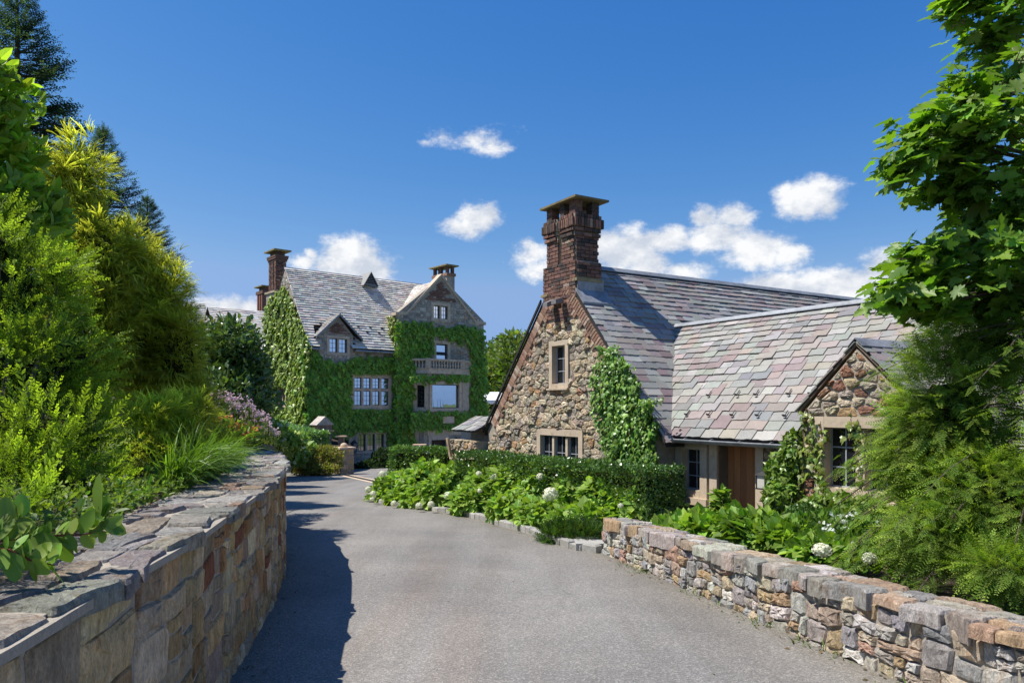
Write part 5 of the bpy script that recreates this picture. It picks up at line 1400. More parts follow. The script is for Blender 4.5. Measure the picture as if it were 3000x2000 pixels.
# ---- piers, pedestals and the tent near the manor
def pier(nm, lab, base, w, h, cat='pier', capw=.1, axis=(.77, .64)):
    e = empty(nm, base, lab, cat); ax = Vector((axis[0], axis[1], 0)).normalized(); ay = Vector((-ax.y, ax.x, 0))
    b = MB(); b.obox(base - ax * (w / 2 - .02) - ay * (w / 2 - .02) - V(0, 0, .2), ax * (w - .04), ay * (w - .04), V(0, 0, h + .2)); b.build('mortar_core', M_MORTAR, e)
    for (nn_, dd_) in ((-ay, ax), (-ax, -ay), (ax, ay), (ay, -ax)):
        o = base + nn_ * (w / 2) - dd_ * (w / 2)
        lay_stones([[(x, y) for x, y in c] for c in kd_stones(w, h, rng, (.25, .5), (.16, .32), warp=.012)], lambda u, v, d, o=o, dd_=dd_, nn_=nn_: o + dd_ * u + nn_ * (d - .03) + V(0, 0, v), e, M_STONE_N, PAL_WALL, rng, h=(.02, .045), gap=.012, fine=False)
    return e, ax, ay
base = V(-8.1, 35.75, road_z(35.75)); h = 1.22
e, ax, ay = pier('gate_pier', 'square sunlit stone gate pier with thin cap and small round finial', base, .70, h)
b = MB(); b.obox(base - ax * .42 - ay * .42 + V(0, 0, h), ax * .84, ay * .84, V(0, 0, .08), (1.1, 1.05, 1.0)); b.build('cap', M_LIME, e)
b = MB(); b.lathe(base + V(-.0, 0, h + .08), [(.16, 0), (.18, .06), (.14, .16), (.05, .2)], 9, (1.1, 1.05, 1)); b.build('finial', M_LIME, e, flat=False)
def pedestal(px_, ytop, D, wpx, lab):
    p = at(px_, ytop, D); zg = road_z(D); w = wpx / F * D; e = empty('stone_pedestal', V(p.x, D, zg), lab, 'pedestal')
    b = MB(); b.hexa([V(p.x - w * .3, D - w * .3, zg - .1), V(p.x + w * .3, D - w * .3, zg - .1), V(p.x + w * .3, D + w * .3, zg - .1), V(p.x - w * .3, D + w * .3, zg - .1)] + [V(p.x + sx * w * .27, D + sy * w * .27, p.z - .08) for sx, sy in ((-1, -1), (1, -1), (1, 1), (-1, 1))], (.6, .52, .48)); b.build('shaft', M_LIME_D, e)
    b = MB(); b.obox(V(p.x - w / 2, D - w / 2, p.z - .08), (w, 0, 0), (0, w, 0), (0, 0, .08), (1.2, 1.05, .95)); b.build('cap', M_LIME, e)
pedestal(1000, 1276, 40.5, 29, 'narrow stone pedestal with flat cap rising behind the square gate pier')
pedestal(1229, 1301, 44, 38, 'stone pedestal with flat cap peeking over the clipped hedge below canted bay')
# gabled ivy post at the end of the far hedge
gb = at(944, 1300, 40.6); gz_ = -3.1
e = empty('gabled_post', V(gb.x, gb.y, gz_), 'small stone post with steep gabled cap between far hedge and manor', 'post')
pt_ = at(940, 1219, 40.6); w = .40; zs_ = at(940, 1244, 40.6).z
b = MB(); ax = HU.to_3d(); ay = HB.to_3d(); c0 = V(pt_.x + .05, 40.6, gz_); b.obox(c0 - ax * w - ay * w, ax * 2 * w, ay * 2 * w, V(0, 0, zs_ - gz_), (.75, .62, .56)); b.build('shaft', M_MSTONE_P, e)
ct = V(c0.x, c0.y, zs_); tri = [ct - ax * .52 - ay * .45, ct + ax * .52 - ay * .45, ct - ay * .45 + V(0, 0, pt_.z - zs_)]
b = MB(); b.prism(tri, ay * .9, (1.35, 1.35, 1.35)); b.build('gabled_cap', M_MSTONE_P, e)
b = MB(); b.obox(ct - ax * .5 - ay * .5 - V(0, 0, .35), ax * 1.0, ay * 1.0, V(0, 0, .07), (1, .9, .8)); b.build('band', M_LIME_D, e)
# tent
M_TENT = surface('white_canvas', (.80, .80, .80), .7, .3, ((1, .03),), ())
tp = at(1449, 1148, 66); te = at(1449, 1172, 66); tv = at(1449, 1184, 66)
tent = empty('party_tent', V(tp.x, 66, road_z(66)), 'white canvas party tent roof with scalloped valance showing between the buildings', 'tent')
b = MB(); r = 2.1; cs = [V(tp.x - r, 66 - r, te.z), V(tp.x + r, 66 - r, te.z), V(tp.x + r, 66 + r, te.z), V(tp.x - r, 66 + r, te.z)]
ap = [V(tp.x - .5, 66, tp.z), V(tp.x + .5, 66, tp.z)]
b.add(cs + ap, [(0, 1, 5, 4), (1, 2, 5), (2, 3, 4, 5), (3, 0, 4)]); b.build('canopy', M_TENT, tent)
b = MB()
for i in range(4):
    p, q = cs[i], cs[(i + 1) % 4]
    for k in range(8):
        a, c = p.lerp(q, k / 8), p.lerp(q, (k + 1) / 8); hh = te.z - tv.z; m_ = (a + c) / 2
        b.add([a, c, c - V(0, 0, hh * .7), m_ - V(0, 0, hh), a - V(0, 0, hh * .7)], [(0, 1, 2, 3, 4)])
b.build('valance', M_TENT, tent)
for p in cs: b = MB(); b.tube([p, V(p.x, p.y, road_z(66))], .05, 6); b.build('pole', M_TENT, tent)
# ================================================================== vegetation tools
NR = np.random.default_rng(20)
def nrmz(v): return v / np.maximum(1e-9, np.linalg.norm(v, axis=-1, keepdims=True))
def rv(n, s=1.): return NR.normal(0, s, (n, 3))
def scatter(tpl, pos, X, Nn, scale, tint, wscale=None):
    """copies of a template along directions X with facing Nn; returns vertices, triangles, colours"""
    tv, tf, tc = tpl; n = len(pos); k = len(tv)
    X = nrmz(X); Y = nrmz(np.cross(Nn, X)); Z = np.cross(X, Y)
    sc = np.asarray(scale).reshape(-1, 1, 1); ws = sc if wscale is None else np.asarray(wscale).reshape(-1, 1, 1)
    P = pos[:, None, :] + sc * tv[None, :, 0:1] * X[:, None, :] + ws * tv[None, :, 1:2] * Y[:, None, :] + ws * tv[None, :, 2:3] * Z[:, None, :]
    T = tf[None] + (np.arange(n) * k)[:, None, None]
    C = tint[:, None, :] * tc[None, :, :]
    return P.reshape(-1, 3), T.reshape(-1, 3), C.reshape(-1, 3)
def join(parts):
    vs, ts, cs = [], [], []; b = 0
    for p in parts:
        vs.append(p[0]); ts.append(p[1] + b); cs.append(p[2]); b += len(p[0])
    return np.concatenate(vs), np.concatenate(ts), np.concatenate(cs)
def leaf_obj(name, arr, mat, parent=None, origin=None, flat=True):
    o0 = WL[parent.name] if origin is None and parent is not None else Vector(origin if origin is not None else (0, 0, 0))
    me = mesh_np(name, arr[0] - np.array(o0[:]), arr[1], arr[2], flat); me.materials.append(mat)
    o = bpy.data.objects.new(name, me); link(o, parent, o0)
    if parent is not None: tag(o, kind='stuff')
    return o
def leaf_parts(name, template, pos, X, Nn, scale, tint, mat, parent):
    """large leaves, each a part of its own that shares one mesh"""
    me = mesh_np(name, template[0], template[1], template[2], False); me.materials.append(mat)
    X = nrmz(X); Y = nrmz(np.cross(Nn, X)); Z = np.cross(X, Y)
    for p, a, b, c, k, t in zip(pos, X, Y, Z, scale, tint):
        place_unit(me, name, basis(Vector(p), Vector(a) * k, Vector(b) * k, Vector(c) * k), parent, tuple(float(q) for q in t))
def tints(n, base, var=.22, hue=.10, alt=None, p=.0):
    c = np.array(base)[None] * np.exp(NR.normal(0, var, (n, 1))) * np.exp(NR.normal(0, hue, (n, 3)))
    if alt is not None:
        m = NR.random(n) < p; c[m] = np.array(alt)[None] * np.exp(NR.normal(0, var, (m.sum(), 1)))
    return c
def tpl(v, f, c=None):
    v = np.array(v, float); f = np.array(f, int)
    return v, f, np.ones((len(v), 3)) if c is None else np.array(c, float).reshape(len(v), -1) * np.ones((1, 3))
# --- leaf templates: x along the leaf (0..1), y across, z up
T_OVATE = tpl([(0, 0, 0), (.35, .24, .05), (.35, -.24, .05), (.4, 0, -.02), (.75, .17, .0), (.75, -.17, .0), (1, 0, -.10)], [(0, 3, 1), (0, 2, 3), (1, 3, 4), (3, 2, 5), (3, 6, 4), (3, 5, 6)])
T_SMALL = tpl([(0, 0, 0), (.5, .27, .06), (.5, -.27, .06), (1, 0, -.03)], [(0, 2, 1), (1, 2, 3)])
T_HEART = tpl([(.0, 0, 0), (.06, .26, .04), (.06, -.26, .04), (.36, .40, .05), (.36, -.40, .05), (.70, .25, -.02), (.70, -.25, -.02), (1, 0, -.16), (.4, 0, -.05)],
              [(8, 1, 0), (8, 0, 2), (8, 3, 1), (8, 2, 4), (8, 5, 3), (8, 4, 6), (8, 7, 5), (8, 6, 7)])
def _maple():
    out = [(0, 0), (-.06, .18), (-.02, .30), (.10, .26), (.12, .48), (.26, .38), (.36, .56), (.44, .40), (.40, .18), (.58, .26), (.66, .16), (.80, .20), (.86, .09), (1.0, 0)]
    v = [(.30, 0, -.03)] + [(x, y, .05 * math.sin(y * 9)) for x, y in out] + [(x, -y, .05 * math.sin(y * 9)) for x, y in out[-2:0:-1]]
    n = len(v) - 1
    return tpl(v, [(0, 1 + (i + 1) % n, 1 + i) for i in range(n)])
T_MAPLE = _maple()
T_IVY = tpl([(.3, 0, .05), (0, 0, 0), (-.05, .25, 0), (.28, .42, -.02), (.45, .20, 0), (1, 0, -.10), (.45, -.20, 0), (.28, -.42, -.02), (-.05, -.25, 0)], [(0, 1 + (i + 1) % 8, 1 + i) for i in range(8)])
def _frond(n=9, w=.030, ln=.30, taper=.75, rise=.0, three=False, ang=.8, tipc=(1.5, 1.35, 1.1), basec=(.75, .75, .8)):
    v = [(0, .006, 0), (0, -.006, 0), (1, 0, 0)]; f = [(0, 1, 2)]; c = [basec, basec, tipc]
    for i in range(n):
        t = (i + .6) / n
        for s in (-1, 1):
            L = ln * (1 - taper * t) * (1.0 if i % 2 else .82); a = ang * s
            dz = rise if not three else (rise + .35 * math.sin(i * 2.4 + s))
            d = np.array([math.cos(a), math.sin(a), dz]); d /= np.linalg.norm(d); b = np.array([t, 0, 0.])
            pn = np.array([-d[1], d[0], 0]); k = len(v)
            v += [tuple(b), tuple(b + d * L * .5 + pn * w), tuple(b + d * L * .5 - pn * w), tuple(b + d * L)]
            cc = np.array(basec) * (1 - t * .6) + np.array(tipc) * t * .6
            c += [tuple(cc * .85), tuple(cc), tuple(cc), tuple(np.array(tipc))]; f += [(k, k + 2, k + 1), (k + 1, k + 2, k + 3)]
    return tpl(v, f, c)
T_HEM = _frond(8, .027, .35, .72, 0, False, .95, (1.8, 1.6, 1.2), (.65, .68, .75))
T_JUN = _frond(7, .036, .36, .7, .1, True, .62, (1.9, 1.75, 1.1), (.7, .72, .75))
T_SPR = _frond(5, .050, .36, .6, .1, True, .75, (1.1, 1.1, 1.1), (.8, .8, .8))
def _threads():
    v, f, c = [], [], []; r = np.random.default_rng(3)
    for k in range(5):
        a = r.uniform(-.7, .7); L = r.uniform(.6, 1.05); p = np.array([0., 0, 0]); d = np.array([math.cos(a), math.sin(a), r.uniform(-.15, .35)])
        pts = []
        for i in range(4):
            pts.append(p.copy()); p = p + d * L / 3; d = d + np.array([-.12, 0, -.30]); d /= np.linalg.norm(d)
        w = .024; b = len(v)
        for i, q in enumerate(pts):
            ww = w * (1 - .6 * i / 3); sd = np.array([-math.sin(a), math.cos(a), 0]); v += [tuple(q + sd * ww), tuple(q - sd * ww)]
            cc = .7 + .5 * i / 3; c += [(cc * 1.05, cc, cc)] * 2
        for i in range(3): f += [(b + 2 * i, b + 2 * i + 1, b + 2 * i + 2), (b + 2 * i + 1, b + 2 * i + 3, b + 2 * i + 2)]
    return tpl(v, f, c)
T_THR = _threads()
T_PETAL = tpl([(0, 0, 0), (.6, .45, .1), (.6, -.45, .1), (1, 0, 0)], [(0, 2, 1), (1, 2, 3)])

def E(px_, py_, D, rx, ry, rd):               # an ellipsoid given by where it shows and how deep it is
    c = at(px_, py_, D); return (c.x, c.y, c.z, rx / F * D, rd, ry / F * D)
def lump(p, s, f):
    return s * (np.sin(p[:, 0] * f + 1.3) * np.sin(p[:, 1] * f * 1.1 + .4) + .6 * np.sin(p[:, 2] * f * 1.4 + p[:, 0] * f * .8) + .5 * np.sin((p[:, 0] + p[:, 1] - p[:, 2]) * f * 2.3)) / 1.6
def blob(ells, n, shell=.30, lumps=.16, lf=3.2, hide=.35, inner=.45, floor=None):
    """points through the outer volume of a union of ellipsoids with their outward directions"""
    e = np.array(ells); a = (e[:, 3] * e[:, 4] * e[:, 5]) ** (2 / 3); idx = NR.choice(len(e), n * 2, p=a / a.sum())
    d = nrmz(rv(n * 2)); c = e[idx]
    r = 1 - np.abs(NR.normal(0, shell, n * 2)); r = np.where(r < .25, NR.random(n * 2), r)
    q = d * c[:, 3:6]; base = c[:, :3] + q
    r = r * (1 + lump(base, lumps, lf))
    p = c[:, :3] + q * r[:, None]; nm = nrmz(d / c[:, 3:6])
    keep = np.ones(len(p), bool)
    for k in range(len(e)):                    # drop what lies deep inside another lobe
        g = (((p - e[k, :3]) / e[k, 3:6]) ** 2).sum(1); keep &= ~((g < inner ** 2) & (idx != k))
    away = (nm * nrmz(-p)).sum(1) < -.25; keep &= ~(away & (NR.random(len(p)) > hide))
    if floor is not None: keep &= p[:, 2] > floor
    p, nm = p[keep][:n], nm[keep][:n]
    return p, nm
def core_of(ells, k=.62, seg=10):
    mb = MB()
    for (x, y, z, a, b, c) in ells:
        vs = []; fs = []
        for i in range(1, 6):
            ph = math.pi * i / 6
            for j in range(seg):
                th = 2 * math.pi * j / seg; l = k * (1 + .1 * math.sin(3 * th + i)); vs.append(V(x + a * l * math.sin(ph) * math.cos(th), y + b * l * math.sin(ph) * math.sin(th), z + c * l * math.cos(ph)))
        for i in range(4):
            for j in range(seg): fs.append((i * seg + j, (i + 1) * seg + j, (i + 1) * seg + (j + 1) % seg, i * seg + (j + 1) % seg))
        fs.append(tuple(range(seg))); fs.append(tuple(range(4 * seg, 5 * seg))[::-1]); mb.add(vs, fs)
    return mb
UP = np.array([0, 0, 1.]); DOWN = -UP
def clumps(ells, nc, per, length, spread, up=.25, lumps=.15, lf=3., hide=.3):
    """sprays gathered along short outer branches, so the crown breaks into separate plumes"""
    c, nm = blob(ells, nc, .13, lumps, lf, hide); n = len(c); ax = nrmz(nm + UP * up + rv(n, .30)); L = length * np.exp(NR.normal(0, .3, n))
    idx = np.repeat(np.arange(n), per); m = len(idx); t = NR.random(m) ** .8
    lat = rv(m) * (spread * (1.05 - .75 * t))[:, None]; pos = c[idx] + ax[idx] * ((t - .72) * L[idx])[:, None] + lat
    return pos, ax[idx], lat / spread, t, idx
M_INNER = surface('shaded_inside', (.030, .034, .014), 1., .0, ((6, .3), (30, .4)), ((20, 1., .08),))  # solid core for the inner twigs, coloured dark to stand in for shade
M_LEAF = leafmat('leaf'); M_NEEDLE = leafmat('needle', .45, .6, .25, (1.35, 1.45, .5)); M_IVYL = leafmat('ivy_leaf', .25, .38, .5); M_GOLD = leafmat('golden_needle', .58, .6, .2, (1.35, 1.35, .7))
M_WAX = leafmat('glossy_leaf', .22, .30, .6); M_MAPLE = leafmat('maple_leaf', .45, .45, .4, (1.15, 1.35, .35)); M_PETAL = leafmat('petal', .3, .6, .2, (1, 1, 1), .05)
M_GRASSB = leafmat('blade', .4, .45, .4)

def shrub(name, label, cat, ells, n, template, size, col, mat, stems=6, base=None, up=.5, out=.8, rnd=.6, group=None, core=True, facing='out', alt=None, altp=0., shell=.3, lumps=.16, lf=3.2, var=.22, hide=.35, corek=.62):
    e = np.array(ells); cx, cy_ = e[:, 0].mean(), e[:, 1].mean(); zb = base if base is not None else (e[:, 2] - e[:, 5]).min()
    root = empty(name, (cx, cy_, zb), label, cat, group)
    p, nm = blob(ells, n, shell, lumps, lf, hide); m = len(p)
    X = nm * out + UP * up + rv(m, rnd); N_ = (nm if facing == 'out' else UP[None] * np.ones((m, 1))) + rv(m, .45)
    s = size * np.exp(NR.normal(0, .25, m))
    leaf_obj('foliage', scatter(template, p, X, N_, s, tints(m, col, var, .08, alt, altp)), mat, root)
    if core: tag(core_of(ells, corek).build('shade_core', M_INNER, root), kind='stuff')
    mb = MB()
    for k in range(stems):
        q = e[k % len(e)]; a = V(cx + NR.normal(0, .1), cy_ + NR.normal(0, .1), zb - .05); b = V(q[0] + NR.normal(0, .2) * q[3], q[1], q[2] + q[5] * NR.uniform(-.2, .5)); mid = a.lerp(b, .5) + V(NR.normal(0, .05), 0, .1)
        r0 = .012 + .02 * float(q[3]); mb.tube([a, mid, b], [r0, r0 * .7, r0 * .3], 5)
    tag(mb.build('stem', M_BARK, root), kind='stuff')
    return root

# ================================================================== left bank
def spruce_arrays(h, seed):
    r = np.random.default_rng(seed); pos, X, Nn, sc = [], [], [], []; tb = MB()
    tb.tube([V(0, 0, 0), V(0, 0, h * .5), V(0, 0, h)], [h * .016, h * .010, .012], 7)
    z = h * .18
    while z < h * .985:
        f = 1 - z / h; Lb = h * .245 * f ** .86 + .05
        nb = 5 if f > .08 else 4
        for k in range(nb + r.integers(0, 2)):
            a = r.uniform(0, 2 * math.pi); L = Lb * r.uniform(.72, 1.12); el = math.radians(lerp(52, -6, min(1, f * 2.6))) + r.normal(0, .08)
            d = np.array([math.cos(a) * math.cos(el), math.sin(a) * math.cos(el), math.sin(el)]); p = np.array([0, 0, z]); side = np.array([-math.sin(a), math.cos(a), 0])
            st = max(3, int(L / .13)); path = [V(*p)]
            for i in range(st):
                t = (i + 1) / st; dd = d + np.array([0, 0, -.28 * math.sin(t * math.pi * .8) + .42 * t * t]); dd /= np.linalg.norm(dd); p = p + dd * L / st; path.append(V(*p))
                if t > .22:
                    w = .50 * L * (1 - t) + .16 * min(1., f * 5)
                    for s in (-1, 1):
                        m = max(1, int(w / .26))
                        for j in range(m):
                            q = p + side * s * w * (j / m) + dd * w * .5 * (j / m) + np.array([0, 0, -.12 * w * (j / m)])
                            pos.append(q + r.normal(0, .02, 3)); X.append(side * s * .8 + dd * .9 + np.array([0, 0, r.normal(-.05, .25)])); Nn.append(np.array([0, 0, 1.]) + r.normal(0, .4, 3)); sc.append(r.uniform(.24, .40) * (.42 + .58 * min(1., f * 4)))
                    pos.append(p); X.append(dd); Nn.append(np.array([0, 0, 1.]) + r.normal(0, .4, 3)); sc.append(r.uniform(.24, .36) * (.45 + .55 * min(1., f * 4)))
            if L > .5: tb.tube(path[::max(1, len(path) // 4)] , .012 * L + .004, 4, cap=False)
        z += (.055 + .010 * h * f * 1.4) * 1.0
    for k in range(14): pos.append(np.array([0, 0, h * (1.0 - .006 * k)])); X.append(np.array([r.normal(0, .16), r.normal(0, .16), 1.])); Nn.append(np.array([1., 0, 0])); sc.append(.20)
    pos, X, Nn, sc = map(np.array, (pos, X, Nn, sc))
    return scatter(T_SPR, pos, X, Nn, sc, tints(len(pos), (.060, .10, .070), .22, .06)), tb
sp_arr, sp_tb = spruce_arrays(11.0, 4)
me_c = mesh_np('crown', *sp_arr); me_c.materials.append(M_NEEDLE)
me_t = new_mesh('trunk', sp_tb.v, sp_tb.f, sp_tb.c); me_t.materials.append(M_BARK)
def spruce(px_, top, D, h, rot, lab):
    p = at(px_, top, D); zb = p.z - h; root = empty('spruce_tree', (p.x, D, zb), lab, 'spruce', None); k = h / 11.0
    for nm, me in (('crown', me_c), ('trunk', me_t)):
        o = bpy.data.objects.new(nm, me); COL.objects.link(o); o.parent = root; o.scale = (k * 1.28, k * 1.28, k); o.rotation_euler = (0, 0, rot); WL[o.name] = Vector((p.x, D, zb))
    return root
spruce(50, -65, 18, 11.6, .3, 'tallest dark spruce reaching past the top edge of the photo')
spruce(303, 372, 22.5, 9.6, 2.1, 'slender spruce with bare leader tip behind the golden cypress, second tallest')
spruce(432, 575, 25.5, 8.8, 4.0, 'shortest dark spruce nearest the manor behind the golden cypress')

def cypress(label, ells, n, col, size=.42, base=None):
    e = np.array(ells); root = empty('golden_cypress', (e[:, 0].mean(), e[:, 1].mean(), base), label, 'cypress')
    p, ax, lat, t, idx = clumps(ells, n // 30, 17, size * 2.0, size * .42, .25, .2, 2.6); m = len(p)
    X = ax * .75 + lat * .45 + UP * -.10 + rv(m, .22)
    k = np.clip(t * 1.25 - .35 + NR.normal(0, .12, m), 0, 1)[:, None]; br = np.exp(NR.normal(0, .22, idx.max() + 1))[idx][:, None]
    c = (np.array(col)[None] * .95 * (1 - k) + np.array([col[0] * 1.6, col[1] * 1.5, col[2] * 1.6])[None] * k) * br * np.exp(NR.normal(0, .12, (m, 1)))  # outer sprays yellower as new growth, and brightened in place of sunlight
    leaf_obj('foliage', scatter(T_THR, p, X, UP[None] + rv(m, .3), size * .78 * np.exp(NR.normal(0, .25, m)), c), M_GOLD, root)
    tag(core_of(ells, .60).build('shade_core', M_INNER, root), kind='stuff')
    mb = MB(); b = V(e[:, 0].mean(), e[:, 1].mean(), base)
    for q in e: mb.tube([b + V(NR.normal(0, .1), 0, -.05), b.lerp(V(q[0], q[1], q[2]), .6) + V(0, 0, -.1), V(q[0], q[1], q[2] + q[5] * .4)], [.07, .05, .015], 6)
    mb.build('trunk', M_BARK, root)
BK = lambda y: lw_top(min(13, y)) + .1
cypress('tall golden threadleaf cypress, tallest yellow mound under the biggest spruce', [E(225, 525, 11.8, 62, 95, .5), E(160, 640, 11.6, 85, 140, .7), E(285, 760, 11.6, 85, 130, .7), E(230, 960, 11.4, 165, 215, .9)], 17000, (.30, .355, .045), .31, BK(11))
cypress('weeping golden threadleaf cypress whose yellow tips hang nearest the manor', [E(385, 770, 12.8, 60, 120, .6), E(470, 850, 12.8, 60, 95, .6), E(440, 1010, 12.6, 110, 170, .9), E(525, 1060, 12.4, 62, 140, .7), E(560, 1220, 12.2, 75, 90, .6)], 17000, (.31, .36, .045), .30, BK(12))
cypress('low spreading golden cypress sprays leaning over the wall top beside the grass tuft', [E(430, 1250, 8.2, 95, 65, .45), E(520, 1285, 8.4, 80, 65, .45), E(400, 1350, 7.8, 95, 65, .45), E(560, 1210, 8.9, 50, 40, .35)], 9500, (.29, .36, .04), .20, BK(8))
def juniper(label, ells, nc, per, size, inner, outer, base):
    e = np.array(ells); root = empty('juniper_bush', (e[:, 0].mean(), e[:, 1].mean(), base), label, 'juniper')
    p, ax, lat, t, idx = clumps(ells, nc, per, .36, .11, .4, .18, 4.5); m = len(p)
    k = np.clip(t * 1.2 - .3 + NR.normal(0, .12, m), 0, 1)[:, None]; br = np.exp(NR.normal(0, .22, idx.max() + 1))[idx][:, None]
    c = (np.array(inner)[None] * (1 - k) + np.array(outer)[None] * k) * br * np.exp(NR.normal(0, .12, (m, 1)))  # inner to outer: new growth, plus brightness painted on for sunlit tips
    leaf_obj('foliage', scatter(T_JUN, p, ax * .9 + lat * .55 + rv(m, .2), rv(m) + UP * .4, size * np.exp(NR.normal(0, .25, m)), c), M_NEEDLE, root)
    tag(core_of(ells, .52).build('shade_core', M_INNER, root), kind='stuff')
    mb = MB(); b = V(e[:, 0].mean(), e[:, 1].mean(), base)
    for q in e: mb.tube([b + V(NR.normal(0, .1), 0, -.05), b.lerp(V(q[0], q[1], q[2]), .6) - V(0, 0, .1), V(q[0], q[1], q[2] + q[5] * .4)], [.03, .02, .008], 5)
    tag(mb.build('stem', M_BARK, root), kind='stuff')
juniper('big feathery green juniper filling the bank above the near wall end', 
      [E(40, 880, 6.7, 150, 170, .55), E(185, 810, 7.0, 55, 80, .4), E(60, 1130, 6.4, 155, 170, .6), E(200, 1050, 6.8, 75, 135, .45), E(240, 1290, 6.6, 80, 95, .4), E(60, 1380, 5.7, 160, 100, .45), E(215, 1430, 5.7, 120, 60, .32), E(130, 1280, 6.0, 150, 110, .45), E(10, 1500, 4.4, 110, 50, .25), E(0, 720, 6.6, 100, 85, .4), (-3.3, 3.4, .0, .6, .6, .7), (-2.95, 2.4, .0, .6, .65, .75), (-2.7, 1.2, -.05, .55, .7, .65)],
      500, 20, .155, (.105, .17, .025), (.275, .39, .05), BK(6))
shrub('broadleaf_shrub', 'bright green pointed leaf shrub at the left picture edge above juniper', 'shrub',
      [E(-50, 300, 8.4, 85, 170, .7), E(10, 440, 8.4, 75, 100, .6), E(-20, 590, 8.2, 115, 95, .7), E(80, 580, 8.3, 55, 50, .45), E(125, 650, 8.4, 55, 60, .4), E(60, 690, 8.2, 90, 60, .4)], 3200, T_OVATE, .15, (.25, .37, .042), M_MAPLE, up=.25, out=.7, rnd=.6, base=BK(8), shell=.38, lumps=.3, alt=(.38, .50, .065), altp=.3, core=False)
# dark glossy tree in front of the manor's end
shrub('magnolia_tree', 'dark glossy leaved small tree beside the manor end wall', 'tree', [E(690, 1030, 31, 70, 105, 1.5), E(628, 1100, 31, 75, 140, 1.5), E(735, 1130, 31, 60, 110, 1.4), E(680, 1180, 30, 110, 100, 1.6), E(590, 1040, 32, 45, 90, 1.1)],
      9000, T_OVATE, .24, (.095, .165, .04), M_WAX, up=.3, out=.8, rnd=.6, base=-1.6, shell=.33, lumps=.22, lf=2.2, alt=(.15, .23, .055), altp=.25)
# grass tuft spilling over the wall
def blades(n, base_pts, ln, w, col, lean, droop=.9, spread=.5, seg=5):
    vs, ts, cs = [], [], []; b = 0
    for i in range(n):
        p = np.array(base_pts[NR.integers(0, len(base_pts))], float) + NR.normal(0, .06, 3) * np.array([1, 1, .3]); L = ln * NR.uniform(.6, 1.25); d = nrmz(UP * 1.0 + np.array(lean) + NR.normal(0, spread, 3) * np.array([1, 1, .2]))
        sd = nrmz(np.cross(d, UP) + NR.normal(0, .2, 3)); c = np.array(col) * math.exp(NR.normal(0, .25))
        k = b
        for j in range(seg + 1):
            t = j / seg; ww = w * (1 - t ** 2) * .5 + .0006; vs += [p + sd * ww, p - sd * ww]; cs += [c * (.8 + .35 * t)] * 2; p = p + d * L / seg; d = nrmz(d + np.array([0, 0, -droop / seg * 1.2]))
        for j in range(seg): ts += [(k + 2 * j, k + 2 * j + 1, k + 2 * j + 2), (k + 2 * j + 1, k + 2 * j + 3, k + 2 * j + 2)]
        b += 2 * (seg + 1)
    return np.array(vs), np.array(ts), np.array(cs)
def tuft(name, label, cat, pts, n, ln, w, col, lean, droop=.9, spread=.5, group=None):
    c = np.mean(np.array(pts), 0); o = empty(name, tuple(c), label, cat, group); leaf_obj('blades', blades(n, pts, ln, w, col, lean, droop, spread), M_GRASSB, o); return o
tuft('grass_tuft', 'long arching green grass tuft spilling over the wall top', 'grass tuft', [(-2.98, 6.9, -.70), (-3.10, 7.5, -.70), (-2.86, 6.3, -.69), (-3.22, 8.1, -.71), (-3.05, 7.1, -.70)], 760, .58, .013, (.13, .23, .03), (.42, -.22, 0), 1.35, .32)
# vine sprig on the near wall
vine = empty('vine_sprig', (-2.2, 2.9, -.6), 'trailing oval leaved vine sprig lying on the near wall top', 'vine')
mb = MB(); lp, lx, ln_ = [], [], []
for (pts) in ([(-40, 1590, 2.75), (60, 1575, 2.8), (150, 1568, 2.85), (250, 1565, 2.95), (318, 1545, 3.0)], [(-60, 1600, 2.6), (30, 1610, 2.6), (90, 1640, 2.62), (160, 1655, 2.7)], [(-40, 1560, 2.8), (30, 1530, 2.9), (70, 1515, 2.95)], [(260, 1562, 2.96), (285, 1530, 2.98), (303, 1500, 3.0)]):
    P3_ = [at(*p) for p in pts]; mb.tube(P3_, [.0045] * (len(P3_) - 1) + [.002], 5, (.9, .5, .45))
    for a, b in zip(P3_, P3_[1:]):
        for t in ((.1, .35, .6, .85) if len(pts) > 3 else (.2, .5, .8)):
            for s in (-1, 1):
                q = a.lerp(b, t); lp.append(q[:]); d = (b - a).normalized(); lx.append((d * .5 + V(0, NR.normal(0, .5), s * NR.uniform(.4, 1.1)) + V(NR.normal(0, .3), 0, .15))[:]); ln_.append((NR.normal(0, .4), -.8, .5 + NR.normal(0, .4)))
mb.build('stem', M_TWIG, vine)
m = len(lp); T_OVAL = tpl([(0, 0, 0), (.25, .26, .04), (.25, -.26, .04), (.5, 0, -.03), (.6, .30, .02), (.6, -.30, .02), (.88, .16, -.03), (.88, -.16, -.03), (1, 0, -.07)], [(0, 3, 1), (0, 2, 3), (1, 3, 4), (3, 2, 5), (4, 3, 6), (3, 5, 7), (3, 8, 6), (3, 7, 8)])
leaf_parts('leaf', T_OVAL, np.array(lp), np.array(lx), np.array(ln_), .085 * np.exp(NR.normal(0, .22, m)), tints(m, (.18, .29, .05), .2, .06, (.28, .38, .06), .3), M_LEAF, vine)

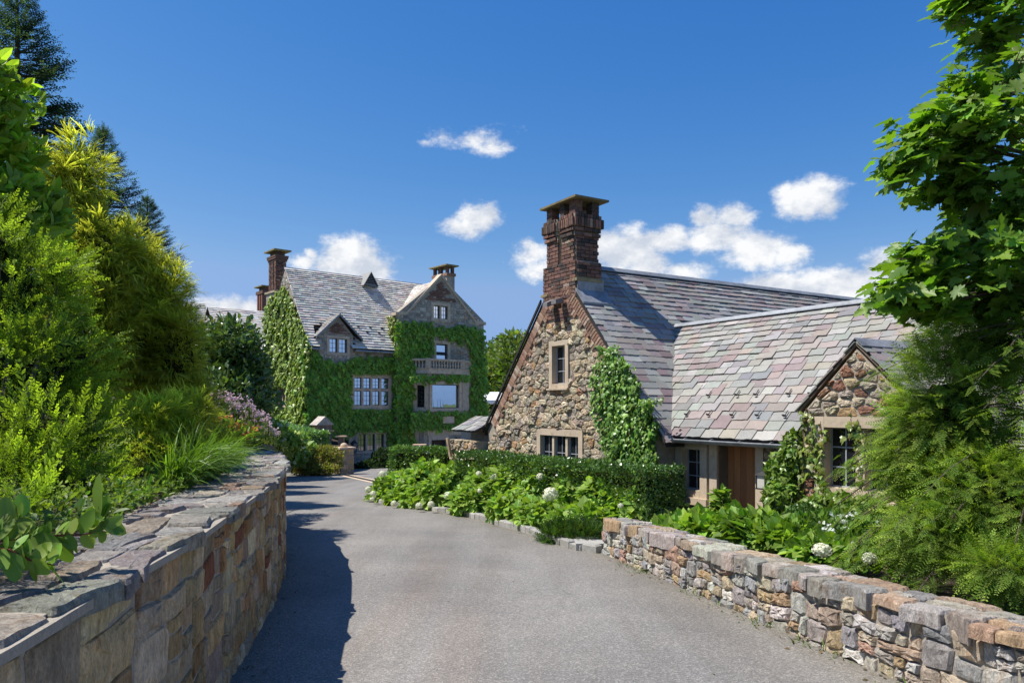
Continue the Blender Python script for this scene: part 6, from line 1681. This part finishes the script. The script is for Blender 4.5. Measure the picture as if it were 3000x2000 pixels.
# flower bank between the wall end and the far hedge
def flowers(name, label, cat, ells, nf, fsize, fcol, leafcol, nl=500, lsize=.09, group=None, heads=None, base=None, tall=0.12):
    e = np.array(ells); zb = (e[:, 2] - e[:, 5]).min() if base is None else base; root = empty(name, (e[:, 0].mean(), e[:, 1].mean(), zb), label, cat, group)
    p, nm = blob(ells, nl, .35, .2, 4., .5); m = len(p)
    leaf_obj('foliage', scatter(T_OVATE, p, nm * .5 + UP * .8 + rv(m, .5), nm + rv(m, .5), lsize * np.exp(NR.normal(0, .25, m)), tints(m, leafcol, .25)), M_LEAF, root)
    p, nm = blob(ells, nf * 2, .10, .2, 4., .5); k = nm[:, 2] > -.1; p, nm = p[k][:nf], nm[k][:nf]; p = p + UP * NR.uniform(0, tall, (len(p), 1)); ps, ns = [], []
    for q, n_ in zip(p, nm):
        c = NR.integers(6, 11); ps.append(q + NR.normal(0, fsize * .45, (c, 3))); ns.append(np.repeat(n_[None], c, 0))
    ps, ns = np.concatenate(ps), np.concatenate(ns); m = len(ps)
    leaf_obj('blossoms', scatter(T_PETAL, ps, rv(m) + UP * .3, ns + rv(m, .6), fsize * np.exp(NR.normal(0, .2, m)), tints(m, fcol, .15, .06)), M_PETAL, root)
    mb = MB()
    for q in p[::3]: mb.tube([V(*(q - UP * .35)), V(*q)], .005, 3, (.5, .9, .3), cap=False)
    tag(mb.build('stem', M_TWIG, root), kind='stuff'); return root
flowers('phlox_clump', 'pale pink phlox drift at the top of the flower bank below the dark tree', 'flowers', [E(690, 1225, 15.2, 55, 38, .5), E(740, 1255, 15.8, 50, 36, .5), E(650, 1205, 14.8, 45, 30, .5), E(780, 1285, 16.2, 40, 28, .45)], 300, .036, (.70, .52, .58), (.16, .22, .07), 1100, .08, base=-1.3, tall=.2)
flowers('daylily_clump', 'orange red daylily clump among yellow green leaves on flower bank', 'flowers', [E(655, 1265, 14.0, 45, 30, .5), E(710, 1282, 14.4, 42, 26, .5)], 42, .055, (.55, .19, .07), (.20, .27, .04), 500, .12, base=-1.5, tall=.14)
tuft('daylily_leaves', 'yellow green strappy daylily leaves on the bank above the wall end', 'plant', [tuple(at(590 + 22 * i, 1320 - 3 * (i % 3), 13.8 + .35 * i)) for i in range(8)], 900, .62, .018, (.19, .26, .035), (.12, -.15, 0), 1.0, .5)
shrub('perennial_clump', 'low mixed green perennials behind the rounded end of the wall', 'plant', [E(640, 1325, 14.5, 70, 28, .5), E(720, 1318, 15, 70, 32, .5), E(560, 1340, 13, 60, 30, .5), E(790, 1325, 18, 60, 35, .6)], 2600, T_OVATE, .085, (.15, .21, .04), M_LEAF, base=-1.3, alt=(.30, .28, .05), altp=.2)
shrub('sedum_clump', 'small mauve sedum clump perched on wall end', 'plant', [E(778, 1318, 12.9, 28, 13, .16), E(745, 1322, 12.8, 18, 10, .14)], 700, T_SMALL, .04, (.24, .17, .19), M_LEAF, base=-.78, core=False)
shrub('hydrangea_bush', 'pale green hydrangea with small white heads below the far clipped hedge', 'hydrangea', [E(835, 1292, 33, 60, 26, 1.0), E(880, 1318, 34.5, 45, 24, .9), E(800, 1268, 32, 40, 24, .9), E(862, 1340, 33.5, 40, 26, .8)], 3200, T_HEART, .19, (.23, .35, .085), M_LEAF, base=-2.9, alt=(.65, .70, .55), altp=.10)
shrub('spirea_bush', 'rounded olive bronze spirea mound next to the square gate pier', 'shrub', [E(915, 1350, 34.5, 55, 36, .8), E(955, 1345, 34.8, 45, 40, .8), E(880, 1362, 35, 36, 26, .7), E(930, 1372, 34.2, 70, 20, .7)], 8000, T_SMALL, .12, (.28, .245, .06), M_LEAF, base=-3.3, alt=(.20, .25, .055), altp=.35, lumps=.12, lf=5)
# clipped hedges
def hedge(name, label, path, w, zt, zb, n, size, col, alt=None, altp=.25, ragged=.03, group=None, mat=None):
    """path: list of (x, y); zt / zb: heights along it"""
    P = [Vector(p) for p in path]; root = empty(name, (P[0].x, P[0].y, zb[0]), label, 'hedge', group)
    ls = [(b - a).length for a, b in zip(P, P[1:])]; L = sum(ls)
    hh = np.mean(zt) - np.mean(zb); ar = [w * L, hh * L, hh * L, w * hh, w * hh]; face = NR.choice(5, n, p=np.array([ar[0], ar[1], ar[2] * .45, ar[3], ar[4]]) / (ar[0] + ar[1] + ar[2] * .45 + ar[3] + ar[4]))
    u = NR.random(n); v = NR.random(n); u[face == 3] = 0; u[face == 4] = 1
    side = np.where(face == 1, -.5, np.where(face == 2, .5, NR.random(n) - .5)); zz = np.where(face == 0, 1., v)
    cum = np.concatenate([[0], np.cumsum(ls)]) / L; xs_ = np.interp(u, cum, [p.x for p in P]); ys_ = np.interp(u, cum, [p.y for p in P]); ztt = np.interp(u, cum, zt); zbb = np.interp(u, cum, zb)
    d = (P[-1] - P[0]).normalized(); nrm = np.array([d.y, -d.x, 0.]); dr = np.array([d.x, d.y, 0.])
    nv = np.zeros((n, 3)); nv[face == 0] = UP; nv[face == 1] = -nrm; nv[face == 2] = nrm; nv[face == 3] = -dr; nv[face == 4] = dr
    pos = np.stack([xs_, ys_, zbb + (ztt - zbb) * zz], 1) + nrm[None] * (side * w)[:, None]
    pos = pos + nv * (lump(pos, ragged, 7.) + lump(pos, ragged * .7, 2.3))[:, None] - nv * np.abs(NR.normal(0, .05, n))[:, None]
    leaf_obj('foliage', scatter(T_SMALL, pos, nv * .8 + UP * .35 + rv(n, .55), nv + rv(n, .6), size * np.exp(NR.normal(0, .25, n)), tints(n, col, .24, .08, alt, altp)), mat or M_WAX, root)
    mb = MB(); k = .17  # dark inner block, its colour set for the shade behind the leaves
    for a, b, z0, z1, b0, b1 in zip(P, P[1:], zt, zt[1:], zb, zb[1:]):
        nn_ = V(nrm[0], nrm[1], 0) * (w / 2 - k); A_3, B_3 = V(a.x, a.y, 0), V(b.x, b.y, 0); dd_ = V(d.x, d.y, 0) * k
        A_3 = A_3 + (dd_ if a is P[0] else V(0, 0, 0)); B_3 = B_3 - (dd_ if b is P[-1] else V(0, 0, 0))
        lo = [A_3 - nn_, B_3 - nn_, B_3 + nn_, A_3 + nn_]; mb.hexa([p + V(0, 0, z) for p, z in zip(lo, (b0, b1, b1, b0))] + [p + V(0, 0, z - k) for p, z in zip(lo, (z0, z1, z1, z0))])
    mb.build('shade_core', M_INNER, root); return root
hedge('yew_hedge', 'long clipped hedge climbing the bank in front of the ivy covered end wall', [(-9.9, 38.2), (-12.6, 41.6), (-16.0, 47.0)], 1.0, [-1.40, -1.12, -.70], [-2.75, -2.4, -2.0], 26000, .13, (.19, .33, .10), (.27, .42, .14), .3, .03)
hedge('box_hedge', 'short clipped box hedge in front of the manor door and canted bay', [(-3.35, 21.3), (-1.45, 20.4)], .8, [-1.16, -1.16], [-2.6, -2.6], 13000, .062, (.11, .21, .04), (.19, .31, .06), .3, .045)
hedge('box_hedge', 'long dark clipped box hedge running along foot of the barn gable', [(-1.02, 18.0), (.8, 14.9), (2.5, 12.1)], .85, [-1.10, -1.07, -1.02], [-2.5, -2.4, -2.2], 50000, .052, (.07, .145, .032), (.13, .23, .045), .3, .035)
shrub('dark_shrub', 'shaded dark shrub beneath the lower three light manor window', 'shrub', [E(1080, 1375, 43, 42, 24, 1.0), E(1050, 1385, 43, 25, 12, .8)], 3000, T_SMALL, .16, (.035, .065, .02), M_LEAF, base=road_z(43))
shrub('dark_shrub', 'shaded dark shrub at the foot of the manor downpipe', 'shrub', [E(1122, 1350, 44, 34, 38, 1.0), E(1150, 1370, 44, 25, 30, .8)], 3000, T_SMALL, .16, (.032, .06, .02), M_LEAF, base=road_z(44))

# ================================================================== ivy on the buildings
def climb(name, label, pl, polys, dens, size, col, off=(.03, .2), holes=(), alt=None, altp=.0, mat=None, clump=.14, stem_n=5, hang=.9):
    allp = [q for p in polys for q in p]; sz = [pl.px(x, y) for x, y in allp]
    s0, s1 = min(a for a, _ in sz), max(a for a, _ in sz); z0, z1 = min(z for _, z in sz), max(z for _, z in sz)
    n = int((s1 - s0) * (z1 - z0) * dens); s = NR.uniform(s0, s1, n); z = NR.uniform(z0, z1, n); ok = []
    for i in range(n):
        wob = .10 * math.sin(s[i] * 9 + z[i] * 4) + .07 * math.sin(z[i] * 13 - s[i] * 5)
        p = pl.pt(s[i] + wob, z[i] + wob * .8); q = seen_px(p)
        if any(a < s[i] < b and c < z[i] < d for a, b, c, d in holes): continue
        if any(inside(q, g) for g in polys): ok.append(i)
    s, z = s[ok], z[ok]; m = len(s); nn = np.array(pl.n[:]); dd_ = np.array(pl.d[:])
    o = NR.uniform(*off, m) + clump * (np.sin(s * 5.1) * np.sin(z * 4.3 + 1) + .7 * np.sin(s * 11 + z * 9)) * .6; o = np.maximum(.02, o)
    pos = np.array(pl.A[:])[None] + dd_[None] * s[:, None] + nn[None] * o[:, None]; pos[:, 2] = z
    root = empty(name, (float(pos[:, 0].mean()), float(pos[:, 1].mean()), float(pos[:, 2].min())), label, 'ivy')
    X = DOWN[None] * hang + nn[None] * .35 + dd_[None] * NR.normal(0, .55, (m, 1)) + rv(m, .25); Nn = nn[None] + UP[None] * .55 + rv(m, .38)
    leaf_obj('leaves', scatter(T_IVY, pos, X, Nn, size * np.exp(NR.normal(0, .25, m)), tints(m, col, .22, .08, alt, altp)), mat or M_IVYL, root)
    mb = MB()
    for k in range(stem_n):
        a = NR.uniform(s0 + .2 * (s1 - s0), s1 - .35 * (s1 - s0)); k_ = .06 * (s1 - s0); mb.tube([pl.pt(a, z0, .02), pl.pt(a + NR.normal(0, k_), lerp(z0, z1, .3), .02), pl.pt(a + NR.normal(0, k_), lerp(z0, z1, .55), .02)], [.02, .015, .006], 5)
    tag(mb.build('stem', M_BARK, root), kind='stuff'); return root
climb('ivy', 'dense dark green ivy over the shaded manor front around the mullioned window', HP, IVY_F, 210, .19, (.20, .37, .050), (.05, .22), [grow(W_BIG, .02), grow(W_DOR, .02), grow(W_LOW, .02)], (.27, .44, .06), .25, M_LEAF)
climb('ivy', 'dark green ivy framing the gabled bay and balcony of the manor', BYP, IVY_B, 210, .19, (.20, .37, .048), (.05, .22), [grow(W_BAL, .02), grow(W_ATT, .02)], (.27, .42, .06), .25, M_LEAF)
climb('ivy', 'band of ivy over the canted bay above and below the picture window', CF, [[(1200, 1097), (1372, 1097), (1372, 1113), (1322, 1122), (1296, 1113), (1250, 1121), (1200, 1116)], [(1200, 1205), (1378, 1205), (1378, 1240), (1330, 1256), (1290, 1260), (1240, 1256), (1200, 1264)]], 230, .18, (.20, .37, .048), (.04, .18), [(a[0] - .1, z[0] + .1, a[1] - .05, z[1] + .1)] if False else [(CF.px(1292, 1241)[0], CF.px(1329, 1217)[0], CF.px(1292, 1241)[1], CF.px(1329, 1217)[1])], (.27, .42, .06), .25, M_LEAF)
climb('ivy', 'sunlit yellow green ivy covering the manor end wall', EP, [[(838, 836), (846, 850), (858, 872), (878, 920), (905, 985), (916, 1020), (905, 1100), (900, 1250), (868, 1246), (802, 1225), (788, 1150), (783, 1000), (778, 930), (792, 885), (822, 850)]], 180, .21, (.20, .29, .040), (.05, .28), E_W, (.30, .38, .06), .3, M_IVYL, .10)
climb('ivy', 'sunlit ivy column hanging on the left edge of the bay parapet', Plane((hp(BL - .02, .1, 0).x, hp(BL - .02, .1, 0).y), HB, -HU), [[(1138, 925), (1160, 925), (1160, 1010), (1146, 1010)]], 300, .17, (.20, .26, .05), (.02, .12), (), (.3, .32, .08), .3)
climb('ivy', 'glossy green ivy climbing the corner of the barn gable up to the verge', GP, [[(1772, 1010), (1784, 1003), (1800, 1022), (1832, 1036), (1852, 1062), (1880, 1090), (1902, 1128), (1930, 1162), (1948, 1225), (1936, 1290), (1930, 1400), (1780, 1400), (1772, 1250), (1762, 1160), (1760, 1070)]], 1000, .085, (.11, .22, .030), (.05, .30), (), (.20, .33, .05), .25, M_IVYL, .09)
# loose creeper round the gablet, with hanging strands
def creeper(label, ells, n, strands, size, col):
    root = shrub('creeper', label, 'creeper', ells, n, T_IVY, size, col, M_IVYL, base=-2.35, up=-.5, out=.5, rnd=.5, core=False, shell=.4, alt=(.17, .24, .04), altp=.3)
    for st_ in strands:
        P_ = [at(*p) for p in st_]; b = MB(); b.tube(P_, .006, 4); b.build('runner', M_TWIG, root); q, x = [], []
        for a, c in zip(P_, P_[1:]):
            for k in range(int((c - a).length / .022)):
                q.append((a.lerp(c, NR.random()) + V(*NR.normal(0, .035, 3)))[:]); x.append((NR.normal(0, .5), NR.normal(0, .5) - .2, -.8))
        m = len(q); leaf_obj('leaves', scatter(T_IVY, np.array(q), np.array(x), np.array([[-.7, -.6, .5]]) + rv(m, .4), size * np.exp(NR.normal(0, .25, m)), tints(m, (.16, .22, .035), .25)), M_IVYL, root)
creeper('leafy creeper bushing round the downpipe and gablet window of the wing', [E(2290, 1400, 10.9, 45, 70, .22), E(2325, 1330, 10.8, 35, 70, .2), E(2300, 1460, 10.7, 60, 50, .25), E(2430, 1480, 9.7, 80, 40, .25), E(2520, 1490, 9.4, 80, 35, .25), E(2370, 1500, 10.1, 70, 40, .25)], 3800,
        [[(2362, 1195, 10.6), (2352, 1260, 10.6), (2358, 1330, 10.5), (2345, 1420, 10.5)], [(2384, 1205, 10.5), (2376, 1280, 10.45), (2388, 1360, 10.4), (2400, 1450, 10.2)], [(2404, 1232, 10.4), (2408, 1300, 10.35), (2400, 1390, 10.3), (2420, 1460, 10.2)], [(2512, 1228, 9.9), (2520, 1290, 9.85), (2508, 1350, 9.8), (2520, 1410, 9.75)], [(2492, 1226, 9.95), (2498, 1260, 9.9), (2488, 1290, 9.9)]], .085, (.14, .24, .034))

# ================================================================== the hydrangea bed and the border behind the low wall
def _ball():
    r = np.random.default_rng(8); d = nrmz(r.normal(0, 1, (170, 3))); d = d[d[:, 2] > -.75]; n = len(d)
    return scatter(T_PETAL, d * (.86 + .1 * r.random((n, 1))), nrmz(np.cross(d, r.normal(0, 1, (n, 3)))) + d * .15, d + r.normal(0, .25, (n, 3)), np.full(n, .30), np.ones((n, 3)) * np.array([[.86, .85, .68]]) * np.exp(r.normal(0, .07, (n, 1))))
BALL = _ball(); ball_me = mesh_np('blossom', *BALL); ball_me.materials.append(M_PETAL)
core_b = MB(); core_b.lathe((0, 0, -.8), [(.2, 0), (.65, .25), (.80, .8), (.65, 1.35), (.2, 1.6)], 9); cb_me = new_mesh('blossom_core', core_b.v, core_b.f, [(.70, .74, .52)] * len(core_b.v), False); cb_me.materials.append(M_PETAL)
def blossom(root, px_, py_, D, rpx, squash=.9):
    D = D - .5; p = at(px_, py_, D); r = rpx * 1.22 / F * D
    o = bpy.data.objects.new('blossom', ball_me); COL.objects.link(o); o.parent = root; o.location = p - WL[root.name]; o.scale = (r, r, r * squash); o.rotation_euler = (NR.normal(0, .2), NR.normal(0, .2), NR.uniform(0, 6)); WL[o.name] = p
    c = bpy.data.objects.new('blossom_core', cb_me); COL.objects.link(c); c.parent = o
def hydrangea(label, ells, n, balls, size=.125, col=(.225, .36, .062), group=None, base=None, alt=(.31, .44, .08), up=.1, core=True):
    ells = [(x_, y_, z_ + .04, a_ * 1.05, b_ * 1.1, c_ * 1.15) for x_, y_, z_, a_, b_, c_ in ells]; n = int(n * 1.35); e = np.array(ells); zb = road_z(float(e[:, 1].mean())) + .1 if base is None else base; root = empty('hydrangea', (e[:, 0].mean(), e[:, 1].mean(), zb), label, 'hydrangea', group)
    p, nm = blob(ells, n, .22, .22, 4.5, .3, floor=zb - .02); m = len(p)
    X = nm * .75 + UP * up + rv(m, .5); X[:, 2] -= .25; Nn = nm * .5 + UP * .8 + rv(m, .35)
    leaf_obj('foliage', scatter(T_HEART, p, X, Nn, size * np.exp(NR.normal(0, .28, m)), tints(m, col, .2, .07, alt, .28)), M_LEAF, root)
    mb = MB()
    for k in range(16):
        q = e[k % len(e)]; mb.tube([V(q[0] + NR.normal(0, .1), q[1] + NR.normal(0, .1), zb - .05), V(q[0] + NR.normal(0, .5) * q[3], q[1] + NR.normal(0, .5) * q[4], q[2] + q[5] * .6)], [.008, .005], 4, (.8, 1.1, .5))
    tag(mb.build('stem', M_TWIG, root), kind='stuff')
    if core: tag(core_of(ells, .55).build('shade_core', M_INNER, root), kind='stuff')
    for b in balls: blossom(root, *b)
    return root
hydrangea('hydrangea at the bed tip beside the trench drain with several low white heads', [E(1135, 1455, 20.0, 50, 40, .6), E(1190, 1432, 19.9, 55, 45, .6), E(1180, 1470, 18.9, 50, 30, .4)], 1400, [(1120, 1388, 19.8, 9), (1079, 1433, 19.6, 8), (1094, 1446, 19.3, 8), (1154, 1474, 18.4, 8), (1090, 1462, 19.0, 6)])
hydrangea('hydrangea with three white heads hanging low over the kerb, second from the bed tip', [E(1245, 1420, 19.0, 70, 52, .6), E(1290, 1455, 17.7, 60, 48, .5), E(1235, 1465, 18.1, 50, 34, .4)], 1700, [(1228, 1481, 17.4, 9), (1263, 1477, 17.2, 9), (1313, 1452, 17.0, 11)])
hydrangea('broad hydrangea with two white heads on top in mid bed', [E(1350, 1418, 18.2, 80, 52, .6), E(1435, 1430, 17.0, 80, 58, .6), E(1390, 1475, 16.3, 75, 42, .5)], 2200, [(1403, 1388, 16.9, 8), (1448, 1398, 16.3, 11), (1405, 1437, 15.8, 6)])
hydrangea('hydrangea with largest round white head nearest the drive kerb', [E(1520, 1424, 16.0, 80, 66, .6), E(1600, 1442, 15.1, 85, 68, .6), E(1500, 1500, 14.7, 70, 42, .5), E(1580, 1525, 13.7, 75, 45, .5)], 2800, [(1612, 1449, 14.0, 20), (1583, 1396, 15.0, 10)])
hydrangea('hydrangea beside the low wall end, last in the kerbed bed', [E(1690, 1457, 14.2, 80, 64, .55), E(1780, 1476, 13.3, 80, 58, .5), E(1660, 1535, 13.0, 60, 40, .4), E(1860, 1492, 12.6, 65, 48, .45), E(1740, 1530, 12.6, 70, 40, .4)], 2600, [(1818, 1481, 12.2, 7)])
shrub('creeping_juniper', 'low dark creeping juniper by the flagstone path at the wall end', 'juniper', [E(1650, 1568, 12.0, 70, 22, .35), E(1715, 1570, 11.7, 50, 24, .3)], 1700, T_JUN, .17, (.045, .095, .025), M_NEEDLE, base=road_z(12), up=.2, out=.9, rnd=.4, core=False)
hydrangea('leafy light green hydrangea before the oak door behind the low wall', [E(1975, 1560, 10.3, 65, 30, .35), E(2060, 1558, 10.0, 70, 32, .35), E(2150, 1560, 9.7, 70, 38, .35), E(2112, 1500, 10.0, 14, 55, .10)], 1900, [], .115, (.18, .30, .045), up=.4)
hydrangea('hydrangea spilling to the low wall top below the creeper', [E(2230, 1570, 9.2, 80, 42, .35), E(2310, 1590, 8.7, 75, 40, .35), E(2420, 1628, 7.9, 85, 32, .3)], 2300, [(2408, 1612, 7.5, 24, .75), (2547, 1634, 6.9, 17, .8)], .11, (.16, .28, .042), up=.3)
flowers('white_phlox', 'bushy green phlox with scattered white flowers between creeper and low wall', 'flowers', [E(2420, 1555, 8.6, 90, 55, .4), E(2520, 1580, 8.0, 90, 55, .4), E(2610, 1620, 7.4, 90, 55, .4)], 26, .05, (.75, .76, .74), (.10, .19, .028), 3200, .085, base=-1.95, tall=.10)
shrub('small_boxwood', 'small dark boxwood below the downpipe of the wing', 'shrub', [E(2360, 1520, 9.6, 60, 40, .3)], 2200, T_SMALL, .04, (.08, .16, .034), M_WAX, base=-2.1)

# ================================================================== hemlock and maple on the right
def hemlock():
    root = empty('hemlock_tree', (4.75, 6.3, road_z(6.3)), 'feathery light green hemlock drooping over the low wall beneath the maple', 'hemlock')
    pos, X, Nn, sc, tn = [], [], [], [], []; tb = MB(); r = np.random.default_rng(14)
    tx, ty = 4.75, 6.3; tb.tube([V(tx, ty, -2.0), V(tx + .05, ty, 0), V(tx, ty, 1.9)], [.12, .08, .02], 8)
    for k in range(200):
        z = -1.85 + 3.6 * r.random() ** 1.25; a = r.uniform(math.pi * .45, math.pi * 1.75); top = (1.85 - z) / 3.6
        L = (0.55 + 1.75 * min(1, top * 1.5) ** .8) * r.uniform(.62, 1.08); d = np.array([math.cos(a), math.sin(a), r.uniform(.05, .42)]); d /= np.linalg.norm(d); p = np.array([tx, ty, z]); path = [V(*p)]
        st = max(6, int(L / .066))
        for i in range(st):
            t = (i + 1) / st; d = d + np.array([0, 0, -.038 * (1.2 if t > .5 else .7)]); d /= np.linalg.norm(d); p = p + d * L / st; path.append(V(*p)); side = np.cross(d, UP); side /= np.linalg.norm(side)
            if t > .18:
                for s in (-1, 1):
                    w = .15 * math.sin(min(1., t * 1.1) * math.pi * .85) + .07
                    pos.append(p + r.normal(0, .03, 3)); X.append(d * .85 + side * s * .8 + np.array([0, 0, r.normal(-.12, .18)])); Nn.append(UP + r.normal(0, .25, 3)); sc.append(w * r.uniform(.6, 1.1)); tn.append(.75 + .55 * t)
        pos.append(p); X.append(d); Nn.append(UP + r.normal(0, .2, 3)); sc.append(.14); tn.append(1.35)
        tb.tube(path[::max(1, st // 6)], .0055, 4, cap=False)
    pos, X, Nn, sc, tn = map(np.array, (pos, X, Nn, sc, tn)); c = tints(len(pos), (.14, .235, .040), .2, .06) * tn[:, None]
    ells = [E(2790, 1230, 6.3, 190, 230, .55), E(2900, 1480, 5.9, 190, 170, .55), E(2690, 1340, 6.4, 100, 170, .4), E(2880, 1010, 6.5, 170, 90, .5), E(2740, 1560, 5.9, 120, 90, .4), E(2930, 1660, 5.2, 120, 60, .35)]
    p2, n2 = blob(ells, 12500, .24, .25, 4., .25); m = len(p2)
    a2 = scatter(T_HEM, p2, n2 * .9 + np.array([[-.25, -.1, -.25]]) + rv(m, .4), UP[None] + n2 * .4 + rv(m, .35), .128 * np.exp(NR.normal(0, .3, m)), tints(m, (.145, .24, .043), .28, .07, (.24, .345, .06), .28))
    tag(core_of(ells, .5).build('shade_core', M_INNER, root), kind='stuff')
    leaf_obj('crown', join([scatter(T_HEM, pos, X, Nn, sc, c), a2]), M_NEEDLE, root); tb.build('trunk', M_BARK, root)
hemlock()
def maple():
    root = empty('maple_tree', (6.6, 7.2, road_z(7)), 'large broad leaved maple hanging in from right picture edge', 'maple')
    tb = MB(); tb.tube([V(6.6, 7.2, -2.05), V(6.5, 7.1, 1.5), V(6.4, 7.0, 4.5), V(6.5, 7., 7)], [.28, .22, .16, .05], 9)
    ells = [E(2930, 90, 6.2, 120, 130, .7), E(2820, 20, 6.2, 60, 40, .3), E(2900, 330, 6.1, 170, 190, .9), E(2800, 400, 6.0, 140, 130, .6), E(2700, 400, 6.0, 85, 90, .4), E(2650, 490, 5.9, 85, 45, .3),
            E(2930, 620, 6.2, 150, 170, .9), E(2790, 540, 6.1, 120, 80, .5), E(2860, 760, 6.1, 170, 110, .8), E(2720, 770, 6.0, 110, 80, .5), E(2630, 860, 6.0, 85, 65, .4), E(2740, 890, 6.0, 110, 60, .5), E(2960, 860, 6.3, 140, 120, .7), E(3150, 400, 6.5, 150, 500, 1.)]
    e = np.array(ells); pos, X, Nn = [], [], []
    hub = [V(6.3, 7.0, z) for z in (3.6, 2.6, 1.8, 1.2)]
    for q in e:
        nt_ = int(25 * (q[3] * q[5]) / .12) + 12
        c0 = V(q[0], q[1], q[2]); h_ = min(hub, key=lambda h: (h - c0).length); tb.tube([h_, h_.lerp(c0, .5) + V(0, 0, .12), c0], [.035, .022, .010], 5)
        for k in range(nt_):
            d = nrmz(NR.normal(0, 1, 3)); rr = NR.random() ** .4; tip = np.array(q[:3]) + d * rr * q[3:6]; st_ = np.array(q[:3]) + d * rr * q[3:6] * .35 + NR.normal(0, .02, 3)
            tb.tube([V(*st_), V(*tip)], [.006, .0025], 4, cap=False)
            m = NR.integers(6, 10)
            for j in range(m):
                t = .3 + .75 * j / m; pp = st_ + (tip - st_) * t + NR.normal(0, .05, 3); a = NR.uniform(0, 6.28)
                pos.append(pp); X.append(np.array([math.cos(a) - .25, math.sin(a) - .15, NR.uniform(-.55, .05)])); Nn.append(UP * .75 + np.array([-.55, -.35, 0]) + NR.normal(0, .4, 3))
    pos, X, Nn = map(np.array, (pos, X, Nn)); n = len(pos)
    sc = .122 * np.exp(NR.normal(0, .30, n)); tn = tints(n, (.15, .26, .034), .2, .07, (.22, .35, .046), .28)
    vis = np.abs(pos[:, 0] / pos[:, 1] * F) < 1500; sx = -pos[:, 0] / pos[:, 1] * 1.4 + sc * 2 - .25 * np.linalg.norm(pos, axis=1) - (~vis) * 9; order = np.argsort(-sx); big, rest = order[:300], order[300:]
    leaf_parts('leaf', T_MAPLE, pos[big], X[big], Nn[big], sc[big], tn[big], M_MAPLE, root)
    leaf_obj('crown', scatter(T_MAPLE, pos[rest], X[rest], Nn[rest], sc[rest], tn[rest]), M_MAPLE, root, flat=False)
    tb.build('trunk', M_BARK, root)
maple()

# ================================================================== woods on the hill behind
def woods():
    parts = []; r = np.random.default_rng(2); tb = MB()
    def crown(x, y, ztop, R):
        zb = -4.5; H = ztop - zb; ells = [(x + r.normal(0, R * .25), y + r.normal(0, R * .2), ztop - R * k, R * f, R * f, R * .9 * f) for k, f in ((.9, .75), (1.5, 1.), (2.3, 1.05))]
        n = int(1000); p, nm = blob(ells, n, .25, .2, .8, .15); m = len(p); c = tints(m, (.14, .20, .045), .25, .08) * math.exp(r.normal(0, .22)); 
        parts.append(scatter(T_SMALL, p, nm + UP * .2 + rv(m, .6), nm + rv(m, .5), .62 * np.exp(NR.normal(0, .3, m)), c)); tb.tube([V(x, y, zb), V(x, y, ztop - R)], [.4, .2], 5)
    for k in range(26):                       # those seen between the buildings
        px_ = r.uniform(1385, 1590); y = r.uniform(85, 125); top = HY - (250 - 110 * abs((px_ - 1480) / 110 * .35)) + r.uniform(0, 150); p = at(px_, top, y); crown(p.x, y, p.z, r.uniform(2.2, 3.6))
    for k in range(30):
        a = r.uniform(-1.0, 1.0); y = r.uniform(110, 150); x = a * 130; crown(x, y, r.uniform(1.5, 5.5) if x < 0 else r.uniform(4, 9), r.uniform(3., 4.2))
    o = leaf_obj('woods', join(parts), M_LEAF); tag(o, 'distant mass of sunlit woodland trees on the hill between manor and barn', 'woods', kind='stuff')
    t = tb.build('trunks', M_BARK, o)
woods()

# low cover along the back of the wall top
def bank_cover():
    n = 4000; y = NR.uniform(3.4, 12.6, n); off = .58 + np.abs(NR.normal(0, .30, n)); x = np.array([interp(a, LEFT) for a in y]) - off; z = np.array([lw_top(a) for a in y]) + NR.uniform(-.02, .14, n) * np.clip(off, .5, 1.2)
    pos = np.stack([x, y, z], 1); c = tints(n, (.10, .17, .032), .3, .1, (.17, .24, .045), .25)
    o = leaf_obj('ground_cover', scatter(T_OVATE, pos, rv(n, .6) + np.array([[.5, -.2, .35]]), UP[None] + rv(n, .5), .052 * np.exp(NR.normal(0, .3, n)), c), M_LEAF); tag(o, 'low green ground cover along the back of the retaining wall top', 'ground cover', kind='stuff')
bank_cover()
# grit, fallen leaves and weeds where the walls meet the drive
def litter():
    n = 900; t = NR.random(n); y = 3.6 + 17 * t ** 1.3; side = NR.random(n) < .45; xl = np.array([interp(a, LEFT) for a in y]); xr = np.array([interp(a, RIGHT) for a in y]); o = np.abs(NR.normal(0, .10, n)) + .02; x = np.where(side, xl + o, xr - o)
    far = NR.random(n) < .10; x[far] = xl[far] + NR.random(int(far.sum())) * (xr[far] - xl[far]); z = np.array([road_z(a) for a in y]) + .010
    c = tints(n, (.16, .11, .06), .35, .12, (.10, .15, .035), .35)
    o_ = leaf_obj('leaf_litter', scatter(T_SMALL, np.stack([x, y, z], 1), rv(n) * np.array([[1, 1, .12]]), UP[None] + rv(n, .3), .022 * np.exp(NR.normal(0, .4, n)), c), M_LEAF); tag(o_, 'scattered fallen leaves and grit along the edges of the drive', 'leaf litter', kind='stuff')
litter()
wp = []
for k in range(26):
    u = NR.random(); p = E0 + RD * (u * 8.5) + RN * .05; wp.append((p.x, p.y, road_z(p.y)))
w_o = empty('wall_weeds', (2, 8, road_z(8)), 'small green weeds sprouting at the foot of the low garden wall', 'weeds'); leaf_obj('blades', blades(260, wp, .09, .010, (.12, .19, .04), (-.2, 0, 0), .9, .6, 3), M_GRASSB, w_o); w_o['kind'] = 'stuff'
